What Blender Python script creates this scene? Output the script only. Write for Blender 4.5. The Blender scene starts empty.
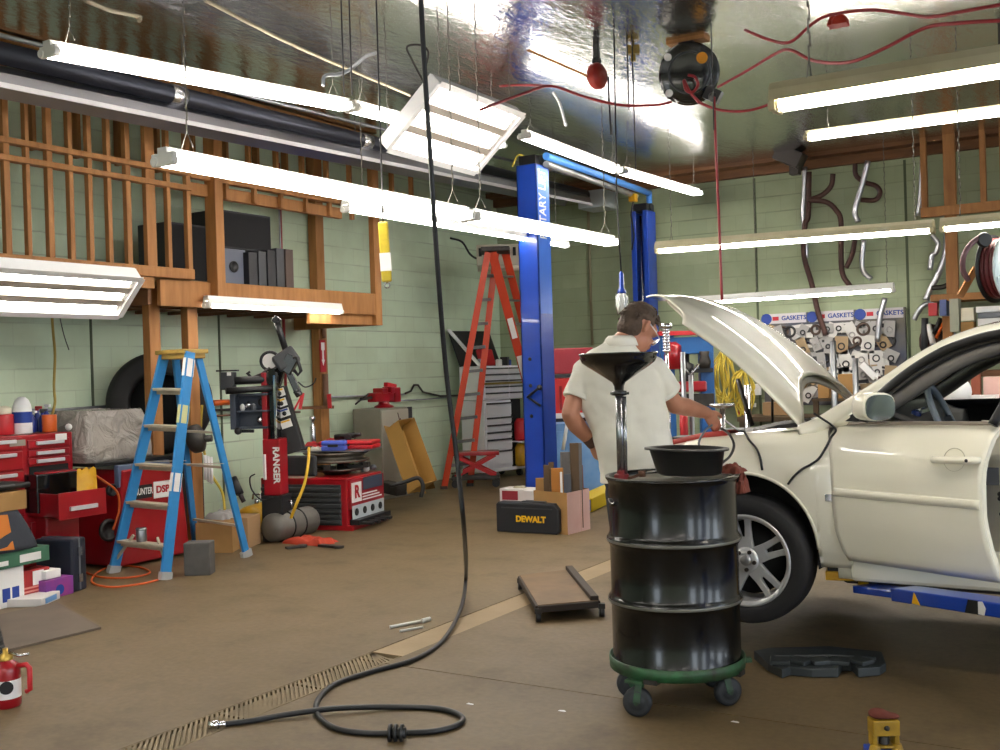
import bpy, bmesh, math, random
from mathutils import Vector, Matrix, Euler, noise
V = Vector
PI = math.pi
random.seed(7)
SC = bpy.context.scene
COL = SC.collection
# ---------------------------------------------------------------- camera
TH = math.radians(31.4); RO = 0.030; PT = 0.0052; F = 1066.0; EYE = V((0, 0, 1.5))
r_ = V((math.cos(TH), math.sin(TH), 0)); d_ = V((-math.sin(TH), math.cos(TH), 0)); z_ = V((0, 0, 1))
FW = d_ * math.cos(PT) - z_ * math.sin(PT); UP = z_ * math.cos(PT) + d_ * math.sin(PT)
CX = r_ * math.cos(RO) - UP * math.sin(RO); CY = r_ * math.sin(RO) + UP * math.cos(RO)
cam = bpy.data.cameras.new('camera'); co = bpy.data.objects.new('camera', cam); COL.objects.link(co)
cam.sensor_width = 36; cam.lens = 36 * F / 1000; cam.clip_start = 0.05; cam.clip_end = 200
m = Matrix.Identity(4)
for i in range(3):
    m[i][0] = CX[i]; m[i][1] = CY[i]; m[i][2] = -FW[i]; m[i][3] = EYE[i]
co.matrix_world = m; SC.camera = co
def ray(px, py): return FW + CX * ((px - 500) / F) + CY * ((375 - py) / F)
def at(px, py, t): return EYE + ray(px, py) * t          # a point t metres in front of the camera
def onz(px, py, z=0.0):
    d = ray(px, py); return EYE + d * ((z - EYE.z) / d.z)
def onx(px, py, x):
    d = ray(px, py); return EYE + d * (x / d.x)
def ony(px, py, y):
    d = ray(px, py); return EYE + d * (y / d.y)
# ---------------------------------------------------------------- materials
def lin(c):
    if isinstance(c, str):
        c = [int(c[i:i + 2], 16) / 255 for i in (0, 2, 4)]
    return tuple((x / 12.92 if x <= .04045 else ((x + .055) / 1.055) ** 2.4) for x in c)
MATS = {}
def mat(name, c, rough=.5, metal=0., c2=None, var=0., sc=6., bump=0., bsc=40., coat=0., spec=.5, stretch=None, detail=4):
    """principled material; c2/var blend a second colour by noise, bump adds fine relief"""
    if name in MATS: return MATS[name]
    M = bpy.data.materials.new(name); M.use_nodes = True; nt = M.node_tree; N = nt.nodes; L = nt.links
    p = N['Principled BSDF']; c = lin(c)
    p.inputs['Base Color'].default_value = (*c, 1); p.inputs['Roughness'].default_value = rough
    p.inputs['Metallic'].default_value = metal; p.inputs['Coat Weight'].default_value = coat
    p.inputs['Specular IOR Level'].default_value = spec
    if var or bump:
        tc = N.new('ShaderNodeTexCoord'); mp = N.new('ShaderNodeMapping'); L.new(tc.outputs['Object'], mp.inputs[0])
        if stretch: mp.inputs['Scale'].default_value = stretch
    if var:
        n = N.new('ShaderNodeTexNoise'); n.inputs['Scale'].default_value = sc; n.inputs['Detail'].default_value = detail; L.new(mp.outputs[0], n.inputs[0])
        r = N.new('ShaderNodeValToRGB'); r.color_ramp.elements[0].position = .5 - .28; r.color_ramp.elements[1].position = .5 + .28
        c2 = lin(c2) if c2 else tuple(x * (1 - var) for x in c)
        r.color_ramp.elements[0].color = (*c, 1)
        r.color_ramp.elements[1].color = (*[a + (b - a) * (1 if var == 0 else min(1, var if c2 is None else 1)) for a, b in zip(c, c2)], 1)
        L.new(n.outputs[0], r.inputs[0]); L.new(r.outputs[0], p.inputs['Base Color'])
    if bump:
        n = N.new('ShaderNodeTexNoise'); n.inputs['Scale'].default_value = bsc; n.inputs['Detail'].default_value = 3; L.new(mp.outputs[0], n.inputs[0])
        b = N.new('ShaderNodeBump'); b.inputs['Strength'].default_value = bump; b.inputs['Distance'].default_value = .01
        L.new(n.outputs[0], b.inputs['Height']); L.new(b.outputs[0], p.inputs['Normal'])
    MATS[name] = M; return M
def emis(name, c, s):
    if name in MATS: return MATS[name]
    M = bpy.data.materials.new(name); M.use_nodes = True; nt = M.node_tree
    p = nt.nodes['Principled BSDF']; p.inputs['Base Color'].default_value = (.8, .8, .8, 1)
    p.inputs['Emission Color'].default_value = (*lin(c), 1); p.inputs['Emission Strength'].default_value = s
    MATS[name] = M; return M
def glass(name, c='ffffff', rough=.02, mixf=.12, alpha=None):
    """thin sheet glass: mostly see-through with a mirror sheen"""
    if name in MATS: return MATS[name]
    M = bpy.data.materials.new(name); M.use_nodes = True; nt = M.node_tree; N = nt.nodes; L = nt.links
    N.remove(N['Principled BSDF']); o = N['Material Output']
    t = N.new('ShaderNodeBsdfTransparent'); t.inputs[0].default_value = (*lin(c), 1)
    g = N.new('ShaderNodeBsdfGlossy'); g.inputs['Roughness'].default_value = rough
    mx = N.new('ShaderNodeMixShader'); fr = N.new('ShaderNodeLayerWeight'); fr.inputs['Blend'].default_value = mixf
    L.new(fr.outputs['Fresnel'], mx.inputs[0]); L.new(t.outputs[0], mx.inputs[1]); L.new(g.outputs[0], mx.inputs[2]); L.new(mx.outputs[0], o.inputs[0])
    MATS[name] = M; return M
# ---------------------------------------------------------------- mesh builder
def basis(d):
    d = d.normalized(); a = V((0, 0, 1)) if abs(d.z) < .9 else V((1, 0, 0))
    x = a.cross(d).normalized(); return x, d.cross(x).normalized(), d
class B:
    def __init__(s): s.b = bmesh.new(); s.mi = 0; s.M = Matrix.Identity(4)
    def v(s, p): return s.b.verts.new(s.M @ V(p))
    def f(s, vs, sm=False):
        try: f = s.b.faces.new(vs)
        except ValueError: return None
        f.material_index = s.mi; f.smooth = sm; return f
    def box(s, c, size, rz=0, R=None):
        R = R if R is not None else Matrix.Rotation(rz, 3, 'Z'); c = V(c); h = V(size) / 2
        p = [s.v(c + R @ V((x * h.x, y * h.y, z * h.z))) for z in (-1, 1) for y in (-1, 1) for x in (-1, 1)]
        for q in ((0, 2, 3, 1), (4, 5, 7, 6), (0, 1, 5, 4), (2, 6, 7, 3), (0, 4, 6, 2), (1, 3, 7, 5)): s.f([p[i] for i in q])
        return s
    def bb(s, lo, hi):
        lo = V(lo); hi = V(hi); return s.box((lo + hi) / 2, hi - lo)
    def beam(s, p0, p1, w, h, up=None):
        """a bar of section w x h between two points"""
        p0 = V(p0); p1 = V(p1); d = (p1 - p0)
        z = V(up) if up is not None else (V((0, 0, 1)) if abs(d.normalized().z) < .95 else V((0, 1, 0)))
        d = d.normalized(); x = d.cross(z).normalized(); z = x.cross(d)
        q = []
        for p in (p0, p1):
            for a, c in ((-1, -1), (1, -1), (1, 1), (-1, 1)): q.append(s.v(p + x * (a * w / 2) + z * (c * h / 2)))
        for k in range(4): s.f([q[k], q[(k + 1) % 4], q[4 + (k + 1) % 4], q[4 + k]])
        s.f(q[:4][::-1]); s.f(q[4:]); return s
    def ring(s, c, x, y, r, n, ry=None): 
        ry = r if ry is None else ry
        return [s.v(c + x * (r * math.cos(2 * PI * k / n)) + y * (ry * math.sin(2 * PI * k / n))) for k in range(n)]
    def skinr(s, rings, cap=True, sm=True, closed=False):
        n = len(rings[0])
        pr = list(zip(rings, rings[1:])) + ([(rings[-1], rings[0])] if closed else [])
        for a, c in pr:
            for k in range(n): s.f([a[k], a[(k + 1) % n], c[(k + 1) % n], c[k]], sm)
        if cap and not closed: s.f(rings[0][::-1]); s.f(rings[-1])
        return s
    def cyl(s, p0, p1, r, r2=None, n=16, cap=True, sm=True):
        p0 = V(p0); p1 = V(p1); x, y, d = basis(p1 - p0); r2 = r if r2 is None else r2
        return s.skinr([s.ring(p0, x, y, r, n), s.ring(p1, x, y, r2, n)], cap, sm)
    def tube(s, pts, r, n=8, closed=False, cap=True):
        """round section swept along a path; r may be a list"""
        pts = [V(p) for p in pts]; m = len(pts); rr = r if isinstance(r, (list, tuple)) else [r] * m; R = []; px = None
        for i, p in enumerate(pts):
            a = pts[(i - 1) % m] if (i or closed) else p; c = pts[(i + 1) % m] if (i < m - 1 or closed) else p
            d = (c - a).normalized() if (c - a).length > 1e-9 else V((0, 0, 1))
            if px is None: x, y, _ = basis(d)
            else:
                x = (px - d * px.dot(d)); x = x.normalized() if x.length > 1e-6 else basis(d)[0]; y = d.cross(x).normalized()
            px = x; R.append(s.ring(p, x, y, rr[i], n))
        return s.skinr(R, cap, True, closed)
    def lathe(s, prof, o=(0, 0, 0), ax=(0, 0, 1), n=32, sm=True, cap=True):
        """profile [(radius, height)] turned about an axis"""
        o = V(o); x, y, d = basis(V(ax)); R = []
        for r, h in prof: R.append(s.ring(o + d * h, x, y, max(r, 1e-4), n))
        return s.skinr(R, cap, sm)
    def sph(s, c, r, n=16, R=None):
        r = V((r, r, r)) if not hasattr(r, '__len__') else V(r); c = V(c); m = n // 2
        R = R if R is not None else Matrix.Identity(3); rows = []
        for i in range(1, m):
            a = PI * i / m
            rows.append([s.v(c + R @ V((r.x * math.sin(a) * math.cos(2 * PI * k / n), r.y * math.sin(a) * math.sin(2 * PI * k / n), -r.z * math.cos(a)))) for k in range(n)])
        s.skinr(rows, False)
        a = s.v(c + R @ V((0, 0, -r.z))); e = s.v(c + R @ V((0, 0, r.z)))
        for k in range(n): s.f([a, rows[0][(k + 1) % n], rows[0][k]], True); s.f([e, rows[-1][k], rows[-1][(k + 1) % n]], True)
        return s
    def prism(s, poly, o, x, y, depth):
        """2-D outline in axes x,y at o, pushed along x cross y by depth"""
        o = V(o); x = V(x).normalized(); y = V(y).normalized(); d = x.cross(y) * depth
        a = [s.v(o + x * p[0] + y * p[1]) for p in poly]; c = [s.v(o + x * p[0] + y * p[1] + d) for p in poly]; n = len(poly)
        s.f(a[::-1]); s.f(c)
        for k in range(n): s.f([a[k], a[(k + 1) % n], c[(k + 1) % n], c[k]])
        return s
    def torus(s, c, R, r, ax=(0, 0, 1), n=40, m=10, a0=0, a1=2 * PI):
        c = V(c); x, y, d = basis(V(ax)); full = abs(a1 - a0 - 2 * PI) < 1e-6
        k = n if full else n + 1
        return s.tube([c + x * (R * math.cos(a0 + (a1 - a0) * i / n)) + y * (R * math.sin(a0 + (a1 - a0) * i / n)) for i in range(k)], r, m, closed=full)
    def grid(s, P, sm=True, flip=False):
        rows = [[s.v(p) for p in row] for row in P]
        for a, c in zip(rows, rows[1:]):
            for k in range(len(a) - 1):
                q = [a[k], a[k + 1], c[k + 1], c[k]]; s.f(q[::-1] if flip else q, sm)
        return s
    def rag(s, c, w, l, h, seed=0, n=14):
        """a crumpled cloth: a closed, folded lump of soft outline"""
        c = V(c); rows = []
        for side in (1, -1):
            P = []
            for i in range(n + 1):
                row = []
                for j in range(n + 1):
                    u = i / n * 2 - 1; v = j / n * 2 - 1; e = max(0, 1 - max(abs(u), abs(v)) ** 3)
                    q = V((u * 1.9, v * 1.9, seed * 3.7)); a = noise.noise(q); bb = noise.noise(q * 2 + V((5, 5, 5)))
                    k = 1 + .35 * noise.noise(V((u * 2, v * 2, seed + 9.)))
                    z = (e ** .6) * h * (.62 + .45 * a + .22 * bb) if side > 0 else 0
                    row.append(c + V((u * w / 2 * k, v * l / 2 * k, z)))
                P.append(row)
            s.grid(P, True, side < 0)
        return s
def sgn(x): return (x > 0) - (x < 0)
def bez(p, n=10):
    """Catmull-Rom through points"""
    p = [V(q) for q in p]; o = []
    for i in range(len(p) - 1):
        a = p[i - 1] if i else p[0] * 2 - p[1]; b, c = p[i], p[i + 1]; e = p[i + 2] if i + 2 < len(p) else c * 2 - b
        for k in range(n):
            t = k / n; o.append(.5 * ((2 * b) + (c - a) * t + (2 * a - 5 * b + 4 * c - e) * t * t + (3 * b - a - 3 * c + e) * t ** 3))
    o.append(p[-1]); return o
def lerp(a, b, t): return a + (b - a) * t
def interp(xs, ys, x):
    if x <= xs[0]: return ys[0]
    for i in range(1, len(xs)):
        if x <= xs[i]: return lerp(ys[i - 1], ys[i], (x - xs[i - 1]) / (xs[i] - xs[i - 1]))
    return ys[-1]
# ---------------------------------------------------------------- objects
WM = {}
def wm(o): return WM.get(o.name, Matrix.Identity(4)) if o is not None else Matrix.Identity(4)
def thing(name, label, cat, loc=(0, 0, 0), rz=0, group=None):
    o = bpy.data.objects.new(name, None); COL.objects.link(o); o.empty_display_size = .1
    o.location = loc; o.rotation_euler = (0, 0, rz); o['label'] = label; o['category'] = cat
    if group: o['group'] = group
    WM[o.name] = Matrix.Translation(V(loc)) @ Matrix.Rotation(rz, 4, 'Z')
    return o
def obj(name, b, mats, parent=None, world=False, bev=0, sub=0, solid=0, seg=2, remesh=0, label=None, auto=True):
    """links the builder's mesh as ONE object (local coordinates of its thing, or world ones)"""
    bm = b.b
    if world and parent is not None: bm.transform(WM.get(root_of(parent).name, Matrix.Identity(4)).inverted())
    bmesh.ops.recalc_face_normals(bm, faces=bm.faces)
    me = bpy.data.meshes.new(name); bm.to_mesh(me); bm.free()
    for m_ in (mats if isinstance(mats, (list, tuple)) else [mats]): me.materials.append(m_)
    o = bpy.data.objects.new(name, me); COL.objects.link(o)
    if parent is not None: o.parent = parent
    if remesh:
        r = o.modifiers.new('remesh', 'REMESH'); r.mode = 'VOXEL'; r.voxel_size = remesh; r.use_smooth_shade = True
        c = o.modifiers.new('smooth', 'SMOOTH'); c.factor = .5; c.iterations = 4
    if solid:
        q = o.modifiers.new('solid', 'SOLIDIFY'); q.thickness = solid; q.offset = 0
    if bev:
        q = o.modifiers.new('bevel', 'BEVEL'); q.width = bev; q.segments = seg; q.limit_method = 'ANGLE'; q.angle_limit = math.radians(50)
    if sub:
        q = o.modifiers.new('sub', 'SUBSURF'); q.levels = q.render_levels = sub
    if label: o['label'] = label
    return o
def root_of(o):
    while o.parent is not None: o = o.parent
    return o
def one(name, b, mats, label, cat, group=None, **k):
    """a thing that is one mesh, built in world coordinates"""
    o = obj(name, b, mats, **k); o['label'] = label; o['category'] = cat
    if group: o['group'] = group
    # move the origin to the base of the mesh
    vs = [v.co for v in o.data.vertices]
    if vs:
        c = V((sum(v.x for v in vs) / len(vs), sum(v.y for v in vs) / len(vs), min(v.z for v in vs)))
        o.data.transform(Matrix.Translation(-c)); o.location = c
    return o
def struct(name, b, mats, **k):
    o = obj(name, b, mats, **k); o['kind'] = 'structure'; return o
def txt(s, size, o, x, y, m, parent, name='lettering', ext=.001, bold=0., align='CENTER', world=True, sx=1):
    """flat lettering on a surface: baseline centre o, reading along x, up along y"""
    cu = bpy.data.curves.new(name, 'FONT'); cu.body = s; cu.size = size; cu.extrude = ext; cu.offset = bold; cu.align_x = align; cu.align_y = 'CENTER'
    cu.resolution_u = 3; cu.materials.append(m)
    tmp = bpy.data.objects.new('tmp_text', cu); COL.objects.link(tmp); dg = bpy.context.evaluated_depsgraph_get()
    me = bpy.data.meshes.new_from_object(tmp.evaluated_get(dg)); me.name = name
    bpy.data.objects.remove(tmp); bpy.data.curves.remove(cu)
    if not me.materials: me.materials.append(m)
    ob = bpy.data.objects.new(name, me); COL.objects.link(ob)
    x = V(x).normalized(); y = V(y).normalized(); z = x.cross(y).normalized(); y = z.cross(x)
    M = Matrix(((x.x * sx, y.x, z.x, o[0]), (x.y * sx, y.y, z.y, o[1]), (x.z * sx, y.z, z.z, o[2]), (0, 0, 0, 1)))
    if parent is not None:
        ob.parent = parent
        if world: M = WM.get(root_of(parent).name, Matrix.Identity(4)).inverted() @ M
    ob.matrix_local = M
    return ob
def copy_tree(o, parent=None):
    c = o.copy(); COL.objects.link(c)
    if parent is not None: c.parent = parent
    for ch in [q for q in bpy.data.objects if q.parent == o]: copy_tree(ch, c)
    return c
# ================================================================ shared materials
XL, YB, ZC = -8.4, 13.8, 4.1; XR, YF = 7.0, -4.5
wood = mat('fir', 'b07a44', .65, c2='8a5a2c', var=1, sc=3, stretch=(6, 6, .8), bump=.15, bsc=30)
wood_d = mat('fir_dark', '7c5230', .7, c2='5a3a22', var=1, sc=3, stretch=(1, 6, 6))
steel = mat('steel', 'c8c8cc', .25, 1.); chrome = mat('chrome', 'e8e8ee', .08, 1.)
galv = mat('galvanised', 'a8abb0', .38, .9, c2='8a8d92', var=1, sc=8)
iron = mat('iron', '4a4744', .55, .6, c2='2e2b29', var=1, sc=10)
blackp = mat('black_plastic', '141416', .45); blackg = mat('black_gloss', '0b0b0d', .18, coat=.6)
rubber = mat('rubber', '1b1a1b', .75, bump=.1, bsc=60); dark = mat('dark', '0a0a0b', .8)
white = mat('white_paint', 'ececec', .4); cream = mat('cream', 'e4dcc4', .5)
redp = mat('red_paint', 'a81420', .28, c2='8c0f1a', var=1, sc=4, coat=.4); redl = mat('red_plastic', 'c02028', .4)
bluep = mat('blue_lift_paint', '1d49b8', .32, c2='153a98', var=1, sc=3, coat=.3)
yellowp = mat('yellow_paint', 'd8a818', .45, c2='b08010', var=1, sc=9)
card = mat('cardboard', 'a9814e', .85, c2='94703f', var=1, sc=5)
cardl = mat('cardboard_pale', 'd0aca4', .85, c2='c29c94', var=1, sc=5)
greyp = mat('grey_paint', '6c7076', .5, .2); dgrey = mat('dark_grey', '34363a', .5)
wht_l = mat('white_label', 'e8e6e4', .6); red_l = mat('red_ink', 'b01828', .6); blue_l = mat('blue_ink', '1c3c90', .6); yel_l = mat('yellow_ink', 'e8b410', .5); blk_l = mat('black_ink', '141414', .6)
ropey = mat('yellow_cable', 'c8b040', .6); orangec = mat('orange_cable', 'd05a20', .5)
redhose = mat('red_hose', '8c1c24', .45); blkhose = mat('black_hose', '15161a', .42)
# ---------------------------------------------------------------- block wall
def cmu(name, c1, c2, dirt, axis):
    M = bpy.data.materials.new(name); M.use_nodes = True; nt = M.node_tree; N = nt.nodes; L = nt.links; p = N['Principled BSDF']
    g = N.new('ShaderNodeNewGeometry'); s = N.new('ShaderNodeSeparateXYZ'); L.new(g.outputs['Position'], s.inputs[0])
    cb = N.new('ShaderNodeCombineXYZ'); L.new(s.outputs[axis], cb.inputs[0]); L.new(s.outputs[2], cb.inputs[1])
    br = N.new('ShaderNodeTexBrick'); L.new(cb.outputs[0], br.inputs[0])
    br.inputs['Scale'].default_value = 1; br.inputs['Brick Width'].default_value = .4064; br.inputs['Row Height'].default_value = .2032
    br.inputs['Mortar Size'].default_value = .006; br.inputs['Mortar Smooth'].default_value = .6; br.offset = .5
    br.inputs['Color1'].default_value = (*lin(c1), 1); br.inputs['Color2'].default_value = (*lin(c2), 1)
    br.inputs['Mortar'].default_value = (*[x * .88 for x in lin(c1)], 1)
    fz = N.new('ShaderNodeMath'); fz.operation = 'MULTIPLY'; L.new(s.outputs[2], fz.inputs[0]); fz.inputs[1].default_value = 1 / .2032
    ff = N.new('ShaderNodeMath'); ff.operation = 'FRACT'; L.new(fz.outputs[0], ff.inputs[0])
    pp = N.new('ShaderNodeMath'); pp.operation = 'PINGPONG'; L.new(ff.outputs[0], pp.inputs[0]); pp.inputs[1].default_value = .5
    mr = N.new('ShaderNodeMapRange'); L.new(pp.outputs[0], mr.inputs[0]); mr.inputs['From Min'].default_value = 0; mr.inputs['From Max'].default_value = .06; mr.inputs['To Min'].default_value = 1; mr.inputs['To Max'].default_value = 0
    jn = N.new('ShaderNodeTexNoise'); jn.inputs['Scale'].default_value = 1.3; L.new(g.outputs['Position'], jn.inputs[0])
    jm = N.new('ShaderNodeMapRange'); L.new(jn.outputs[0], jm.inputs[0]); jm.inputs['From Min'].default_value = .42; jm.inputs['From Max'].default_value = .65; jm.inputs['To Max'].default_value = .55
    jj = N.new('ShaderNodeMath'); jj.operation = 'MULTIPLY'; L.new(mr.outputs[0], jj.inputs[0]); L.new(jm.outputs[0], jj.inputs[1])
    jx = N.new('ShaderNodeMix'); jx.data_type = 'RGBA'; L.new(jj.outputs[0], jx.inputs['Factor']); L.new(br.outputs[0], jx.inputs['A']); jx.inputs['B'].default_value = (*[x * .4 for x in lin(dirt)], 1)
    n = N.new('ShaderNodeTexNoise'); n.inputs['Scale'].default_value = .8; n.inputs['Detail'].default_value = 6; n.inputs['Roughness'].default_value = .6; L.new(g.outputs['Position'], n.inputs[0])
    rp = N.new('ShaderNodeValToRGB'); rp.color_ramp.elements[0].position = .44; rp.color_ramp.elements[1].position = .8
    rp.color_ramp.elements[0].color = (0, 0, 0, 1); rp.color_ramp.elements[1].color = (.75, .75, .75, 1); L.new(n.outputs[0], rp.inputs[0])
    mx = N.new('ShaderNodeMix'); mx.data_type = 'RGBA'; L.new(rp.outputs[0], mx.inputs['Factor']); L.new(jx.outputs['Result'], mx.inputs['A']); mx.inputs['B'].default_value = (*lin(dirt), 1)
    L.new(mx.outputs['Result'], p.inputs['Base Color']); p.inputs['Roughness'].default_value = .7
    n2 = N.new('ShaderNodeTexNoise'); n2.inputs['Scale'].default_value = 45; L.new(g.outputs['Position'], n2.inputs[0])
    ad = N.new('ShaderNodeMath'); ad.operation = 'MULTIPLY_ADD'; L.new(n2.outputs[0], ad.inputs[0]); ad.inputs[1].default_value = .15
    iv = N.new('ShaderNodeMath'); iv.operation = 'SUBTRACT'; iv.inputs[0].default_value = 1; L.new(br.outputs['Fac'], iv.inputs[1]); L.new(iv.outputs[0], ad.inputs[2])
    bp = N.new('ShaderNodeBump'); bp.inputs['Strength'].default_value = .35; bp.inputs['Distance'].default_value = .006; L.new(ad.outputs[0], bp.inputs['Height']); L.new(bp.outputs[0], p.inputs['Normal'])
    return M
wall_mint = cmu('block_mint', 'cfe0c6', 'c8dabf', 'a8b296', 1)
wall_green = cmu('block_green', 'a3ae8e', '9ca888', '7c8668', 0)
# ---------------------------------------------------------------- floor
def floor_mat():
    M = bpy.data.materials.new('oily_concrete'); M.use_nodes = True; nt = M.node_tree; N = nt.nodes; L = nt.links; p = N['Principled BSDF']
    g = N.new('ShaderNodeNewGeometry')
    def nz(s, d=5, r=.55):
        n = N.new('ShaderNodeTexNoise'); n.inputs['Scale'].default_value = s; n.inputs['Detail'].default_value = d; n.inputs['Roughness'].default_value = r; L.new(g.outputs['Position'], n.inputs[0]); return n
    a = nz(.5, 6); rp = N.new('ShaderNodeValToRGB'); e = rp.color_ramp.elements
    e[0].position = .3; e[0].color = (*lin('5f4f34'), 1); e[1].position = .7; e[1].color = (*lin('6f5d40'), 1); L.new(a.outputs[0], rp.inputs[0])
    c = nz(2.2, 8, .65); r2 = N.new('ShaderNodeValToRGB'); e = r2.color_ramp.elements
    e[0].position = .54; e[0].color = (0, 0, 0, 1); e[1].position = .78; e[1].color = (.65, .65, .65, 1); L.new(c.outputs[0], r2.inputs[0])
    mx = N.new('ShaderNodeMix'); mx.data_type = 'RGBA'; L.new(r2.outputs[0], mx.inputs['Factor']); L.new(rp.outputs[0], mx.inputs['A']); mx.inputs['B'].default_value = (*lin('44382a'), 1)
    s = nz(30, 3); r3 = N.new('ShaderNodeMapRange'); r3.inputs['From Min'].default_value = .3; r3.inputs['From Max'].default_value = .7; r3.inputs['To Min'].default_value = .86; r3.inputs['To Max'].default_value = 1.1; L.new(s.outputs[0], r3.inputs[0])
    ml = N.new('ShaderNodeMix'); ml.data_type = 'RGBA'; ml.blend_type = 'MULTIPLY'; ml.inputs['Factor'].default_value = 1; L.new(mx.outputs['Result'], ml.inputs['A']); L.new(r3.outputs[0], ml.inputs['B'])
    L.new(ml.outputs['Result'], p.inputs['Base Color'])
    rr = N.new('ShaderNodeMapRange'); L.new(c.outputs[0], rr.inputs[0]); rr.inputs['To Min'].default_value = .42; rr.inputs['To Max'].default_value = .72; L.new(rr.outputs[0], p.inputs['Roughness'])
    bp = N.new('ShaderNodeBump'); bp.inputs['Strength'].default_value = .25; bp.inputs['Distance'].default_value = .004; L.new(s.outputs[0], bp.inputs['Height']); L.new(bp.outputs[0], p.inputs['Normal'])
    return M
conc = floor_mat()
DX0, DX1 = -3.62, -3.41       # drain trench edges
JY = 4.36                     # control joint
b = B()
for x0, x1, jj_ in ((XL, DX0, 0), (DX1, XR, 1)):
    for y0, y1 in (((YF, JY - .004), (JY + .004, YB)) if jj_ else ((YF, YB),)): b.bb((x0, y0, -.12), (x1, y1, 0))
b.bb((XL, YF, -.2), (XR, YB, -.121))
struct('floor', b, conc)
b = B(); b.bb((DX0 + .004, 4.52, -.05), (DX1 - .004, YB - .2, -.002))
struct('trim_1', b, mat('plate_cover', '978263', .5, c2='85714f', var=1, sc=5, bump=.1))
b = B()
for i in range(118):
    y = .92 + i * .03; b.beam((DX0 + .012, y + .19 if y + .19 < 4.5 else 4.5, -.005), (DX1 - .012, y, -.005), .013, .008)
b.bb((DX0 + .006, .9, -.022), (DX1 - .006, 4.5, -.016))
b.bb((DX0 + .004, .88, -.03), (DX0 + .014, 4.5, 0)); b.bb((DX1 - .014, .88, -.03), (DX1 - .004, 4.5, 0))
for k in range(8): b.bb((DX0 + .01, .9 + k * .5, -.035), (DX1 - .01, .92 + k * .5, -.006))
one('drain_grate', b, mat('grate_iron', '8a7a5c', .6, .3, c2='6e6048', var=1, sc=9), 'slotted metal grate let into the concrete floor trench', 'floor grate')
# ---------------------------------------------------------------- walls
b = B(); b.bb((XL - .2, YF, 0), (XL, YB + .2, ZC)); struct('wall_left', b, wall_mint)
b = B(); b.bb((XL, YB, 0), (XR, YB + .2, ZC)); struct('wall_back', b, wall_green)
# right wall: two big open bay doors; front wall: one bay door behind the camera
b = B()
for y0, y1 in ((YF, -3.4), (-1.2, .6), (4.2, 5.4), (9.2, 10), (13., YB)): b.bb((XR, y0, 0), (XR + .2, y1, ZC))
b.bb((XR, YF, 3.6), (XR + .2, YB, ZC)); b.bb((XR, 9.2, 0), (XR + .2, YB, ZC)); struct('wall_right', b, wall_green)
b = B()
for x0, x1 in ((XL, -4.), (-2.5, XR),): b.bb((x0, YF - .2, 0), (x1, YF, ZC))
b.bb((XL, YF - .2, 2.6), (XR, YF, ZC)); struct('wall_front', b, wall_mint)
b = B(); b.bb((-40, -60, -.3), (60, YF - .2, -.13)); b.bb((XR + .2, YF - .2, -.3), (60, 40, -.13))
struct('ground', b, mat('asphalt_yard', '8c8a86', .9, var=.2, sc=2))
# wall seams
def seam(n, px, py, wall):
    p = onx(px, py, XL) if wall == 'l' else ony(px, py, YB)
    b = B()
    if wall == 'l': b.bb((XL, p.y - .012, 0), (XL + .008, p.y + .012, ZC - .15))
    else: b.bb((p.x - .015, YB - .008, 0), (p.x + .015, YB, ZC - .18))
    struct('trim_%d' % n, b, mat('joint_caulk', '4f5a44', .8))
for n, (px, py, w) in enumerate(((91, 345, 'l'), (219, 340, 'l'), (757, 280, 'b'), (907, 250, 'b'))): seam(2 + n, px, py, w)
# ---------------------------------------------------------------- foil ceiling
def foil():
    M = bpy.data.materials.new('foil_insulation'); M.use_nodes = True; nt = M.node_tree; N = nt.nodes; L = nt.links; p = N['Principled BSDF']
    p.inputs['Base Color'].default_value = (.66, .66, .64, 1); p.inputs['Metallic'].default_value = 1; p.inputs['Roughness'].default_value = .2
    g = N.new('ShaderNodeNewGeometry'); mp = N.new('ShaderNodeMapping'); mp.inputs['Scale'].default_value = (1, .45, 1); mp.inputs['Rotation'].default_value = (0, 0, .5); L.new(g.outputs['Position'], mp.inputs[0])
    a = N.new('ShaderNodeTexNoise'); a.inputs['Scale'].default_value = .9; a.inputs['Detail'].default_value = 2; L.new(mp.outputs[0], a.inputs[0])
    c = N.new('ShaderNodeTexNoise'); c.inputs['Scale'].default_value = 16; c.inputs['Detail'].default_value = 5; c.inputs['Distortion'].default_value = .6; L.new(mp.outputs[0], c.inputs[0])
    b1 = N.new('ShaderNodeBump'); b1.inputs['Strength'].default_value = 1; b1.inputs['Distance'].default_value = .07; L.new(a.outputs[0], b1.inputs['Height'])
    b2 = N.new('ShaderNodeBump'); b2.inputs['Strength'].default_value = .5; b2.inputs['Distance'].default_value = .012; L.new(c.outputs[0], b2.inputs['Height']); L.new(b1.outputs[0], b2.inputs['Normal']); L.new(b2.outputs[0], p.inputs['Normal'])
    return M
b = B(); b.bb((XL, YF, ZC), (XR, YB, ZC + .1)); struct('ceiling', b, foil())
b = B(); b.bb((XL, YB - .09, ZC - .16), (XR, YB, ZC)); b.bb((XL, YB - .3, ZC - .05), (XR, YB - .09, ZC)); struct('trim_6', b, wood_d)
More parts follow.
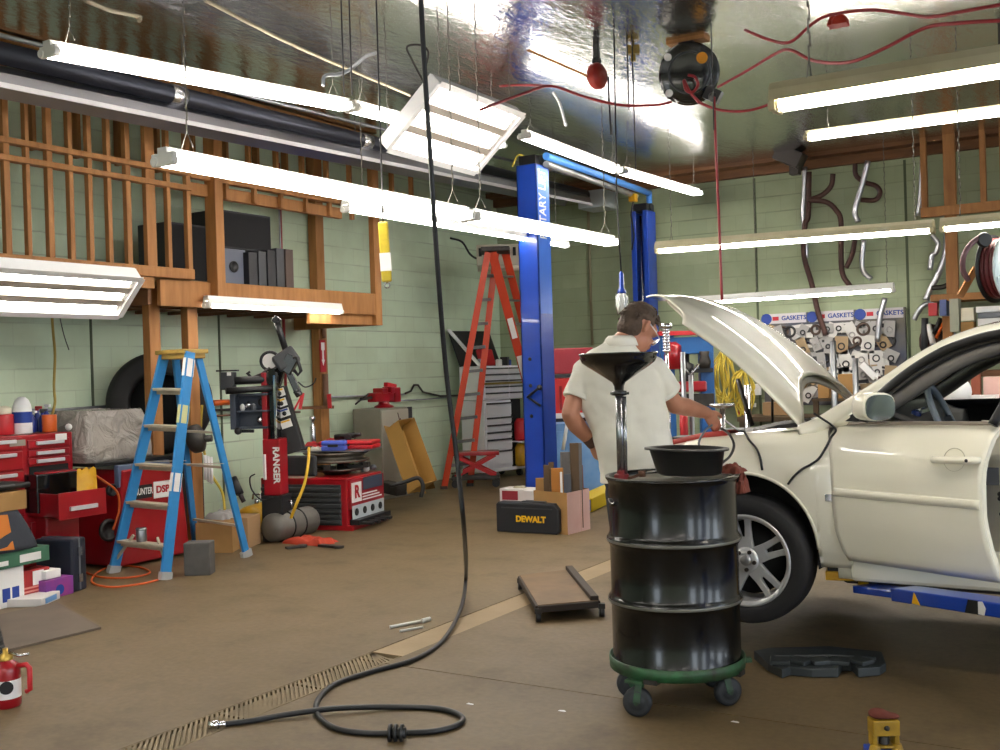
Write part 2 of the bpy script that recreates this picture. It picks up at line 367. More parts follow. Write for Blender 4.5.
# ---------------------------------------------------------------- light and sky
W = bpy.data.worlds.new('World'); SC.world = W; W.use_nodes = True
bg = W.node_tree.nodes['Background']; bg.inputs[0].default_value = (.80, .90, 1., 1); bg.inputs[1].default_value = 2.6
def portal(loc, rot, sx, sy):
    l = bpy.data.lights.new('door_portal', 'AREA'); l.shape = 'RECTANGLE'; l.size = sx; l.size_y = sy; l.cycles.is_portal = True
    o = bpy.data.objects.new('door_portal', l); COL.objects.link(o); o.location = loc; o.rotation_euler = rot
for y0, y1 in ((-3.4, -1.2), (.6, 4.2), (5.4, 9.2)): portal((XR, (y0 + y1) / 2, 1.8), (0, PI / 2, 0), 3.6, y1 - y0)
for x0, x1 in ((-4., -2.5),): portal(((x0 + x1) / 2, YF, 1.3), (PI / 2, 0, 0), x1 - x0, 2.6)
SC.view_settings.view_transform = 'Standard'; SC.view_settings.look = 'None'; SC.view_settings.exposure = 1.35; SC.view_settings.gamma = 1
SC.cycles.use_denoising = True; SC.cycles.max_bounces = 8; SC.cycles.diffuse_bounces = 4; SC.cycles.glossy_bounces = 4; SC.cycles.transparent_max_bounces = 12
SC.cycles.sample_clamp_indirect = 6; SC.cycles.caustics_reflective = False; SC.cycles.caustics_refractive = False
# ================================================================ ceiling lights
tube_m = emis('lit_tube', 'fff8ee', 14.0); enamel = mat('enamel', 'ecebe6', .35); enamel_o = mat('enamel_aged', 'c9c2a4', .45, c2='b5ab88', var=1, sc=6)
chainm = mat('chain_metal', '77746c', .4, .8)
def chain(b, p, z1, r=.004): 
    """a link chain going up from p"""
    n = max(2, int((z1 - p.z) / .05))
    for i in range(n):
        za = p.z + (z1 - p.z) * i / n; zb = p.z + (z1 - p.z) * (i + 1.15) / n; off = .006 if i % 2 else 0
        b.cyl((p.x + off, p.y, za), (p.x + off, p.y, zb), r, n=5)
def strip_light(label, p0, p1, w=.12, tubes=2, mt=None, bare=False, hang=True, chains=(.06, .94), group=None, wing=.0):
    p0 = V(p0); p1 = V(p1); L = (p1 - p0).length; d = (p1 - p0).normalized(); side = d.cross(z_).normalized(); up = side.cross(d)
    mt = mt or enamel; t = thing('strip_light', label, 'ceiling light', p0, 0, group or 'fluorescent strip lights hanging from the ceiling')
    b = B()
    if bare: prof = [(-.03, 0), (-.03, .05), (.03, .05), (.03, 0), (.02, -.004), (-.02, -.004)]
    else: prof = [(-w / 2, -.0), (-w / 2 + .012, .045), (-w * .28, .075), (w * .28, .075), (w / 2 - .012, .045), (w / 2, 0), (w * .42, .004), (w * .25, .03), (-w * .25, .03), (-w * .42, .004)]
    A = [b.v(p0 + side * x + up * z) for x, z in prof]; C = [b.v(p1 + side * x + up * z) for x, z in prof]; n = len(prof)
    b.f(A[::-1]); b.f(C)
    for k in range(n): b.f([A[k], A[(k + 1) % n], C[(k + 1) % n], C[k]])
    obj('housing', b, mt, t, world=True)
    for k in range(tubes):
        s = 0 if tubes == 1 else (-.026 if k == 0 else .026)
        if bare: s = (-.052, .052)[k]
        b = B(); b.cyl(p0 + d * .035 + side * s - up * .012, p1 - d * .035 + side * s - up * .012, .019, n=12); obj('tube', b, tube_m, t, world=True)
    for q in (p0 + d * .012, p1 - d * .012):
        b = B(); R = Matrix((side, d, up)).transposed()
        b.box(q - up * .006, (w * (1.0 if bare else .8), .022, .06), R=R)
        for k in (-1, 1): b.cyl(q + side * ((.052 if bare else .026) * k) - up * .012 - d * .02, q + side * ((.052 if bare else .026) * k) - up * .012 + d * .02, .023, n=12)
        obj('end_socket', b, mt, t, world=True, bev=.003)
    if hang:
        for c in chains:
            q = p0 + d * (L * c) + up * .07; b = B()
            b.tube([q + side * .04, q + V((0, 0, .08)), q - side * .04], .003, 5); chain(b, q + V((0, 0, .08)), ZC); obj('hanging_chain', b, chainm, t, world=True)
    return t
# row along the left, high (x = -4.98)
a = [(47, 47, 347, 103), (352, 104, 500, 142), (524, 132, 618, 167), (622, 168, 698, 190)]
lab = ['long strip light high on the left, nearest the stud wall', 'strip light end to end with the first, beside the square lamp', 'short-looking strip light above the near blue lift post', 'strip light at the far end of the high row, over the far blue post']
for (x0, y0, x1, y1), l in zip(a, lab): strip_light(l, onx(x0, y0 + 3, -4.98), onx(x1, y1 + 3, -4.98), .13, bare=True)
# middle row (x = -3.9)
strip_light('bright strip light hanging low, its open end above the blue stepladder', onx(162, 158, -3.9), onx(466, 215, -3.9), .15, bare=True)
strip_light('strip light continuing the low row, ending right of the near blue post', onx(470, 216, -3.9), onx(612, 242, -3.9), .15, bare=True)
# lower tubes behind the middle row
strip_light('dim strip light seen just beneath the low row, behind it', onx(345, 208, -5.6), onx(566, 245, -5.6), .1, 1)
# under the loft
strip_light('single tube strip light fixed under the edge of the wooden loft', onx(206, 304, -7.12), onx(340, 311, -7.12), .09, 1, hang=False)
# right-hand rows
strip_light('cream strip light crossing above the raised hood', ony(657, 250, 9.2), ony(934, 229, 9.2), .15, 2, enamel_o)
strip_light('strip light continuing to the frame edge beside the hose reel', ony(941, 228, 9.2), ony(941, 228, 9.2) + V((2.42, 0, 0)), .15, 2, enamel_o)
strip_light('big cream strip light nearest the viewer at the upper right', ony(773, 104, 4.2), ony(773, 104, 4.2) + V((2.44, 0, 0)), .135, 2, enamel_o)
strip_light('thin strip light just below the big cream one', ony(806, 137, 9.6), ony(806, 137, 9.6) + V((3.2, 0, -.02)), .12, 2, enamel_o, bare=True)
strip_light('lowest strip light on the back wall above the gasket board', ony(690, 303, 12.9), ony(894, 289, 12.9), .12, 1, chains=(.35, .97))
for k, (x, y) in enumerate(((-6.5, .4), (-3.4, .2), (-.3, .2), (2.8, .2), (-5.2, -2.4), (-1.6, -2.4), (2.0, -2.4), (3.6, 7.2), (3.6, 3.6))):  # unseen strip lights, added to brighten the car and the camera side
    strip_light(['added fill strip light behind the viewer over the left end', 'added fill strip light behind the viewer left of the middle', 'added fill strip light behind the viewer right of the middle', 'added fill strip light behind the viewer over the right end', 'added rear fill strip light by the front door', 'added rear fill strip light in the middle', 'added rear fill strip light at the right', 'added unseen strip light over the far right bay', 'added unseen strip light over the near right bay'][k], (x, y, 2.75), (x + 2.44, y, 2.75), .135, 2, enamel)
# ---------------------------------------------------------------- square troffers
def troffer(label, A, Bp, C, D, lamps=3, chains=True):
    """open box lamp: A-Bp long edge, D-C opposite edge, lit face ABCD"""
    t = thing('troffer_light', label, 'ceiling light', A, 0, 'white box lamps hanging at a slant')
    A, Bp, C, D = [V(p) for p in (A, Bp, C, D)]
    x = (Bp - A).normalized(); y = (D - A).normalized(); n = x.cross(y).normalized()
    if n.z < 0: n = -n
    L = (Bp - A).length; Wd = (D - A).length; b = B(); dp = .11
    def bar(p, q, w, h, off): b.beam(p + n * off, q + n * off, w, h, up=n)
    b.prism([(0, 0), (L, 0), (L, Wd), (0, Wd)], A + n * dp, x, y, .012 * (1 if x.cross(y).dot(n) > 0 else -1))
    bar(A, Bp, .012, dp, dp / 2); bar(D, C, .012, dp, dp / 2); bar(A, D, .012, dp, dp / 2); bar(Bp, C, .012, dp, dp / 2)
    bar(A, Bp, .05, .006, 0); bar(D, C, .05, .006, 0); bar(A, D, .05, .006, 0); bar(Bp, C, .05, .006, 0)
    obj('housing', b, white, t, world=True)
    for k in range(lamps):
        o = A + y * (Wd * (k + .5) / lamps) + n * .05; b = B(); b.cyl(o + x * .05, o + x * (L - .05), .02, n=12); obj('tube', b, tube_m, t, world=True)
    for k in range(1, lamps):
        o = A + y * (Wd * k / lamps) + n * .06; b = B(); b.beam(o - n * .02 + x * .03, o - n * .02 + x * (L - .03), .06, .05, up=n); obj('reflector_ridge', b, mat('ridge_grey', 'a59c90', .5), t, world=True)
    for s in ((0.0, .1), (L, -.1)):
        b = B(); b.beam(A + x * (s[0] + s[1] * .4) + n * .05 + y * .03, D + x * (s[0] + s[1] * .4) + n * .05 - y * .03, .03, .05, up=n); obj('end_socket', b, enamel, t, world=True)
    if True:
        for q in ((A + x * .1, Bp - x * .1, D + x * .1, C - x * .1) if chains else (A + x * .05, D + x * .05)):
            b = B(); chain(b, q + n * dp, ZC); obj('hanging_chain', b, chainm, t, world=True)
A = onx(440, 84, -4.3); Bq = onx(524, 116, -4.3); Dq = onx(388, 150, -4.76); Cq = Dq + (Bq - A)
troffer('white square lamp tilted open toward the floor, centre of the ceiling', A, Bq, Cq, Dq)
Bq = onx(142, 280, -6.3); Cq = onx(106, 317, -6.62); Cq.y = Bq.y + .05; A = Bq - V((0, 1.25, 0)); Dq = Cq - V((0, 1.25, 0))
troffer('white lamp with three lit tubes below the loft at the left edge', A, Bq, Cq, Dq, chains=False)
# ---------------------------------------------------------------- tube heater
t = thing('tube_heater', 'long dark infrared tube heater with metal reflector under the left ceiling', 'heater', (-6.5, 4, 3.5), 0)
def hx(px, py): return onx(px, py, -6.5)
p0 = hx(-40, 60); p1 = hx(598, 199)
b = B(); b.cyl(p0 + V((.12, 0, .07)), p1 + V((.0, -.4, .0)), .075, n=16); obj('burner_tube', b, mat('heater_tube', '3a3c46', .4, .7), t, world=True)
b = B()
prof = [(-.26, -.13), (-.18, -.02), (-.06, .04), (.06, .0), (.12, -.06), (.15, -.15)]
rows = []
for q in (p0, p1 - V((0, .5, 0))): rows.append([q + V((x, 0, z)) for x, z in prof])
b.grid([rows[0], rows[1]], False); obj('reflector', b, mat('reflector_alu', '9a9aa2', .3, .95), t, world=True, solid=.004)
b = B(); b.beam(p0 + V((.153, 0, -.15)), p1 + V((.153, -.5, -.15)), .012, .035); obj('bright_lip', b, mat('lip_white', 'e8e6ea', .3), t, world=True)
for f_ in (.19, .455):
    q = (p0 + V((.12, 0, .07))).lerp(p1 + V((0, -.4, 0)), f_); b = B(); b.cyl(q - V((0, .07, 0)), q + V((0, .07, 0)), .083, n=14); obj('coupling', b, steel, t, world=True)
b = B(); b.bb(p1 + V((-.16, -.3, -.16)), p1 + V((.24, .15, .08))); obj('burner_box', b, mat('box_blue_grey', 'c4ccd6', .5), t, world=True, bev=.01)
b = B(); b.cyl(p0 + V((.1, 0, .19)), p1 + V((.1, -.5, .19)), .018, n=8); obj('gas_pipe', b, galv, t, world=True)
for k in range(4):
    q = p0.lerp(p1, .2 + k * .23) + V((0, 0, .1)); b = B(); chain(b, q, ZC); obj('hanging_chain', b, chainm, t, world=True)
# ================================================================ storage loft on the left wall
LX = -7.2
t = thing('storage_loft', 'wooden storage loft with open stud partition built against the green block wall', 'loft', (LX, 6, 2.37))
def lo(px, py): return onx(px, py, LX)
ztop = ZC - .01; zb = 2.38; zp = 2.46
def stud(px, y, w=.05, z0=None, z1=None, x=LX, nm='stud'):
    p = onx(px, 200, x); b = B(); b.bb((x - .025, p.y - w / 2, zb if z0 is None else z0), (x + .025, p.y + w / 2, ztop if z1 is None else z1)); obj(nm, b, wood, t, world=True, bev=.004)
for px, w in ((6, .05), (27, .035), (49, .05), (70, .042), (89, .042), (108, .042), (127, .05), (149, .10), (167, .04), (187, .05)): stud(px, 0, w)
for k in range(5): b = B(); y = lo(6, 200).y - .42 * (k + 1); b.bb((LX - .045, y - .025, zb), (LX + .045, y + .025, ztop)); obj('stud', b, wood, t, world=True)
yE = lo(188, 260).y + .03; yP = lo(214, 260).y; yC = lo(376, 260).y; y0 = 3.2
def bar(nm, lo_, hi_, m=wood): b = B(); b.bb(lo_, hi_); return obj(nm, b, m, t, world=True, bev=.005)
bar('bottom_plate', (LX - .06, y0, zb - .01), (LX + .05, yE, zp))
bar('band_board', (LX - .02, y0, zb - .11), (LX + .03, lo(152, 270).y, zb - .012))
bar('top_plate', (LX - .05, y0, ztop - .05), (LX + .05, yC, ztop))
for z in (3.17, 3.3):
    bar('rail', (LX - .03, y0, z - .02), (LX + .052, yE, z + .025))
bar('front_beam', (LX - .045, lo(160, 285).y, 2.13), (LX + .0, yP + .08, 2.36))
bar('front_beam', (LX + .0, yP - .02, 2.13), (LX + .045, yC, 2.36))
bar('edge_board', (LX - .05, yC - .2 - .9, 2.02), (LX - .005, yC, 2.16))
bar('header', (LX - .03, yE, 3.27), (LX + .04, yC, 3.42)); bar('header', (LX - .06, yE, 3.13), (LX + .0, yC - .55, 3.24))
for k in range(6): y = yP + .15 + k * .36; bar('cripple', (LX + .0, y - .02, 3.13), (LX + .045, y + .02, 3.27))
for k in range(9): y = yP + .1 + k * .37; bar('stud', (LX - .025, y - .02, 3.42), (LX + .025, y + .02, ztop))
bar('post', (LX - .045, yP - .05, 2.13), (LX + .09, yP + .05, ztop))
bar('post', (LX - .02, yC - .09, 2.02), (LX + .05, yC + .02, ztop))
yq = onx(319, 250, XL + .12).y
bar('wall_post', (XL + .02, yq - .07, 0), (XL + .14, yq + .07, ztop))
for px in (149, 187):
    p = onx(px + 2, 300, LX - .25); bar('support_post', (LX - .30, p.y - .06, .0), (LX - .21, p.y + .06, 2.3))
bar('joist_end', (LX - .5, lo(130, 290).y, 2.14), (LX - .42, lo(150, 290).y + .9, 2.36), wood_d)
for k in range(16):
    y = 3.4 + k * .4
    if y < yC: bar('joist', (XL + .02, y - .02, 2.14), (LX - .05, y + .02, 2.34), wood_d)
bar('return_board', (XL + .02, yC - .045, 2.02), (LX - .02, yC, 2.16))
b = B(); b.bb((XL + .01, y0, 2.345), (LX - .06, yC, 2.375)); obj('deck', b, mat('plywood', '8a6a44', .8, var=.25, sc=3), t, world=True)
# second stud row at the back of the loft (against the wall)
for k in range(14):
    y = 3.6 + k * .46
    if y < yC: bar('wall_stud', (XL + .01, y - .02, 3.55), (XL + .09, y + .02, ztop))
# ---------------------------------------------------------------- things on the loft
blkb = mat('black_laminate', '1d1c22', .5, c2='131317', var=1, sc=6); gryb = mat('grey_laminate', '5a6070', .5)
def loft_box(name, label, cat, px0, px1, pyt, x, d, m, z0=2.377, extra=None):
    a = onx(px0, 270, x); c = onx(px1, 270, x); zt = onx((px0 + px1) / 2, pyt, x).z
    t = thing(name, label, cat, ((x - d / 2), (a.y + c.y) / 2, z0), 0)
    b = B(); b.bb((x - d, a.y, z0), (x, c.y, zt)); obj('cabinet', b, m, t, world=True, bev=.006)
    if extra: extra(t, a.y, c.y, z0, zt, x)
    return t
def grille(t, a, c, z0, z1, x):
    b = B(); b.bb((x, a + .02, z0 + .02), (x + .012, c - .02, z1 - .02)); obj('speaker_grille', b, mat('speaker_cloth', '131215', .9), t, world=True)
loft_box('loudspeaker', 'tall black loudspeaker on the loft beside the thick post', 'loudspeaker', 169, 209, 224, LX - .3, .4, blkb, extra=grille)
def port(t, a, c, z0, z1, x):
    b = B(); q = V((x, (a + c) / 2, (z0 + z1) / 2)); b.lathe([(.055, .0), (.055, .012), (.045, .012), (.045, .002), (.0, .002)], q, (1, 0, 0)); obj('port_ring', b, blackp, t, world=True)
g = loft_box('loudspeaker', 'grey box with a round black hole, below the big black speaker', 'loudspeaker', 221, 246, 249, LX - .17, .3, gryb, extra=port)
zt = onx(233, 249, LX - .17).z
loft_box('loudspeaker', 'big black speaker cabinet standing on the grey box in the loft', 'loudspeaker', 220, 272, 213, LX - .2, .45, blkb, z0=zt + .004, extra=grille)
b = B(); b.bb((LX - .65, onx(247, 270, LX - .2).y + .01, 2.377), (LX - .3, onx(271, 270, LX - .2).y, zt)); one('crate', b, wood_d, 'brown crate behind the binders under the big speaker', 'crate', bev=.004)
for k, (p0_, p1_, py) in enumerate(((249, 258, 252), (259, 267, 251), (268, 276, 250), (277, 285, 248), (286, 294, 249))):
    a = onx(p0_, 270, LX - .1); c = onx(p1_, 270, LX - .1); zt2 = onx(p0_, py, LX - .1).z
    b = B(); b.bb((LX - .32 if k > 2 else LX - .28, a.y, 2.377), (LX - .1, c.y - .006, zt2))
    one('binder', b, [blkb, dgrey, blkb, dgrey, mat('brown_cover', '4a3830', .6)][k], ['narrow black binder closest to the grey speaker box', 'charcoal binder second from the grey speaker box', 'black binder in the middle of five on the loft edge', 'dark grey binder beside the brown one', 'brown covered binder at the end of the loft row'][k], 'binder', 'binders standing at the loft edge', bev=.004)
# long coloured pipe rising by the wall, sign on post, conduit
b = B(); p = onx(286, 400, XL + .06); b.cyl((p.x, p.y, 1.1), (p.x, p.y, 3.9), .017, n=8); one('air_pipe', b, mat('pipe_red', '9a3438', .5), 'thin red air pipe running up the green left wall', 'pipe')
b = B(); p = onx(283, 250, XL + .06); b.cyl((p.x, p.y - .04, 2.4), (p.x, p.y - .04, 3.9), .012, n=8); one('conduit', b, galv, 'thin grey conduit beside the red air pipe above the loft', 'conduit')
b = B(); p = onx(312, 250, XL + .06); b.cyl((p.x, p.y, 2.1), (p.x, p.y, 3.9), .012, n=8); one('conduit', b, galv, 'grey conduit running up beside the inner loft post', 'conduit')
x = XL + .145; zt = onx(323, 340, x).z; z0 = onx(323, 372, x).z; yc = onx(322, 356, x).y
t = thing('arrow_sign', 'narrow red sign with a white down arrow on the wooden wall post', 'sign', (x, yc, z0))
b = B(); b.bb((x, yc - .045, z0), (x + .012, yc + .055, zt)); obj('panel', b, red_l, t, world=True)
b = B(); b.prism([(-.028, 0), (.028, 0), (.028, -.09), (.014, -.09), (.014, -.2), (.026, -.2), (0, -.27), (-.026, -.2), (-.014, -.2), (-.014, -.09), (-.028, -.09)], (x + .012, yc + .005, zt - .03), (0, 1, 0), (0, 0, 1), .003); obj('arrow', b, wht_l, t, world=True)
b = B(); b.cyl((x + .03, yc + .01, z0 - .42), (x + .03, yc + .01, z0 - .02), .035, n=12); b.cyl((x + .03, yc + .01, zt + .02), (x + .03, yc + .01, zt + .2), .022, n=10)
one('post_tube', b, mat('brown_pipe', '7a5540', .6), 'brown rolled tube strapped to the wooden wall post', 'tube')
# conduits on the lower wall
def wallrun(pts, r, m, label, cat='pipe', nm='wall_pipe', x=XL + .05):
    b = B(); b.tube([onx(px, py, x) for px, py in pts], r, 7); return one(nm, b, m, label, cat)
wallrun([(-5, 411), (60, 410), (130, 405), (238, 401)], .016, galv, 'grey conduit along the left wall behind the toolbox')
wallrun([(60, 419), (140, 414), (240, 409)], .014, iron, 'dark pipe just below the conduit on the left wall')
wallrun([(330, 397), (395, 395), (405, 394)], .013, galv, 'short grey conduit right of the wooden wall post')
wallrun([(404, 394), (411, 391), (414, 385), (418, 385), (423, 392), (440, 396), (474, 395)], .014, iron, 'kinked grey pipe on the wall above the cardboard trays')
wallrun([(195, 417), (250, 414), (300, 412)], .012, mat('copper_old', '6a4a38', .5, .6), 'brown pipe behind the blue stepladder and tyre changer')
wallrun([(393, 401), (430, 399), (474, 394)], .01, galv, 'thin wire conduit right of the red vise')
for py, l in ((384, 'upper grey outlet box on the wall behind the red stepladder'), (406, 'lower grey outlet box on the wall behind the red stepladder')):
    q = onx(464, py, XL + .03); t = thing('outlet_box', l, 'outlet', q, 0, 'outlet boxes on the left wall'); b = B(); b.box(q, (.06, .12, .16)); obj('box', b, mat('wall_box', '7f8c74', .6), t, world=True, bev=.006)
    b = B(); b.box(q + V((.032, 0, 0)), (.006, .07, .1)); obj('cover', b, galv, t, world=True)
b = B(); b.tube(bez([onx(51, 300, -8.0), onx(53, 330, -8.1), onx(55, 355, -8.2), onx(54, 385, -8.25), onx(55, 402, -8.2), onx(52, 416, -8.1)]), .012, 7); one('hanging_wire', b, mat('dull_yellow_cord', 'a08a40', .6), 'thin yellow cord hanging down the left wall behind the toolbox', 'cord')
b = B(); b.tube(bez([onx(60, 318, -8.36), onx(64, 335, -8.36), onx(69, 350, -8.36)]), .005, 5); one('thin_wire', b, iron, 'short dark wire hanging on the wall beside the yellow cord', 'wire')
# ================================================================ left benches and tool chest (plane along the wall)
# tool chest: front faces +X. front plane x = CXF
CXF = -7.22
def cf(px, py): return onx(px, py, CXF)
y0 = cf(-55, 500).y; y1 = cf(76, 500).y; zt = cf(40, 434).z; zm = cf(40, 520).z
t = thing('tool_chest', 'red steel tool chest with many drawers, one pulled out, at the left edge', 'tool chest', (CXF - .25, (y0 + y1) / 2, 0))
b = B(); D = .62
b.bb((CXF - D, y0, .12), (CXF - .02, y1, zt)); obj('carcass', b, redp, t, world=True, bev=.01)
def drawer(ya, yb, za, zb, x=CXF, hn=True, out=0):
    b = B(); b.bb((x - .02, ya + .008, za + .006), (x, yb - .008, zb - .006)); o = obj('drawer', b, redp, t, world=True, bev=.006)
    if hn:
        h = B(); h.bb((x, ya + .07, zb - .045), (x + .022, yb - .07, zb - .018)); obj('handle', h, mat('handle_alu', 'd4d4d8', .3, .25), o, world=True, bev=.004)
    return o
ym = cf(25, 480).y
zs = [cf(20, py).z for py in (443, 462, 480, 497, 515, 560)]
zs2 = [zt - .01, zt - .11, zt - .26, zt - .42, zt - .60, zt - .8]
for i in range(5): drawer(y0 + .02, ym, zs2[i + 1], zs2[i])
zr = [cf(50, py).z for py in (438, 448, 456, 464)]
for i in range(3): drawer(ym + .03, y1 - .03, zr[i + 1], zr[i])
za = cf(50, 478).z; zb2 = cf(50, 464).z
b = B(); b.bb((CXF - .03, ym + .05, za), (CXF - .012, y1 - .05, zb2 - .008)); obj('open_slot', b, dark, t, world=True)
drawer(ym + .03, y1 - .03, cf(50, 489).z, za)
# pulled-out drawer
zo0 = cf(60, 515).z + .02; zo1 = cf(60, 489).z; xo = CXF + .36
b = B(); ya, yb = ym + .03, y1 - .01
b.bb((CXF - .02, ya, zo0), (xo, ya + .012, zo1)); b.bb((CXF - .02, yb - .012, zo0), (xo, yb, zo1)); b.bb((CXF - .02, ya, zo0), (xo, yb, zo0 + .012)); b.bb((xo - .012, ya - .01, zo0 - .01), (xo, yb + .01, zo1 + .008))
o = obj('open_drawer', b, redp, t, world=True, bev=.003); h = B(); h.bb((xo, ya + .08, zo0 + .05), (xo + .02, yb - .08, zo0 + .08)); obj('handle', h, mat('handle_alu', 'd4d4d8', .3, .25), o, world=True)
for i in range(2):
    drawer(ym + .03, y1 - .03, .18 + i * (zo0 - .2) / 2, .16 + (i + 1) * (zo0 - .2) / 2)
drawer(y0 + .02, ym, .18, zs2[5] - .02)
for q in (y0 + .15, y1 - .12):
    for xx in (CXF - .12, CXF - .5):
        b = B(); b.cyl((xx, q - .02, .06), (xx, q + .02, .06), .06, n=16); b.bb((xx - .03, q - .035, .06), (xx + .03, q + .035, .125)); obj('caster', b, rubber, t, world=True)
b = B(); q = cf(62, 436); b.bb((CXF + .001, q.y - .06, q.z - .03), (CXF + .004, q.y + .04, q.z + .02)); obj('sticker', b, wht_l, t, world=True)
q = cf(18, 442); b = B(); b.bb((CXF + .001, q.y - .07, q.z - .03), (CXF + .004, q.y + .06, q.z + .015)); obj('sticker', b, mat('grey_sticker', '9a9488', .6), t, world=True)
zT = zt + .004
def on_top(px, x, z=zT): q = onx(px, 440, x); return V((x, q.y, z))
def canister(name, label, cat, p, r, h, m, lid=None, lidh=.03, dome=False, labelm=None, group=None):
    t = thing(name, label, cat, p, 0, group); b = B()
    b.lathe([(r * .96, 0), (r, .006), (r, h), (r * .97, h + .004)] if not dome else [(r * .96, 0), (r, .006), (r, h * .62), (r * .93, h * .78), (r * .7, h * .92), (r * .35, h), (0.001, h + .003)], n=24); obj('body', b, m, t)
    if lid: b = B(); b.lathe([(r * 1.04, h), (r * 1.04, h + lidh), (r * .9, h + lidh + .006)], n=24); obj('lid', b, lid, t)
    if labelm: b = B(); b.lathe([(r + .001, h * .3), (r + .0012, h * .6)], n=24, cap=False); obj('label_band', b, labelm, t)
    return t
canister('coffee_can', 'red can with a pale domed lid on the tool chest at the left edge', 'can', on_top(4, CXF - .2), .075, .15, redl, None)
canister('lid_dome', 'pale round lid sitting in the red can at the left edge', 'lid', on_top(4, CXF - .2, zT + .156), .06, .06, cream, dome=True)
canister('hand_cleaner', 'white domed bottle with a blue stripe and black foot on the tool chest', 'bottle', on_top(23, CXF - .15), .07, .28, white, dome=True, labelm=blue_l)
canister('orange_cup', 'orange plastic cup on the tool chest near the blue bottles', 'cup', on_top(50, CXF - .14), .055, .13, mat('orange_plastic', 'd4601c', .4))
for k, (px, xx, hh, l) in enumerate(((33, -.22, .16, 'small blue spray bottle right beside the white domed bottle'), (38, -.3, .19, 'blue spray bottle in the middle of the chest top'), (43, -.2, .17, 'navy bottle just left of the orange cup'), (47, -.34, .2, 'tall blue bottle behind the orange cup'))):
    t = thing('spray_bottle', l, 'bottle', on_top(px, CXF + xx), 0, 'blue bottles on the tool chest'); b = B(); b.lathe([(.026, 0), (.03, .01), (.03, hh * .6), (.012, hh * .78), (.012, hh * .9)], n=14); obj('body', b, mat('blue_bottle', '24358a', .35), t)
    b = B(); b.lathe([(.014, hh * .88), (.014, hh * .98)], n=10); b.bb((-.012, -.012, hh * .95), (.05, .012, hh * 1.06)); obj('sprayer', b, [white, redl, dgrey, white][k], t, bev=.003)
b = B(); b.sph(on_top(69, CXF - .12, zT + .028), .028, 12); one('white_ball', b, white, 'small white knob on the tool chest corner', 'knob')
# yellow bag in the drawer
q = V((xo - .07, yb - .105, zo0 + .014))
t = thing('snack_bag', 'yellow bag with an orange band standing in the open drawer', 'bag', q)
b = B(); P = []
for s in (0, 1):
    rows = []
    for i in range(9):
        z = i / 8 * .33; wv = .1 - .015 * (i / 8); dep = .045 * math.sin(PI * min(1, i / 8 + .08)) + .003; rows.append([V((dep * (1 if s else -1) * math.cos(PI * (j / 8 - .5)), wv * (j / 8 * 2 - 1), z + .012 * math.sin(j * 2.1) * (i == 8))) for j in range(9)])
    b.grid(rows, True, s == 0)
obj('body', b, mat('yellow_foil', 'd9a81e', .35, c2='c78f12', var=1, sc=14, bump=.4, bsc=25), t)
b = B(); b.bb((.046, -.085, .05), (.05, .085, .12)); obj('band', b, mat('orange_print', 'd8601c', .4), t)
b = B(); b.cyl((0, .0, .0), (0, .0, .0001), .001); b.b.clear()
# ---------------------------------------------------------------- wheel balancer under plastic cover
BX = -7.10
def bf(px, py, x=BX): return onx(px, py, x)
y0 = bf(78, 470).y; y1 = bf(182, 470).y; zc = bf(110, 463).z
t = thing('balancer_cabinet', 'black and red wheel balancer cabinet behind the blue stepladder', 'wheel balancer', (BX - .3, (y0 + y1) / 2, 0))
b = B(); b.bb((BX - .6, y0, .02), (BX, ya + .05, zc - .02)); obj('red_side', b, redp, t, world=True, bev=.015)
b = B(); b.bb((BX - .5, y0 - .012, zc - .32), (BX + .008, ya - .02, zc - .03)); obj('black_panel', b, blackg, t, world=True, bev=.008)
ya = y0 + (y1 - y0) * .27; y0 = bf(97, 470).y
b = B(); b.prism([(0, 0.02), (1.0, .02), (.93, zc - .05), (.08, zc - .05)], (BX + .06, ya, 0), (0, (y1 - ya), 0), (0, 0, 1), -.6)
bm_scale = (y1 - ya)
b.b.clear()
L_ = y1 - ya; b.prism([(0, .02), (L_, .02), (L_ * .9, zc - .06), (L_ * .1, zc - .06)], (BX + .07, ya, 0), (0, 1, 0), (0, 0, 1), -.6); obj('red_panel', b, redp, t, world=True, bev=.015)
b = B(); b.bb((BX - .6, y0 - .03, zc - .02), (BX + .02, y1 - .12, zc + .01)); obj('top_tray', b, blackp, t, world=True, bev=.006)
b = B(); b.bb((BX + .0, ya + .05, zc - .2), (BX + .06, y1 - .18, zc - .02)); obj('display_hood', b, mat('slate', '5c6a86', .4), t, world=True, bev=.01)
b = B(); q1 = bf(134, 486, BX + .07); q2 = bf(152, 497, BX + .07); b.bb((BX + .071, q1.y, q2.z), (BX + .076, q2.y, q1.z)); o = obj('black_label', b, blk_l, t, world=True); txt('HUNTER', .075, (BX + .078, (q1.y + q2.y) / 2, (q1.z + q2.z) / 2), (0, 1, 0), (0, 0, 1), wht_l, o, bold=.001, sx=.62)
b = B(); q1 = bf(153, 482, BX + .07); q2 = bf(171, 496, BX + .07); b.bb((BX + .071, q1.y, q2.z), (BX + .076, q2.y, q1.z)); o = obj('white_label', b, wht_l, t, world=True); txt('DSP', .08, (BX + .078, (q1.y + q2.y) / 2, (q1.z + q2.z) / 2), (0, 1, 0), (0, 0, 1), red_l, o, bold=.003)
for py, r in ((490, .05), (530, .09)):
    q = bf(111 if r < .06 else 108, py); b = B(); b.lathe([(r, 0), (r, .02), (r * .7, .03), (r * .7, .015), (0.001, .015)], (BX, q.y, q.z), (1, 0, 0)); obj('round_port', b, blackp, t, world=True)
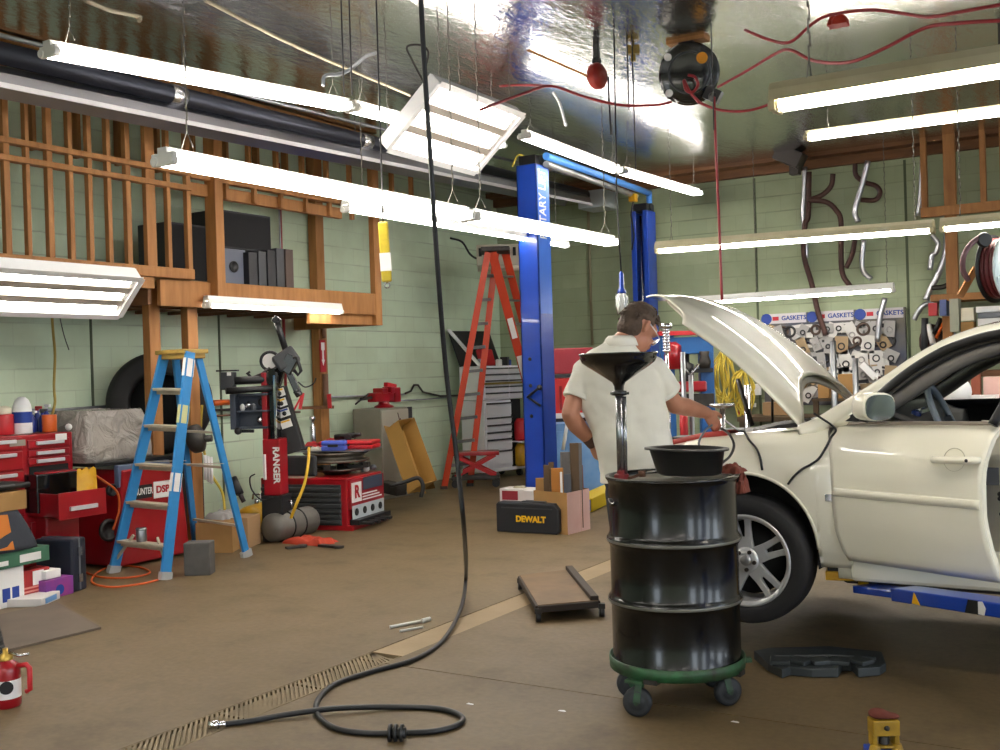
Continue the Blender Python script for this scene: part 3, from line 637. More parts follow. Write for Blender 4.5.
# translucent cover
def cover_mat():
    M = bpy.data.materials.new('clear_plastic_film'); M.use_nodes = True; nt = M.node_tree; N = nt.nodes; L = nt.links; p = N['Principled BSDF']
    p.inputs['Base Color'].default_value = (*lin('b8b0a8'), 1); p.inputs['Roughness'].default_value = .22; p.inputs['Alpha'].default_value = .86; p.inputs['Coat Weight'].default_value = .4
    tc = N.new('ShaderNodeTexCoord'); n = N.new('ShaderNodeTexNoise'); n.inputs['Scale'].default_value = 5; n.inputs['Detail'].default_value = 4; n.inputs['Distortion'].default_value = 1.2; L.new(tc.outputs['Object'], n.inputs[0])
    bp = N.new('ShaderNodeBump'); bp.inputs['Distance'].default_value = .12; bp.inputs['Strength'].default_value = 1; L.new(n.outputs[0], bp.inputs['Height']); L.new(bp.outputs[0], p.inputs['Normal']); return M
za = zc + .01; zb_ = bf(100, 411, BX - .1).z; yl = bf(80, 430, BX - .1).y; yr = bf(150, 430, BX - .1).y
b = B(); rows = []
sec = [(0, 1.0), (.25, 1.0), (.55, .98), (.8, .93), (.95, .86), (1., .8), (1., .8)]
for i in range(13):
    f = i / 12; z = lerp(za, zb_, min(1, f * 1.0)); k = 1 - .16 * f ** 2; row = []
    for j in range(32):
        a = 2 * PI * j / 32; c, s = math.cos(a), math.sin(a); e = .28
        xx = (abs(c) ** e) * sgn(c) * .27 * k; yy = (abs(s) ** e) * sgn(s) * (yr - yl) / 2 * k
        w = 1 + .06 * noise.noise(V((c * 2.5, s * 2.5, f * 3)))
        row.append(V((BX - .3 + xx * w, (yl + yr) / 2 + yy * w, z - .03 * noise.noise(V((c * 3, s * 3, 7))) * f)))
    rows.append(row)
R = [[b.v(p) for p in row] for row in rows]; b.skinr(R, cap=True)
one('dust_cover', b, cover_mat(), 'cloudy plastic dust cover draped over the balancer top', 'plastic cover')
# leaning big tyre
tc = onx(160, 403, -7.92); t = thing('large_tyre', 'large bare black tyre leaning against the wall behind the ladder', 'tyre', (tc.x, tc.y, tc.z - .5))
b = B(); prof = []
Rt, wt = .45, .15
for k in range(17): a = PI * k / 16; prof.append((Rt - .10 + .13 * math.sin(a) ** .6 if math.sin(a) > 0 else Rt - .10, -math.cos(a) * wt))
prof = [(.27, -wt * .8)] + [(.30, -wt)] + prof[1:-1] + [(.30, wt), (.27, wt * .8), (.28, 0)]
ax = V((.70, -.71, .06)); b.lathe(prof + [prof[0]], tc, ax, n=56, cap=False); obj('tread', b, rubber, t, world=True)
b = B(); b.lathe([(.001, -.1), (.29, -.1), (.29, -.09), (.001, -.09)], tc, ax, n=40, cap=False); obj('shade_disc', b, dark, t, world=True)  # black disc put in as the shade inside the deep tyre
b = B(); x_, y_, d2 = basis(ax); q = tc + d2 * wt * .98 + (V((0, 0, 1)) * .8 - V((1, 0, 0)) * .0).normalized() * .38; b.box(q, (.1, .05, .07), R=Matrix((y_, x_, d2)).transposed()); obj('sticker', b, mat('tyre_sticker', 'd8c8a0', .6), t, world=True)
b = B(); b.bb((XL + .05, tc.y - .45, 0), (-7.7, tc.y + .3, tc.z - .49)); one('tyre_bench', b, mat('bench_dark', '2c2826', .7), 'low dark bench against the wall under the large tyre', 'bench')
# ================================================================ blue stepladder
def fiber(c): return mat('ladder_' + c, c, .4, c2=None, var=.15, sc=8)
blu = mat('ladder_blue', '2f86c8', .42, var=.15, sc=8); alu = mat('ladder_alu', 'c4bba6', .45, .25, c2='a89f8a', var=1, sc=10)
f1 = onz(113, 573); f2 = onz(165, 580); r2 = onz(247, 557); r1 = onz(196, 548)
T = at(180, 350, f1.x / ray(113, 573).x); 
tt = 8.35
tA = at(165, 352, tt + .1); tB = at(190, 352, tt - .08); tC = at(197, 352, tt + .05); tD = at(175, 352, tt + .22)
t = thing('stepladder', 'blue fibreglass stepladder with yellow top cap, standing open', 'ladder', (f1 + f2 + r1 + r2) / 4)
def rail(p, q, m, w=.07, d=.028, nm='side_rail'):
    b = B(); b.beam(p, q, d, w, up=(q - p).cross(f2 - f1)); o = obj(nm, b, m, t, world=True, bev=.004); return o
for p, q, s in ((f1, tA, 1), (f2, tB, 1), (r1, tD, 0), (r2, tC, 0)):
    rail(p, q, blu, .085 if s else .06)
    b = B(); dd = (q - p).normalized(); b.beam(p - dd * .0, p + dd * .06, .04, .1, up=dd.cross(f2 - f1)); obj('foot', b, mat('foot_grey', 'a8a8a8', .6), t, world=True)
def step(k, dep=.085):
    a = f1.lerp(tA, k); c = f2.lerp(tB, k); b = B(); n_ = ((tA - f1).cross(f2 - f1)).normalized(); fo = V((n_.x, n_.y, 0)).normalized()
    b.beam(a, c, dep, .022, up=(0, 0, 1)); b.beam(a - V((0, 0, .02)) + fo * 0, c - V((0, 0, .02)), .01, .04, up=(0, 0, 1)); obj('step', b, alu, t, world=True, bev=.003)
for py in (541, 502, 464, 425, 388): step((573 - py) / (573 - 350.))
for k in (.16, .45, .62):
    b = B(); b.beam(r1.lerp(tD, k), r2.lerp(tC, k), .03, .018); obj('rear_brace', b, alu, t, world=True)
for s in ((f1, tA, r1, tD), (f2, tB, r2, tC)):
    b = B(); b.beam(s[0].lerp(s[1], .5), s[2].lerp(s[3], .47), .022, .006); obj('spreader', b, alu, t, world=True)
for s in ((f1, f2, tA, tB),):
    b = B(); b.beam(s[0].lerp(s[2], .06), s[0].lerp(s[2], .175).lerp(s[1].lerp(s[3], .175), .25), .015, .02); obj('knee_brace', b, alu, t, world=True); b = B(); b.beam(s[1].lerp(s[3], .06), s[1].lerp(s[3], .175).lerp(s[0].lerp(s[2], .175), .25), .015, .02); obj('knee_brace', b, alu, t, world=True)
b = B(); c_ = (tA + tB + tC + tD) / 4; xx = (tB - tA).normalized(); xx.z = 0; xx.normalize(); yy = z_.cross(xx); R = Matrix((xx, yy, z_)).transposed()
b.box(c_ + V((0, 0, .0)), ((tB - tA).length + .05, .24, .035), R=R); b.box(c_ + V((0, 0, -.035)), ((tB - tA).length + .02, .20, .04), R=R)
o = obj('top_cap', b, mat('cap_yellow', 'b89a4c', .5, c2='94783a', var=1, sc=12), t, world=True, bev=.006)
p = f2.lerp(tB, .6); b = B(); nn = ((tB - f2).cross(f2 - f1)).normalized(); 
for k, mm in ((.93, wht_l), (.72, mat('faded_yellow', 'c8c890', .6)), (.42, wht_l)):
    q = f2.lerp(tB, k); e = (tB - f2).normalized(); sd = (f2 - f1).normalized(); b = B(); b.beam(q - e * .07 - nn * .0 + sd * .016, q + e * .07 + sd * .016, .003, .05, up=nn); obj('label', b, mm, t, world=True)
    for sg in (1, -1):
        b = B(); b.beam(q - e * .07 + nn * .0435 * sg, q + e * .07 + nn * .0435 * sg, .03, .003, up=nn); obj('label', b, mm, t, world=True)
# paint can on the lower step
q = f1.lerp(tA, (573 - 541) / 223.).lerp(f2.lerp(tB, (573 - 541) / 223.), .45) + V((0, 0, .013))
canister('solvent_can', 'small tin can standing on the lowest ladder step', 'can', q, .04, .09, galv, galv, .01)
# block behind the rear foot
q = onz(200, 574); b = B(); b.box(q + V((0, 0, .125)), (.2, .15, .25), TH); one('concrete_block', b, mat('grey_block', '5e5b58', .9, var=.3, sc=10, bump=.3), 'small grey block on the floor just right of the stepladder', 'block', bev=.008)
# ---------------------------------------------------------------- boxes under the chest
def carton(label, px, py, w, d, h, m, rz=0, z=0, name='carton', cat='box', bev=.004, p=None, parts=None, group=None):
    p = onz(px, py, z) if p is None else V(p)
    t = thing(name, label, cat, p, rz, group); b = B(); b.bb((-w / 2, -d / 2, 0), (w / 2, d / 2, h)); obj('box', b, m, t, bev=bev)
    if parts: parts(t, w, d, h)
    return t
def suit(t, w, d, h):
    for s in (-.25, .25): b = B(); b.bb((w / 2, -.02 + s * d * 0 - .0, h * (.5 + s) - .03), (w / 2 + .01, .02, h * (.5 + s) + .03)); obj('latch', b, steel, t)
    b = B(); b.bb((-w / 2 - .002, -.008, 0.01), (w / 2 + .002, .008, h + .002)); obj('seam_strip', b, greyp, t)
carton('black upright tool case leaning by the toolbox', 62, 590, .32, .15, .38, mat('case_navy', '1e2230', .45), .25, name='tool_case', cat='case', bev=.015, parts=suit)
carton('pale open panel standing behind the black tool case', 62, 580, .03, .38, .42, mat('pale_panel', 'b8b4b0', .6), 0, p=onz(66, 580) + V((-.32, 0.08, 0)), name='panel', cat='panel')
def redlab(t, w, d, h):
    for k, s in ((.75, 'PARTS'), (.45, 'REMAN'), (.3, 'BRAKE')): pass
    b = B(); b.bb((w / 2, -d * .05, h * .5), (w / 2 + .003, d * .3, h * .95)); obj('paper_label', b, wht_l, t)
    for k in (.2, .3, .42): b = B(); b.bb((w / 2, -d * .4, h * k), (w / 2 + .002, d * (.1 + k * .5), h * k + .012)); obj('print_line', b, mat('pale_print', 'd88a80', .6), t)
carton('upright red carton with a white paper label in the left stack', 29, 600, .12, .26, .215, mat('red_carton', 'a02424', .6), .08, parts=redlab)
def bl(t, w, d, h):
    b = B(); b.bb((w / 2, -d * .3, h * .15), (w / 2 + .003, d * .3, h * .5)); obj('blue_print', b, blue_l, t); txt('1', .14, (w / 2 + .004, 0, h * .3), (0, 1, 0), (0, 0, 1), wht_l, t, world=False)
carton('white carton with a blue square print at the frame edge', 4, 606, .14, .22, .26, wht_l, .1, parts=bl)
def pk(t, w, d, h):
    b = B(); b.lathe([(.035, 0), (.035, .003)], (w / 2, .0, h * .4), (1, 0, 0)); obj('round_print', b, blue_l, t)
carton('small magenta and violet carton beside the black case', 52, 596, .16, .24, .13, mat('magenta', 'a43a80', .5, c2='5c3a90', var=1, sc=5), .1, parts=pk)
pz = onz(52, 596)
carton('tiny white box lying on the magenta carton', 0, 0, .10, .13, .06, wht_l, .1, p=pz + V((0.01, -.03, .134)))
def fb(t, w, d, h):
    b = B(); b.bb((w / 2, -d * .3, .01), (w / 2 + .002, d * .3, h - .01)); obj('blue_print', b, mat('sky_print', '6a9ad0', .5), t)
carton('flat white box lying on the floor in front of the stack', 34, 603, .24, .27, .055, mat('offwhite_box', 'd8d2d0', .6), .5, parts=fb)
def gl(t, w, d, h):
    b = B(); b.bb((w / 2, d * .1, h * .2), (w / 2 + .003, d * .38, h * .7)); obj('white_label', b, wht_l, t); b = B(); b.bb((w / 2, -d * .3, h * .2), (w / 2 + .003, -d * .05, h * .5)); obj('white_label', b, wht_l, t)
rp_ = onz(29, 600)
carton('flat green carton lying across the red and white cartons', 0, 0, .3, .62, .105, mat('green_carton', '3c6a52', .6), .1, p=(rp_.x - .05, rp_.y - .20, .264), parts=gl)
t = thing('tool_bag', 'dark canvas bag with an orange patch on the green carton', 'bag', (rp_.x - .05, rp_.y - .24, .372), .1)
b = B(); rows = []
for i in range(9):
    f = i / 8; w_ = lerp(.17, .07, f ** 1.3); l_ = lerp(.3, .2, f ** 1.3); rows.append([b.v((w_ * (abs(math.cos(2 * PI * j / 24)) ** .5) * sgn(math.cos(2 * PI * j / 24)) * (1 + .05 * noise.noise(V((j, f * 3, 1)))), l_ * (abs(math.sin(2 * PI * j / 24)) ** .5) * sgn(math.sin(2 * PI * j / 24)), f * .26)) for j in range(24)])
b.skinr(rows); obj('body', b, mat('canvas', '2b2f38', .9, bump=.3, bsc=30), t)
b = B(); b.beam((.165, -.05, .02), (.085, -.03, .25), .2, .006, up=(1, 0, .3)); obj('patch', b, mat('orange_cloth', 'b86a20', .8), t)
carton('open brown cardboard box on top of the dark bag', 0, 0, .2, .5, .13, card, .1, p=(rp_.x - .09, rp_.y - .24, .634))
b = B(); b.sph((rp_.x - .09, rp_.y - .19, .80), (.1, .26, .035), 16); b.cyl((rp_.x - .02, rp_.y - .34, .785), (rp_.x - .02, rp_.y + .04, .80), .02); one('rubber_pad', b, blackp, 'black rubber pad on top of the brown box', 'pad')
b = B(); b.bb((rp_.x - .19, rp_.y - .35, 0), (rp_.x - .08, rp_.y - .16, .262)); one('carton', b, card, 'brown carton standing between the white and red ones', 'box')
# floor mat, pump bottle, orange cord
p1 = onz(101, 629); p2 = onz(8, 652); p3 = onz(-60, 640); p4 = onz(10, 606)
b = B(); a_ = p1; q = p2 + (p2 - p1) * .8; r__ = V((q.x - .9, q.y + .35, 0)); s__ = a_ + (r__ - q)
b.b.clear(); vs = [a_, q, r__, s__]; lo_v = [b.v((p.x, p.y, .001)) for p in vs]; hi_v = [b.v((p.x, p.y, .014)) for p in vs]
b.f(lo_v[::-1]); b.f(hi_v)
for k in range(4): b.f([lo_v[k], lo_v[(k + 1) % 4], hi_v[(k + 1) % 4], hi_v[k]])
one('floor_mat', b, mat('mat_board', '6f6255', .7, c2='5c5146', var=1, sc=4), 'flat grey-brown board lying on the floor at the left', 'mat')
p = onz(7, 706); t = thing('pump_sprayer', 'red pump sprayer can with black trigger at the lower left edge', 'sprayer', p, .4)
b = B(); b.lathe([(.058, 0), (.064, .008), (.064, .17), (.058, .195), (.035, .21), (.03, .225)], n=28); obj('body', b, redp, t)
b = B(); b.lathe([(.0645, .045), (.0645, .13)], n=28, cap=False); obj('label_band', b, wht_l, t); dl = (Matrix.Rotation(-.4, 3, 'Z') @ V((-p.x, -p.y, 0))).normalized()
b = B(); b.lathe([(.03, 0), (.03, .003)], dl * .0635 + V((0, 0, .1)), dl); obj('round_print', b, blk_l, t)
b = B(); b.lathe([(.033, .2), (.033, .235), (.012, .25), (.012, .27)], n=20); obj('cap', b, mat('brass', 'c0a050', .3, .9), t)
b = B(); b.tube([(.06, 0, .19), (.105, 0, .195), (.12, 0, .18), (.12, 0, .08), (.10, 0, .07)], .012, 8); obj('handle', b, redl, t); b = B(); b.tube([(0.02, 0, .25), (.07, 0, .235), (.12, 0, .245)], .007, 8); obj('nozzle', b, steel, t)
p = onz(2, 668, .0); t = thing('vacuum_hose', 'black ribbed hose end poking in above the red sprayer', 'hose', p + V((-.06, .03, 0)))
b = B(); 
for k in range(26): q = V((-.22 + .006 * k, .12, .008 + .017 * k)); b.torus((p.x - .22 - .005 * k, p.y + .1, .03 + .015 * k), .05, .012, n=20, m=6)
obj('ribs', b, blackp, t, world=True)
def cord(pts, r, m, label, cat='cord', nm='extension_cable', z=.008, group=None, n=8):
    b = B(); b.tube(bez([(onz(px, py, z) if not isinstance(px, V) else px) for px, py in pts], n), r, 6); return one(nm, b, m, label, cat, group)
cord([(84, 572), (100, 577), (120, 578), (140, 576), (150, 572), (138, 567), (115, 566), (98, 572), (92, 582), (110, 587), (140, 584), (158, 580)], .008, orangec, 'orange extension cord coiled on the floor by the stepladder')
b = B(); b.tube(bez([onx(90, 472, -7.0), onx(104, 481, -6.98), onx(117, 492, -6.96), onx(119, 510, -6.96), onx(113, 530, -6.98)]), .009, 6); one('extension_cable', b, orangec, 'orange cord hanging down the black side of the balancer', 'cord')
# ================================================================ tyre changer (red column, black arms, ribbed red base)
def lw(px, py, x): return onx(px, py, x)
CB = -6.9
base0 = onz(250, 528)                         # near-left foot of the base
# local frame of the base: front corner at (350,532)
g1 = onz(383, 521); g0 = onz(348, 531); g2 = onz(300, 520)
xx = (g1 - g0); xx.z = 0; xx.normalize(); yy = V((g2.x - g0.x, g2.y - g0.y, 0)).normalized()
t = thing('tyre_changer', 'red tyre changer with vertical white lettering on its column and a ribbed grey side', 'tyre changer', g0)
yv = V((-1, 0.05, 0)).normalized()            # long side runs towards the wall
yv = V((-.97, -.20, 0)).normalized(); xv = V((-.20, .97, 0)).normalized()
Hb = 1.5 - (474 - 374.6) * (g0.length / 1.06) / 1066 if False else onx(350, 478, g0.x).z
L1 = .95; W1 = .76
def Q(a, c, z): return g0 + yv * a + xv * c + z_ * z
def slab(b, a0, a1, c0, c1, z0, z1, k=0):
    p = [b.v(Q(a, c, z)) for z in (z0, z1) for (a, c) in ((a0, c0), (a1, c0), (a1, c1), (a0, c1))]
    b.f(p[:4][::-1]); b.f(p[4:])
    for i in range(4): b.f([p[i], p[(i + 1) % 4], p[4 + (i + 1) % 4], p[4 + i]])
b = B(); slab(b, 0, L1, 0, W1, .04, Hb); obj('body', b, redp, t, world=True, bev=.012)
b = B(); slab(b, .06, L1 - .02, -.012, 0, .05, Hb - .06); 
for k in range(7): slab(b, .06, L1 - .02, -.035, -.01, .07 + k * (Hb - .14) / 7, .07 + (k + .62) * (Hb - .14) / 7)
obj('ribbed_side', b, mat('rib_grey', '35383a', .6), t, world=True, bev=.004)
b = B(); slab(b, -.05, L1, -.0, W1 + .02, .0, .05); obj('base_plate', b, redp, t, world=True, bev=.006)
b = B(); slab(b, -.10, -.0, .04, W1 - .02, .05, .1)
for k in range(4): slab(b, -.22, -.05, .08 + k * .13, .14 + k * .13, .05, .075)
obj('pedal', b, blackp, t, world=True, bev=.004)
b = B(); slab(b, -.03, 0.0, .02, W1 - .02, Hb - .30, Hb - .02); o = obj('control_panel', b, redp, t, world=True, bev=.004)
b = B(); slab(b, -.034, -.03, .04, .24, Hb - .24, Hb - .05); obj('white_label', b, wht_l, o, world=True)
txt('R', .17, Q(-.038, .14, Hb - .145), -xv * -1, z_, red_l, o, bold=.006)
b = B(); slab(b, -.034, -.03, .28, W1 - .06, Hb - .14, Hb - .02); obj('dark_plate', b, mat('slate_plate', '3a4252', .5), o, world=True)
b = B(); slab(b, -.034, -.03, .04, W1 - .04, Hb - .40, Hb - .27); pl = obj('symbol_strip', b, mat('pale_strip', 'b8c0c4', .5), o, world=True)
for k in range(4):
    c = .12 + k * .17; b = B(); b.lathe([(.035, 0), (.035, .006)], Q(-.036, c, Hb - .335), -yv); obj('symbol', b, blk_l, pl, world=True)
for k in range(3):
    b = B(); slab(b, -.033, -.03, .26, W1 - .08 - .05 * k, Hb - .24 + .028 * k, Hb - .228 + .028 * k); obj('print_line', b, wht_l, o, world=True)
txt('ranger', .05, Q(-.004, .2, .19), xv, z_, wht_l, t, bold=.001)
# turntable above the base
ct = Q(.34, .44, Hb); b = B(); b.lathe([(.12, 0), (.14, .02), (.25, .04), (.27, .05), (.27, .06), (0.001, .06)], ct, n=36); tt_ = obj('turntable', b, mat('worn_steel', '7a7672', .35, .85, c2='54504c', var=1, sc=8), t, world=True)
for k in range(4):
    a = k * PI / 2 + .4; dv = V((math.cos(a), math.sin(a), 0)); b = B(); b.beam(ct + dv * .12 + z_ * .075, ct + dv * .33 + z_ * .075, .07, .03); b.beam(ct + dv * .28 + z_ * .09, ct + dv * .34 + z_ * .09, .06, .05); obj('clamp_jaw', b, iron, tt_, world=True, bev=.004)
# column
def colp(px, py): return at(px, py, tcol)
tcol = 9.75
cb = colp(277, 508); cb.z = 0.0
fz = lambda py: colp(285, py).z
w_ = .24
R = Matrix.Rotation(math.radians(22), 3, 'Z')
def cbox(b, z0, z1, w, d, dx=0, dy=0): b.box(cb + R @ V((dx, dy, 0)) + z_ * ((z0 + z1) / 2), (w, d, z1 - z0), R=R)
b = B(); cbox(b, 0, fz(494), .2, .24); obj('column_foot', b, blackp, t, world=True, bev=.01)
b = B(); cbox(b, fz(494), fz(438), .165, .2); obj('column_cover', b, redp, t, world=True, bev=.012)
b = B(); cbox(b, fz(438), fz(372), .05, .16, -.06); obj('column', b, redp, t, world=True, bev=.006)
b = B(); cbox(b, fz(438), fz(368), .06, .13, .01); obj('column_back', b, blackg, t, world=True, bev=.006)
b = B(); cbox(b, fz(438), fz(375), .02, .02, .045, -.08); obj('chrome_rod', b, chrome, t, world=True)
fr = R @ V((0, -1, 0)); rt = R @ V((1, 0, 0))
txt('RANGER', .085, cb + fr * .102 + rt * .045 + z_ * ((fz(494) + fz(438)) / 2 + .02), -z_, rt, wht_l, t, bold=.003)
b = B(); q = cb + fr * .105 - rt * .065; b.bb((q.x - .012, q.y - .01, fz(478)), (q.x + .012, q.y + .01, fz(453))); obj('slide_mark', b, wht_l, t, world=True)
b = B(); b.cyl(at(238, 431, tcol - .1), at(254, 431, tcol - .1), .015, n=8); b.sph(at(238, 431, tcol - .12), .035, 10); obj('lock_lever', b, blackp, t, world=True)
# slanted assist tower, black, with warning labels
pA = at(322, 452, 9.95); pB = at(272, 372, 9.95); pA0 = at(298, 452, 9.95)
b = B(); b.beam(at(296, 452, 9.9), at(277, 388, 9.9), .17, .14, up=FW); obj('assist_tower', b, blackp, t, world=True, bev=.01)
for k, (px, py) in enumerate(((279, 393), (281, 403), (284, 413), (286, 424))):
    b = B(); b.beam(at(px - 1, py - 4, 9.80), at(px + 1.6, py + 3.6, 9.80), .10, .01, up=FW); o = obj('warning_label', b, wht_l, t, world=True)
    b = B(); b.beam(at(px - .9, py - 3.6, 9.79), at(px - .4, py - 2, 9.79), .08, .01, up=FW); obj('yellow_band', b, [yel_l, yel_l, blue_l, yel_l][k], o, world=True)
    if k < 3: b = B(); b.sph(at(px + .4, py + .5, 9.795), (.022, .022, .022), 8); obj('mark', b, blk_l, o, world=True)
# horizontal arms
def rod(nm, a, c, r, m=blackp, n=12): b = B(); b.cyl(a, c, r, n=n); return obj(nm, b, m, t, world=True)
rod('upper_arm', at(230, 381, 9.6), at(278, 379, 9.75), .036); rod('lower_arm', at(226, 391, 9.5), at(277, 388, 9.7), .03)
b = B(); b.beam(at(222, 381, 9.6), at(235, 381, 9.6), .12, .16); b.beam(at(227, 383, 9.6), at(229, 390, 9.6), .05, .05); o = obj('tool_holder', b, dgrey, t, world=True, bev=.006)
b = B(); b.beam(at(217, 371, 9.6), at(238, 370.5, 9.6), .08, .014); obj('holder_plate', b, iron, o, world=True); b = B(); b.beam(at(227, 374, 9.53), at(231, 374, 9.53), .01, .03); obj('mark', b, wht_l, o, world=True)
b = B(); b.beam(at(271, 384, 9.75), at(271, 372, 9.75), .12, .12, up=FW); obj('arm_head', b, dgrey, t, world=True, bev=.01)
# tool cupboard
q = at(252, 411, 9.7); b = B(); Rq = Matrix.Rotation(TH, 3, 'Z'); s_ = 9.7 / 1066
b.box(q + Rq @ V((-.155, 0, 0)), (.05, .16, .32), R=Rq); b.box(q + Rq @ V((0, .07, 0)), (.3, .02, .32), R=Rq); b.box(q + Rq @ V((0.02, 0, -.15)), (.27, .16, .02), R=Rq); b.box(q + Rq @ V((.02, 0, .0)), (.27, .15, .015), R=Rq); b.box(q + Rq @ V((.02, 0, .15)), (.27, .16, .02), R=Rq)
cup = obj('tool_cupboard', b, mat('slate_blue', '3a4250', .5), t, world=True, bev=.003)
for k in range(4):
    b = B(); b.sph(q + Rq @ V((-.08 + .05 * k, -.02, .035 + (k % 2) * .02 - (.14 if k == 3 else 0))), (.028, .02, .035), 10); obj('tool_bit', b, [wht_l, steel, greyp, steel][k], cup, world=True)
b = B(); b.box(Q(.5, .02, Hb + .12) , (.34, .05, .2), R=Matrix((-yv, xv, z_)).transposed()); obj('bead_shield', b, dgrey, t, world=True, bev=.02)
# press arm assembly at the top
rod('mast', at(276, 320, 9.8), at(287, 354, 9.85), .03); b = B(); b.beam(at(274, 318, 9.8), at(279, 322, 9.8), .09, .06); obj('mast_cap', b, blackp, t, world=True, bev=.008)
b = B(); b.beam(at(276, 366, 9.8), at(296, 353, 9.85), .16, .16, up=FW); obj('press_head', b, dgrey, t, world=True, bev=.02)
b = B(); b.beam(at(294, 356, 9.8), at(285, 372, 9.8), .12, .12, up=FW); b.beam(at(288, 370, 9.8), at(298, 392, 9.8), .06, .06, up=FW); b.cyl(at(296, 390, 9.8), at(300, 396, 9.8), .035); obj('press_arm', b, blackg, t, world=True, bev=.008)
b = B(); b.beam(at(284, 362, 9.8), at(275, 390, 9.85), .07, .10, up=FW); b.beam(at(272, 372, 9.85), at(277, 400, 9.85), .11, .11, up=FW); obj('support_leg', b, blackg, t, world=True, bev=.008)
b = B(); b.tube([at(293, 358, 9.7), at(297, 357, 9.7), at(301, 371, 9.7), at(298, 375, 9.7), at(294, 370, 9.7)], .016, 8); obj('grip_handle', b, blackp, t, world=True)
b = B(); b.torus(at(270, 361, 9.9), .085, .014, ax=-FW, n=24, m=8); b.lathe([(.078, 0), (.078, .01)], at(270, 361, 9.93), -FW, n=24); hw = obj('hand_wheel', b, [blackp], t, world=True)
b = B(); b.lathe([(.07, 0), (.07, .006)], at(270, 361, 9.9), -FW, n=24); obj('wheel_disc', b, wht_l, hw, world=True)
b = B(); b.tube([at(250, 372, 9.7), at(247, 373, 9.7), at(252, 378, 9.7), at(262, 374, 9.7), at(270, 368, 9.7)], .014, 8); obj('bead_tool', b, blackp, t, world=True)
b = B(); b.tube(bez([at(298, 382, 9.9), at(305, 387, 9.95), at(313, 384, 10), at(316, 378, 10)]), .007, 6); obj('air_line', b, blackp, t, world=True)
b = B(); b.tube(bez([at(273, 497, 9.6), at(262, 500, 9.6), at(252, 490, 9.6), at(250, 478, 9.6), at(255, 474, 9.6)]), .007, 6); obj('air_line', b, blackp, t, world=True)
b = B(); b.cyl(at(275, 392, 9.7), at(274, 420, 9.7), .02, n=8); b.torus(at(262, 402, 9.75), .03, .008, ax=FW, n=16, m=6); obj('linkage', b, iron, t, world=True)
# red bracket and bottle jack hanging at the post behind
t2 = thing('wall_bracket', 'red steel bracket shelf fixed across the wooden wall post', 'bracket', onx(318, 408, -8.2))
def bar2(p, q, w, m, nm): b = B(); b.beam(p, q, w, w, up=FW); obj(nm, b, m, t2, world=True, bev=.003)
bar2(lw(300, 408, -8.15), lw(333, 407, -8.15), .035, wood_d, 'cross_bar'); bar2(lw(300, 409, -8.1), lw(303, 393, -8.1), .035, redl, 'upright'); bar2(lw(303, 393, -8.1), lw(291, 416, -8.1), .02, redl, 'brace'); bar2(lw(330, 408, -8.1), lw(329, 394, -8.1), .045, redl, 'upright')
b = B(); p = lw(313, 440, -8.1); b.lathe([(.03, 0), (.035, .02), (.033, .18), (.02, .2), (.02, .25), (.035, .27), (.035, .3)], (p.x, p.y, onx(313, 443, -8.1).z), n=16)
one('hanging_cylinder', b, steel, 'chrome and grey cylinder hanging under the red bracket', 'cylinder')
# clutter on the turntable
top = Hb + .16
def clut(name, label, cat, fn, m, px, py, t_, **k):
    b = B(); p = at(px, py, t_); fn(b, p); return one(name, b, m, label, cat, **k)
# wheel lying on the clamps
wr = at(345, 458, 9.1); t = thing('wheel_rim', 'wheel rim lying flat on the tyre changer turntable', 'wheel rim', (ct.x, ct.y, Hb + .128))
b = B(); b.lathe([(.24, 0), (.32, .0), (.335, .015), (.32, .025), (.28, .03), (.27, .06), (.32, .08), (.335, .09), (.32, .10), (.25, .095), (.25, .02)], n=40, cap=False); obj('rim', b, mat('old_alloy', '8a8276', .4, .7, c2='5a544c', var=1, sc=6), t)
b = B(); b.lathe([(.06, .08), (.25, .088), (.25, .07), (.06, .06)], n=30, cap=False); obj('disc', b, iron, t)
zk = Hb + .236
b = B(); b.box((ct.x - .02, ct.y + .02, zk + .006), (.8, .5, .012), .3); one('metal_sheet', b, galv, 'thin bright metal sheet lying on the wheel rim', 'sheet')
def open_case(label, loc, w, d, h, m, rz):
    t = thing('tool_case', label, 'tool case', loc, rz); b = B(); b.bb((-w / 2, -d / 2, 0), (w / 2, d / 2, h * .5)); obj('base', b, m, t, bev=.012)
    b = B(); b.bb((-w / 2, -d / 2, h * .5 + .003), (w / 2, d / 2, h)); obj('lid', b, m, t, bev=.015); b = B(); b.bb((-.05, -d / 2 - .02, h * .4), (.05, -d / 2, h * .65)); obj('latch', b, blackp, t, bev=.003)
zc2 = zk + .013
open_case('blue plastic case on the metal sheet above the tyre changer', (ct.x + .13, ct.y - .18, zc2), .24, .13, .10, mat('periwinkle', '4a62c8', .4), .5)
open_case('flat red case behind the blue one on the tyre changer', (ct.x + .08, ct.y + .12, zc2), .56, .3, .08, redl, .35)
b = B(); b.rag((ct.x - .28, ct.y - .04, zc2), .3, .24, .09, 3, 20); one('shop_rag', b, mat('rag_red', '9a1f22', .9), 'crumpled red shop rag left of the blue case', 'rag')
b = B(); b.rag((ct.x - .16, ct.y + .15, zc2), .22, .2, .12, 9); one('shop_rag', b, mat('rag_red', '9a1f22', .9), 'red rag heaped behind, at the back edge of the metal sheet', 'rag')
b = B(); b.rag((ct.x - .12, ct.y - .16, zc2), .16, .1, .05, 5); one('shop_rag', b, mat('rag_white', 'c8c4bc', .9), 'small pale rag beside the blue plastic case', 'rag')
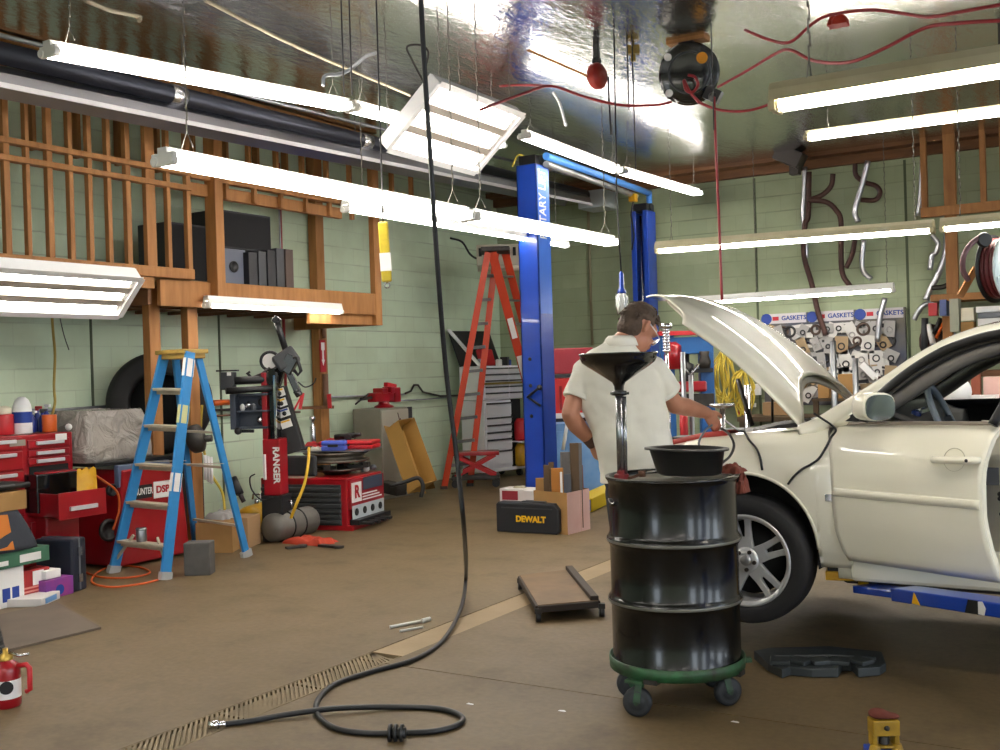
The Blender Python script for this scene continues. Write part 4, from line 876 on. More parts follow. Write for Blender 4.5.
b = B(); p = V((ct.x - .02, ct.y + .16, zc2 + .105)); b.cyl(p + V((-.12, 0, 0)), p + V((.1, .04, .02)), .03); b.cyl(p + V((.05, 0, 0)), p + V((.06, -.02, -.0)), .035); b.cyl(p + V((.1, .03, .02)), p + V((.17, .05, .03)), .02); one('air_gun', b, blackp, 'black air tool lying on the flat red case', 'air tool')
b = B(); p = V((ct.x - .35, ct.y - .18, zc2)); b.cyl(p + V((-.08, -.04, .02)), p + V((.16, .04, .02)), .016); one('screwdriver', b, blackp, 'black handled tool lying at the left end of the metal sheet', 'tool')
for k in range(9):
    random.seed(40 + k); a = V((Q(.05, .35 + .03 * k, 0).x + random.uniform(-.05, .1), Q(.05, .35 + .03 * k, 0).y, 0)); z = Hb + .001 + .0 * k
    q0 = Q(.06 + random.uniform(0, .12), .48 + .03 * k, Hb + .02 + .0 * k); b = B(); 
    if k % 3 == 0: b.torus(q0 + z_ * .04, .03, .01, ax=(1, .4, .3), n=16, m=6); nm, lb = 'pipe_ring', 'bright metal ring in the heap at the far corner of the tyre changer'
    elif k % 3 == 1: b.cyl(q0, q0 + V((random.uniform(-.12, .12), random.uniform(-.1, .1), .10)), .012); nm, lb = 'metal_rod', 'short metal rod in the heap at the far corner of the tyre changer'
    else: b.sph(q0 + z_ * .02, (.04, .03, .03), 10); nm, lb = 'metal_lump', 'small metal fitting in the heap at the far corner of the tyre changer'
    one(nm, b, [steel, greyp, mat('white_fitting', 'c8c8c8', .5)][(k + k // 3) % 3], lb, 'metal part', 'metal scraps on the tyre changer corner')
# yellow hose down from the changer
b = B(); b.tube(bez([at(309, 448, 9.2), at(308, 465, 9.0), at(304, 485, 8.95), at(296, 505, 8.9), at(291, 518, 8.95)]), .013, 8); one('yellow_hose', b, mat('hose_yellow', 'c8a020', .5), 'yellow hose hanging down in front of the tyre changer', 'hose')
# ---------------------------------------------------------------- tanks on the floor
def tank(label, a, c, r, m, bands=True):
    a = V(a); c = V(c); t = thing('air_tank', label, 'tank', ((a.x + c.x) / 2, (a.y + c.y) / 2, 0)); d = (c - a); L = d.length; b = B()
    prof = [(r * math.sin(k * PI / 16), r * .55 * (1 - math.cos(k * PI / 16))) for k in range(9)]
    prof = prof + [(q[0], L - q[1]) for q in prof[::-1]]; b.lathe(prof, a, d, n=28); obj('body', b, m, t, world=True)
    if bands:
        for f in (.34, .6): b = B(); b.torus(a + d * f, r + .004, .008, ax=d, n=32, m=6); obj('strap', b, blackp, t, world=True)
    b = B(); q = a + d * .42 + z_ * r; b.cyl(q - z_ * .02, q + z_ * .05, .02); b.tube([q + V((-.05, 0, .04)), q + V((-.04, 0, .09)), q + V((.05, 0, .09)), q + V((.06, 0, .03))], .01, 6); obj('valve', b, steel, t, world=True)
    return t
ga = onz(269, 544); gc = onz(313, 533); ga.z = gc.z = .135
tank('grey air tank with two black straps lying in front of the tyre changer', ga, gc, .13, mat('tank_grey', '77746e', .5, .3, c2='5c5852', var=1, sc=5))
ya_ = onz(243, 538) + V((-.0, .05, 0)); yb_ = onz(268, 530) + V((-.05, .1, 0)); ya_.z = yb_.z = .145
tank('yellow air tank lying behind the grey one', ya_, yb_, .14, mat('tank_yellow', 'c89a14', .4, c2='9c7812', var=1, sc=6), False)
b = B(); p = at(247, 505, 9.3); b.tube([at(233, 478, 9.35), at(240, 494, 9.3)], .035, 10); b.tube([at(240, 494, 9.3), at(244, 502, 9.3)], .02, 10); one('tank_lever', b, blackp, 'black angled grip standing over the yellow tank', 'handle')
b = B(); b.rag(onz(312, 543) + z_ * .002, .40, .26, .085, 2, 22); one('shop_rag', b, mat('rag_orange', 'b03c24', .9), 'crumpled orange-red rag on the floor by the grey tank', 'rag')
for k, (px, py, qx, qy) in enumerate(((286, 548, 302, 546), (320, 545, 339, 547))):
    b = B(); a = onz(px, py, .012); c = onz(qx, qy, .012); b.beam(a, c, .06, .02); b.cyl(c - z_ * .01, c + z_ * .012, .045); one('air_wrench', b, iron, ['dark wrench on the floor left of the orange-red rag', 'dark wrench on the floor right of the orange-red rag'][k], 'wrench', bev=.004)
# carton, rags and clutter behind the ladder
carton('brown cardboard box on the floor seen through the stepladder', 222, 549, .32, .42, .26, card, .5)
b = B(); b.rag(onz(222, 549) + V((-.04, .05, .262)), .24, .2, .1, 6); one('shop_rag', b, mat('rag_grey', '9a9896', .9), 'pale grey rag on the cardboard box behind the stepladder', 'rag')
carton('pale cardboard box next to the yellow tank behind the ladder', 243, 546, .22, .3, .27, mat('tan_card', '9c7c58', .85), .4)
b = B(); b.tube(bez([at(202, 405, 9.9), at(201, 430, 9.9), at(205, 455, 9.8), at(212, 475, 9.7), at(222, 492, 9.6), at(225, 510, 9.5)]), .012, 6); one('yellow_hose', b, ropey, 'yellow-green hose hanging behind the stepladder', 'hose')
b = B(); b.lathe([(.1, 0), (.12, .02), (.12, .08), (.04, .12)], at(191, 440, 9.0), rt * 1 + z_ * .2, n=20); b.cyl(at(195, 440, 9.0), at(212, 438, 9.0), .03); one('balancer_shaft', b, iron, 'dark hub cone and shaft sticking out behind the stepladder', 'shaft')
b = B(); p = onx(213, 403, -8.3); b.cyl(p, p + V((.0, .22, 0)), .03); one('rack_tool', b, mat('orange_plastic', 'd4601c', .4), 'orange tool handle stuck in the wall rack right of the ladder', 'handle')
b = B()
for k in range(3): b.cyl(at(205 + 3 * k, 455 + k, 9.5), at(206 + 3 * k, 480 + 2 * k, 9.5), .014)
one('spray_can', b, white, 'thin white cans behind the stepladder rails', 'can')
# ================================================================ far left corner
# metal cabinet box with vise
q0 = onz(400, 486) ; XF = -7.75
def xf(px, py, x=XF): return onx(px, py, x)
t = thing('metal_cabinet', 'grey-beige metal cabinet with a red vise on top, left wall', 'cabinet', (XF - .25, (xf(350, 430).y + xf(405, 430).y) / 2, 0))
zt = xf(380, 409).z
ya, ym_, yb = xf(381, 430).y, xf(381.5, 430).y, xf(412, 430).y
b = B(); b.bb((XF - .42, ya, .0), (XF, yb, zt)); obj('body', b, mat('beige_metal', '8f8c7e', .55, c2='7a776a', var=1, sc=4), t, world=True, bev=.008)
b = B(); b.bb((XF, ym_, .05), (XF + .012, yb - .08, zt - .02)); obj('door', b, mat('putty', 'a8a294', .55), t, world=True, bev=.003)
b = B(); b.bb((XF, yb - .08, .02), (XF + .01, yb, zt)); obj('edge_trim', b, dgrey, t, world=True)
for k in range(3): b = B(); b.beam((XF + .014, yb - .3 + .05 * k, zt - .06 - .07 * k), (XF + .014, yb - .25 + .03 * k, zt - .2 - .05 * k), .006, .012, up=(1, 0, 0)); obj('scratch_mark', b, mat('plum', '4a2430', .7), t, world=True)
p = V((XF - .2, xf(384, 405, XF - .2).y, zt + .002)); t = thing('bench_vise', 'red bench vise on top of the beige metal cabinet', 'vise', p)
b = B(); b.lathe([(.12, 0), (.12, .02), (.07, .04), (.06, .08)], p, n=20); b.beam(p + V((0, -.24, .13)), p + V((0, .12, .13)), .13, .11); obj('body', b, redp, t, world=True, bev=.012)
b = B(); b.bb(p + V((-.07, .14, .06)), p + V((.07, .26, .24))); b.bb(p + V((-.075, .06, .17)), p + V((.075, .14, .25))); obj('fixed_jaw', b, redp, t, world=True, bev=.012)
b = B(); b.bb(p + V((-.075, -.12, .17)), p + V((.075, .0, .24))); obj('moving_jaw', b, redp, t, world=True, bev=.012)
b = B(); b.cyl(p + V((0, -.24, .13)), p + V((0, -.44, .12)), .018); b.cyl(p + V((-.1, -.42, .06)), p + V((.1, -.42, .18)), .01); obj('screw_handle', b, iron, t, world=True)
b = B(); b.beam(p + V((0.02, .02, .28)), p + V((0.02, .2, .25)), .06, .05); one('vise_block', b, redl, 'small red block sitting on the vise jaws', 'block')
# cardboard trays leaning
def tray(label, a, c, e, dep, m):
    """open-top tray: a bottom-left, c bottom-right, e top-left corners; dep = wall height"""
    a, c, e = V(a), V(c), V(e); x = (c - a); y = (e - a); n = x.cross(y).normalized(); n = n if n.dot(-FW) > 0 else -n
    t = thing('cardboard_tray', label, 'cardboard tray', a, 0, 'open cardboard trays leaning by the wall'); w = .006
    b = B(); b.beam(a + x / 2, e + x / 2, x.length, w, up=n); obj('back', b, m, t, world=True)
    for s, q in ((0, 1), (1, -1)):
        p = a + x * s; b = B(); b.beam(p + n * dep / 2, p + y + n * dep / 2, w, dep, up=n); obj('side', b, m, t, world=True)
    for s in (0, 1): p = a + y * s; b = B(); b.beam(p + n * dep / 2, p + x + n * dep / 2, w, dep, up=n); obj('end', b, m, t, world=True)
tray('closed-side cardboard tray leaning with its side to the tyre changer', at(408, 494, 11.5), at(424, 489, 11.8), at(386, 430, 11.9), .20, mat('tray_brown', 'a8803e', .8, var=.12, sc=4))
tray('open cardboard tray leaning, showing its brown inside', at(414, 491, 12.2), at(435, 488, 12.2), at(395, 428, 12.6), .12, mat('tray_brown_dark', '8a642c', .8, var=.15, sc=4))
b = B(); b.tube(bez([at(390, 486, 11.2), at(405, 482, 11.2), at(418, 478, 11.2), at(423, 486, 11.2), at(421, 497, 11.2)]), .022, 8); one('rubber_strap', b, blackp, 'black bent strap lying against the cardboard trays', 'strap')
b = B(); b.beam(at(383, 486, 11.6) , at(402, 490, 11.4), .15, .12); one('dark_box', b, iron, 'dark metal block on the floor by the cardboard trays', 'block', bev=.01)
# ---------------------------------------------------------------- red extension ladder (tall stepladder)
lred = mat('ladder_red', 'cc4426', .42, var=.12, sc=6)
fa = onz(444, 489); fb_ = onz(470, 486); fc = onz(531, 469); 
t_ = fa.length
top1 = at(489, 251, 13.2); top2 = at(497, 251, 13.2)
t = thing('stepladder', 'tall red fibreglass stepladder standing open beside the silver tool chest', 'ladder', (fa + fb_) / 2)
def lr(p, q, w=.08): b = B(); b.beam(p, q, .035, w, up=FW.cross(q - p)); obj('side_rail', b, lred, t, world=True, bev=.004)
A0, A1 = fa, at(488, 252, 13.3); B0, B1 = fb_, at(496, 252, 13.6)
dA = at(444, 489, (fa - EYE).dot(FW)); 
lr(A0, A1); lr(B0, B1)
C0 = onz(552, 478); C1 = at(492, 252, 13.35); D0 = onz(560, 468) ; D1 = at(505, 252, 13.7)
lr(C0, C1, .11); lr(D0, D1, .1)
for k in range(1, 10):
    b = B(); f = k / 10.; b.beam(A0.lerp(A1, f), B0.lerp(B1, f), .02, .04); obj('rung', b, galv, t, world=True)
    b = B(); b.beam(C0.lerp(C1, f), D0.lerp(D1, f), .07, .025); obj('step', b, galv, t, world=True)
b = B(); c = (A1 + B1 + C1 + D1) / 4; b.box(c + z_ * .02, (.36, .42, .06), TH); obj('top_cap', b, iron, t, world=True, bev=.01)
for py in (325, 340):
    pass
q = C0.lerp(C1, .68); e = (C1 - C0).normalized(); b = B(); b.beam(q - e * .14 - FW * .06, q + e * .14 - FW * .06, .07, .004, up=FW); obj('label', b, wht_l, t, world=True)
q = C0.lerp(C1, .50); b = B(); b.beam(q - e * .2 - FW * .06, q + e * .2 - FW * .06, .085, .004, up=FW); obj('label', b, wht_l, t, world=True)
for p in (A0, B0, C0, D0): b = B(); b.box(p + z_ * .02, (.09, .07, .04), TH); obj('foot', b, iron, t, world=True)
# ---------------------------------------------------------------- silver tool chest with open lid
sc_f = 13.5
S0 = onz(486, 473, .10); S0.z = 0; S1 = onz(524, 463)
tS = (S0 - EYE).dot(FW); xs = (at(521, 465, tS + .55) - at(483, 474, tS)); xs.z = 0; Ws = xs.length; xs.normalize(); ys = z_.cross(xs)
t = thing('rolling_tool_chest', 'silver roller tool chest with many drawers and open lid behind the red stepladder', 'tool chest', S0)
def SQ(a, c, z): return S0 + xs * a + ys * c + z_ * z
def sbox(b, a0, a1, c0, c1, z0, z1):
    p = [b.v(SQ(a, c, z)) for z in (z0, z1) for (a, c) in ((a0, c0), (a1, c0), (a1, c1), (a0, c1))]
    b.f(p[:4][::-1]); b.f(p[4:])
    for i in range(4): b.f([p[i], p[(i + 1) % 4], p[4 + (i + 1) % 4], p[4 + i]])
silver = mat('silver_paint', 'f2f2f8', .35); zt1 = at(484, 401, tS).z; zt2 = at(484, 366, tS).z
W2 = Ws * 1.0
b = B(); sbox(b, 0, W2 * .70, 0, .45, .14, zt1); obj('lower_body', b, silver, t, world=True, bev=.01)
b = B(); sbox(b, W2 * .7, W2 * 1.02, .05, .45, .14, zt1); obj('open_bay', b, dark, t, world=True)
b = B(); sbox(b, -.02, W2 * 1.02, -.02, .45, .10, .14); obj('base_shelf', b, silver, t, world=True, bev=.005)
b = B(); sbox(b, -.02, W2 * 1.02, 0, .45, zt1 + .01, zt2); obj('upper_body', b, silver, t, world=True, bev=.01)
zz = [.16, .40, .56, .66, .76, .86, zt1 - .02]
for k in range(len(zz) - 1):
    b = B(); sbox(b, .03, W2 * .68, -.02, 0, zz[k] + .01, zz[k + 1] - .012); o = obj('drawer', b, silver, t, world=True, bev=.004); b = B(); sbox(b, .03, W2 * .68, -.04, -.018, zz[k + 1] - .035, zz[k + 1] - .012); obj('handle', b, dgrey, o, world=True)
n = 5
for k in range(n):
    za_ = lerp(zt1 + .03, zt2 - .02, k / n); zb_ = lerp(zt1 + .03, zt2 - .02, (k + 1) / n)
    for a0, a1 in ((.02, W2 * .62), (W2 * .65, W2 * .98)):
        b = B(); sbox(b, a0, a1, -.02, 0, za_ + .006, zb_ - .008); o = obj('drawer', b, silver, t, world=True, bev=.004); b = B(); sbox(b, a0, a1, -.035, -.018, zb_ - .028, zb_ - .008); obj('handle', b, dgrey, o, world=True)
b = B(); sbox(b, -.03, W2 * 1.02, -.05, -.02, (zt1 + zt2) / 2 - .02 , (zt1 + zt2) / 2 + .01)
obj('gold_strip', b, mat('brass_strip', 'a08a50', .4, .6), t, world=True)
b = B(); p = [SQ(-.05, .45, zt2 + .02), SQ(W2 + .1, .45, zt2 + .02)]; b.beam(SQ(-.02 + W2 / 2, .40, zt2), SQ(-.02 + W2 / 2, .62, zt2 + .50), W2 + .04, .03, up=ys); o = obj('open_lid', b, blackp, t, world=True, bev=.005)
b = B(); b.beam(SQ(-.05, .0, zt2 + .0), SQ(-.05, .60, zt2 + .52), .02, .06, up=xs); obj('lid_edge', b, silver, t, world=True)
for a in (.05, W2 * .95):
    for c in (.05, .4): b = B(); b.cyl(SQ(a - .02, c, .05), SQ(a + .02, c, .05), .05); obj('caster', b, blackp, t, world=True)
b = B(); b.box(SQ(W2 * .48, .30, zt2 + .12), (.3, .05, .24), R=Matrix((xs, ys, z_)).transposed() @ Matrix.Rotation(-.3, 3, 'X')); one('drill_case', b, redl, 'red plastic case standing inside the open lid of the silver chest', 'case', bev=.02)
for k, (a, c, s, m, l) in enumerate(((.08, .1, .05, mat('grey_item', '90949c', .5), 'small grey canister on top of the silver chest, left end'), (.55, .1, .045, white, 'small white jar on the silver chest lid well'), (.68, .08, .06, blackp, 'dark box in the middle of the silver chest top'), (.8, .1, .04, blue_l, 'small blue box at the right end of the silver chest top'))):
    b = B(); b.box(SQ(W2 * a, c, zt2 + s), (s * 1.8, s * 1.8, s * 2), .3) if k > 1 else b.lathe([(s, 0), (s, s * 1.8), (s * .6, s * 2)], SQ(W2 * a, c, zt2 + .001)); one('small_box' if k > 1 else 'small_jar', b, m, l, 'container', bev=.004)
for k, (z0, m, l) in enumerate(((.5, redl, 'red tank standing in the open side bay of the silver chest'), (.145, yellowp, 'yellow tank low in the open side bay of the silver chest'))):
    b = B(); b.lathe([(.07, 0), (.085, .03), (.085, .25), (.05, .31)], SQ(W2 * .86, -.05, z0), n=16); one('gas_bottle', b, m, l, 'tank')
b = B(); sbox(b, W2 * .74, W2 * 1.0, -.16, .04, .48, .498); one('bay_shelf', b, silver, 'thin shelf under the red tank beside the silver chest', 'shelf')
# red floor jack at ladder foot
p = onz(470, 489) + V((-.1, .3, 0)); t = thing('floor_jack', 'red scissor table on small wheels under the red stepladder', 'jack', p); R2 = Matrix.Rotation(TH, 3, 'Z')
b = B(); b.box(p + z_ * .43, (.62, .3, .05), R=R2); obj('platform', b, redp, t, world=True, bev=.008)
b = B(); b.box(p + z_ * .12, (.62, .3, .05), R=R2); obj('base', b, iron, t, world=True, bev=.008)
for s in (-.12, .12):
    b = B(); b.beam(p + R2 @ V((-.26, s, .14)), p + R2 @ V((.26, s, .41)), .03, .05); b.beam(p + R2 @ V((.26, s, .14)), p + R2 @ V((-.26, s, .41)), .03, .05); obj('scissor_arm', b, redl, t, world=True)
for a in (-.26, .26):
    for s in (-.15, .15): b = B(); b.cyl(p + R2 @ V((a, s - .02, .05)), p + R2 @ V((a, s + .02, .05)), .05); obj('caster', b, blackp, t, world=True)
b = B(); b.cyl(p + R2 @ V((-.3, -.1, .2)), p + R2 @ V((-.18, -.2, .22)), .03); obj('pump', b, chrome, t, world=True)
# unit heater in the corner
p = at(500, 256, 14.2); t = thing('wall_fan', 'beige slotted unit heater in the corner above the red stepladder', 'heater', p); R3 = Matrix.Rotation(TH, 3, 'Z')
b = B(); b.box(p, (.62, .3, .28), R=R3); obj('housing', b, mat('beige_paint', 'b0ab98', .5), t, world=True, bev=.01)
b = B(); 
for k in range(8): b.box(p + R3 @ V((-.26 + k * .075, -.155, .04)), (.04, .02, .11), R=R3)
obj('louvre', b, dark, t, world=True)
b = B(); b.cyl(p + R3 @ V((-.3, -.1, -.16)), p + R3 @ V((.3, -.1, -.16)), .05); obj('drum_fan', b, mat('beige_paint', 'b0ab98', .5), t, world=True)
b = B(); b.tube(bez([at(487, 259, 14.1), at(478, 259, 14.1), at(470, 254, 14.1), at(462, 242, 14.1), at(450, 238, 14.1)]), .015, 6); obj('cable', b, blackp, t, world=True)
# ================================================================ two-post lift (blue)
def post(label, px, pyt, t_, H, side, arm_lab=None):
    c = at(px, 380, t_); c.z = 0
    t = thing('lift_post', label, 'vehicle lift', c, 0, 'blue two-post vehicle lift'); w, dpt = .24, .27
    # C-section open towards the other post (side = +1 open to +Y)
    b = B(); x0, x1 = -w / 2, w / 2
    b.bb((x0, -dpt / 2 if side > 0 else dpt / 2 - .02, 0), (x1, -dpt / 2 + .02 if side > 0 else dpt / 2, H))
    for xx in (x0, x1 - .02): b.bb((xx, -dpt / 2, 0), (xx + .02, dpt / 2, H))
    e = dpt / 2 if side > 0 else -dpt / 2
    for xx in (x0, x1 - .07): b.bb((xx, e - .01, 0), (xx + .07, e + .01, H))
    obj('column', b, bluep, t, bev=.006)
    b = B(); b.bb((-w * .32, -dpt * .25, .25), (w * .32, dpt * .3, 1.9)); obj('carriage', b, mat('blue_dark', '14308a', .4), t, bev=.01)
    b = B(); b.bb((-w / 2 - .06, -dpt / 2 - .08, 0), (w / 2 + .06, dpt / 2 + .08, .02)); obj('base_plate', b, bluep, t, bev=.004)
    b = B(); b.cyl((-.04, 0, .02), (-.04, 0, H - .05), .015); b.cyl((.06, 0.05, .02), (.06, .05, H - .05), .012); obj('lift_chain', b, steel, t)
    b = B(); b.bb((-w / 2 + .02, -dpt / 2 + .03, H), (w / 2 - .02, dpt / 2, H + .10)); b.cyl((-w / 2, 0.02, H + .06), (w / 2, .02, H + .06), .05); obj('top_bracket', b, blackp, t, bev=.004)
    for k in range(2): b = B(); b.sph((-.05 + .1 * k, (e + .012), 2.5), .012, 8); obj('bolt', b, iron, t)
    return t, c
HT = at(533, 160, 11.2).z - .05
LP, cN = post('near blue lift post with white vertical lettering, left of the working person', 538.5, 160, 11.3, HT, 1)
FP, cF = post('far blue lift post behind the working person, black bracket on top', 648, 203, 14.3, at(645, 212, 14.3).z, -1)
# faces: lettering on the +X side facing the camera right
q = cN + V((.121, .0, 0)); 
b = B(); zA = at(548, 166, 11.2).z; zB = zA - 1.55; b.bb((q.x, q.y - .125, zB), (q.x + .004, q.y + .125, zA)); pl = obj('lit_face_plate', b, mat('lit_face_blue', '3f74dc', .35), LP, world=True)  # paler blue plate puts the light on this face into its colour
txt('ROTARY LIFT', .205, (q.x + .006, q.y - .02, zA - .03), (0, 0, 1), (0, -1, 0), wht_l, LP, bold=.003, align='RIGHT', sx=.60)
b = B(); p = cN + V((.0, -.16, 1.2)); b.cyl(p + V((-.05, 0, .0)), p + V((.12, -.04, .10)), .014); b.cyl(p + V((-.05, .01, .0)), p + V((.10, -.0, -.09)), .012); b.sph(p + V((.12, -.04, .1)), .03, 10); obj('release_lever', b, blackp, LP, world=True)
for zz in (1.0, 1.32, 1.6): b = B(); b.sph(cN + V((-.02, -.137, zz)), .02, 10); obj('bolt', b, iron, LP, world=True)
b = B(); b.tube(bez([cN + V((-.02, 0, HT + .06)), cN + V((-.1, -.1, HT + .12)), cN + V((-.17, -.13, HT + .0))]), .012, 6); obj('hydraulic_hose', b, ropey, LP, world=True)
# overhead pipe joining the posts
t = thing('overhead_beam', 'light blue tube spanning overhead between the two lift posts', 'beam', cN + z_ * HT)
pa = at(546, 156, 11.15); pb = at(649, 193, 14.3); b = B(); b.cyl(pa, pb, .04, n=14); b.cyl(pb, V((pb.x, pb.y, pb.z - .2)), .04, n=14); b.sph(pb, .041, 12); obj('blue_tube', b, mat('sky_blue_paint', '4d8fe0', .35), t, world=True)
b = B(); b.cyl(at(546, 164, 11.2), at(636, 196, 14.2), .035, n=10); obj('grey_tube', b, mat('pale_tube', '9a9a98', .4, .5), t, world=True)
b = B(); q = at(633, 198, 14.0); b.box(q, (.09, .1, .1)); obj('limit_switch', b, yellowp, t, world=True, bev=.006)
b = B(); b.tube([q - z_ * .05, at(631, 215, 14.1), at(634, 235, 14.2), at(632, 250, 14.2)], .012, 6); obj('cable', b, blackp, t, world=True)
# yellow foot and light-blue drum behind the post
t = thing('lift_swing_bar', 'yellow and blue swing arm lying on the floor at the near lift post', 'lift arm', onz(597, 503))
b = B(); p0 = onz(582, 505, .08); p1 = onz(606, 494, .08); b.beam(p0 , p1 + (p1 - p0) * .6, .22, .14); obj('yellow_pad', b, mat('bright_yellow', 'e0c020', .5), t, world=True, bev=.01)
b = B(); b.beam(p0 + (p0 - p1) * 1.2 + V((-.1, .2, 0)), p0, .2, .12); obj('arm', b, bluep, t, world=True, bev=.01)
t = thing('blue_cabinet', 'faded light blue steel cabinet behind the working person', 'cabinet', at(582, 480, 12.2)); R2 = Matrix.Rotation(TH, 3, 'Z')
c = at(580, 425, 12.4); z1 = at(580, 424, 12.2).z; b = B(); b.box((c.x, c.y, z1 / 2 + .01), (.72, .45, z1), R=R2); obj('body', b, mat('faded_blue', '4f86c8', .55, c2='7fa6d0', var=1, sc=5), t, world=True, bev=.01)
b = B(); o = V((c.x, c.y, 0)); b.box(o + R2 @ V((0, -.228, z1 * .5)), (.6, .01, z1 * .82), R=R2); obj('door', b, mat('faded_blue_2', '5a90cc', .55, c2='86aad4', var=1, sc=6), t, world=True, bev=.004)
b = B(); b.cyl(at(569, 412, 12.05), at(563, 450, 12.0), .02); one('broom_stick', b, white, 'white stick leaning in front of the blue cabinet', 'stick')
# red cabinets behind the near post
t = thing('red_cabinet', 'red tool chest with a flat red lid behind the near lift post', 'tool chest', at(566, 480, 13.0))
z0, z1, zl = at(566, 418, 12.9).z, at(566, 378, 12.9).z, at(566, 348, 12.9).z
c = at(568, 400, 13.1); c.z = 0
b = B(); b.box(c + z_ * ((z0 + z1) / 2), (.62, .4, z1 - z0), R=R2); obj('upper_box', b, mat('bright_red', 'd02828', .4), t, world=True, bev=.01)
b = B(); b.box(c + z_ * (z0 / 2), (.6, .4, z0 - .01), R=R2); obj('lower_box', b, mat('navy_red', '2a2c3a', .5), t, world=True, bev=.01)
b = B(); b.box(c + z_ * (z1 + .025), (.62, .41, .04), R=R2); obj('dark_band', b, dgrey, t, world=True)
b = B(); b.box(c + z_ * ((z1 + .05 + zl) / 2), (.62, .40, zl - z1 - .05), R=R2); obj('lid', b, mat('dull_red', 'a82434', .4), t, world=True, bev=.015)
for k in range(3): b = B(); b.box(c + R2 @ V((-.1 + .15 * k, -.205, (z0 + z1) / 2)), (.03, .015, (z1 - z0) * .6), R=R2); obj('rib', b, redp, t, world=True)
b = B(); b.box(c + R2 @ V((-.0, -.22, z0 + .03)), (.4, .03, .06), R=R2); obj('white_strip', b, wht_l, t, world=True)
b = B(); b.box(at(594, 362, 13.4), (.28, .2, .26), R=R2); one('blue_box', b, bluep, 'small blue metal box behind the person beside the red lid', 'box', bev=.01)
# wall conduit, seam of pipes on the back wall
b = B(); a = ony(588, 200, YB - .04); c2 = ony(593, 345, YB - .04); b.cyl((a.x, YB - .04, a.z + .3), (a.x, YB - .04, c2.z), .02, n=8); one('wall_conduit', b, mat('conduit_tan', '8c8468', .5), 'tan conduit running down the back wall by the hanging lamp', 'conduit')
b = B(); b.cyl(ony(655, 200, YB - .2), ony(655, 201, YB - .2) - z_ * .001, .001); 
# ================================================================ hanging lamps, cables, reels
def hang(name, label, cat, pts, r, m, n=6, smooth=6):
    b = B(); b.tube(bez(pts, smooth) if len(pts) > 2 else pts, r, n); return one(name, b, m, label, cat)
def roof_pt(p): return V((p.x, p.y, ZC))
t8 = 8.2; pL = at(622, 300, t8); t = thing('inspection_lamp', 'white caged work lamp with blue grip hanging by its cable', 'lamp', pL)
b = B(); b.lathe([(.03, .05), (.042, .02), (.045, -.05), (.035, -.10), (.015, -.11)], pL, n=18); obj('bulb_guard', b, mat('lamp_white', 'd8dcd8', .35), t, world=True)
for k in range(8): a = k * PI / 4; b = B(); b.tube([pL + V((math.cos(a) * .047, math.sin(a) * .047, z)) for z in (.05, -.05)] + [pL + V((math.cos(a) * .035, math.sin(a) * .035, -.12))], .003, 5); obj('cage_wire', b, steel, t, world=True)
b = B(); b.lathe([(.035, .05), (.035, .07), (.02, .09), (.018, .20), (.008, .22)], pL, n=14); obj('grip', b, bluep, t, world=True)
b = B(); b.tube([pL + z_ * .2, V((pL.x - .02, pL.y, pL.z + .8)), V((pL.x, pL.y, ZC))], .006, 6); obj('cable', b, blackp, t, world=True)
# thin cables from ceiling
for k, (px, py, tt2, top_, l) in enumerate((
    (636, 178, 8.5, 55, 'twin thin black cord hanging just right of the small red reel'),
    (629, 110, 8.5, 60, 'short thin cord hanging between the small red reel and the brass hook'),
    (344, 95, 6.6, 0, 'thin black cord hanging from the ceiling over the first light joint'),
    (352, 95, 6.7, 0, 'second thin cord beside the one over the first light joint'),
    (714, 130, 8.2, 90, 'thin cord dropping from the black cord reel'))):
    p = at(px, py, tt2); hang('hanging_cable', l, 'cord', [roof_pt(p), p], .005, blkhose)
p = at(384, 160, 6.3); 
# yellow pull tag hanging
pt_ = at(386, 222, 6.3); t = thing('pull_tag', 'yellow padded strap with white label hanging from a cord above the wall', 'tag', pt_)
R6 = Matrix.Rotation(TH, 3, 'Z') @ Matrix.Rotation(math.radians(-8), 3, 'Y')
zz1, zz2 = at(383, 222, 6.3), at(387, 282, 6.3); dd = (zz2 - zz1); b = B(); b.beam(zz1, zz2, .06, .035, up=FW); obj('strap', b, mat('strap_yellow', 'c8b020', .5, c2='a89418', var=1, sc=20), t, world=True, bev=.01)
b = B(); b.beam(zz1 + dd * .52, zz1 + dd * .82, .064, .037, up=FW); obj('label', b, wht_l, t, world=True)
b = B(); b.torus(zz2 - z_ * .02, .015, .004, ax=FW, n=14, m=5); obj('hook', b, steel, t, world=True)
b = B(); b.tube([roof_pt(zz1), zz1], .005, 6); obj('cord', b, blkhose, t, world=True)
# big black hose from ceiling to the floor
h = [at(419, -40, 4.9), at(424, 60, 4.95), at(430, 150, 5.0), at(437, 260, 5.1), at(446, 370, 5.25), at(457, 460, 5.3), at(464, 530, 5.3)]
fl = [onz(466, 575, .16), onz(461, 608, .05), onz(443, 640, .012), onz(415, 659, .012), onz(370, 672, .012), onz(335, 684, .012), onz(318, 700, .012), onz(318, 715, .012), onz(335, 728, .012), onz(365, 733, .012), onz(400, 733, .012), onz(436, 731, .012), onz(459, 724, .012), onz(461, 716, .012), onz(440, 709, .012), onz(400, 707, .012), onz(340, 708, .026), onz(290, 714, .02), onz(250, 721, .012), onz(226, 724, .012)]
t = thing('air_hose', 'long black air hose hanging from the ceiling and looped on the floor', 'hose', onz(400, 715))
b = B(); b.tube(bez(h + fl, 10), .0125, 10); obj('hose', b, blkhose, t, world=True)
b = B(); e0 = onz(226, 724, .014); e1 = onz(209, 725, .014); b.cyl(e0, e0.lerp(e1, .45), .013); b.cyl(e0.lerp(e1, .45), e1, .019); obj('coupler', b, chrome, t, world=True)
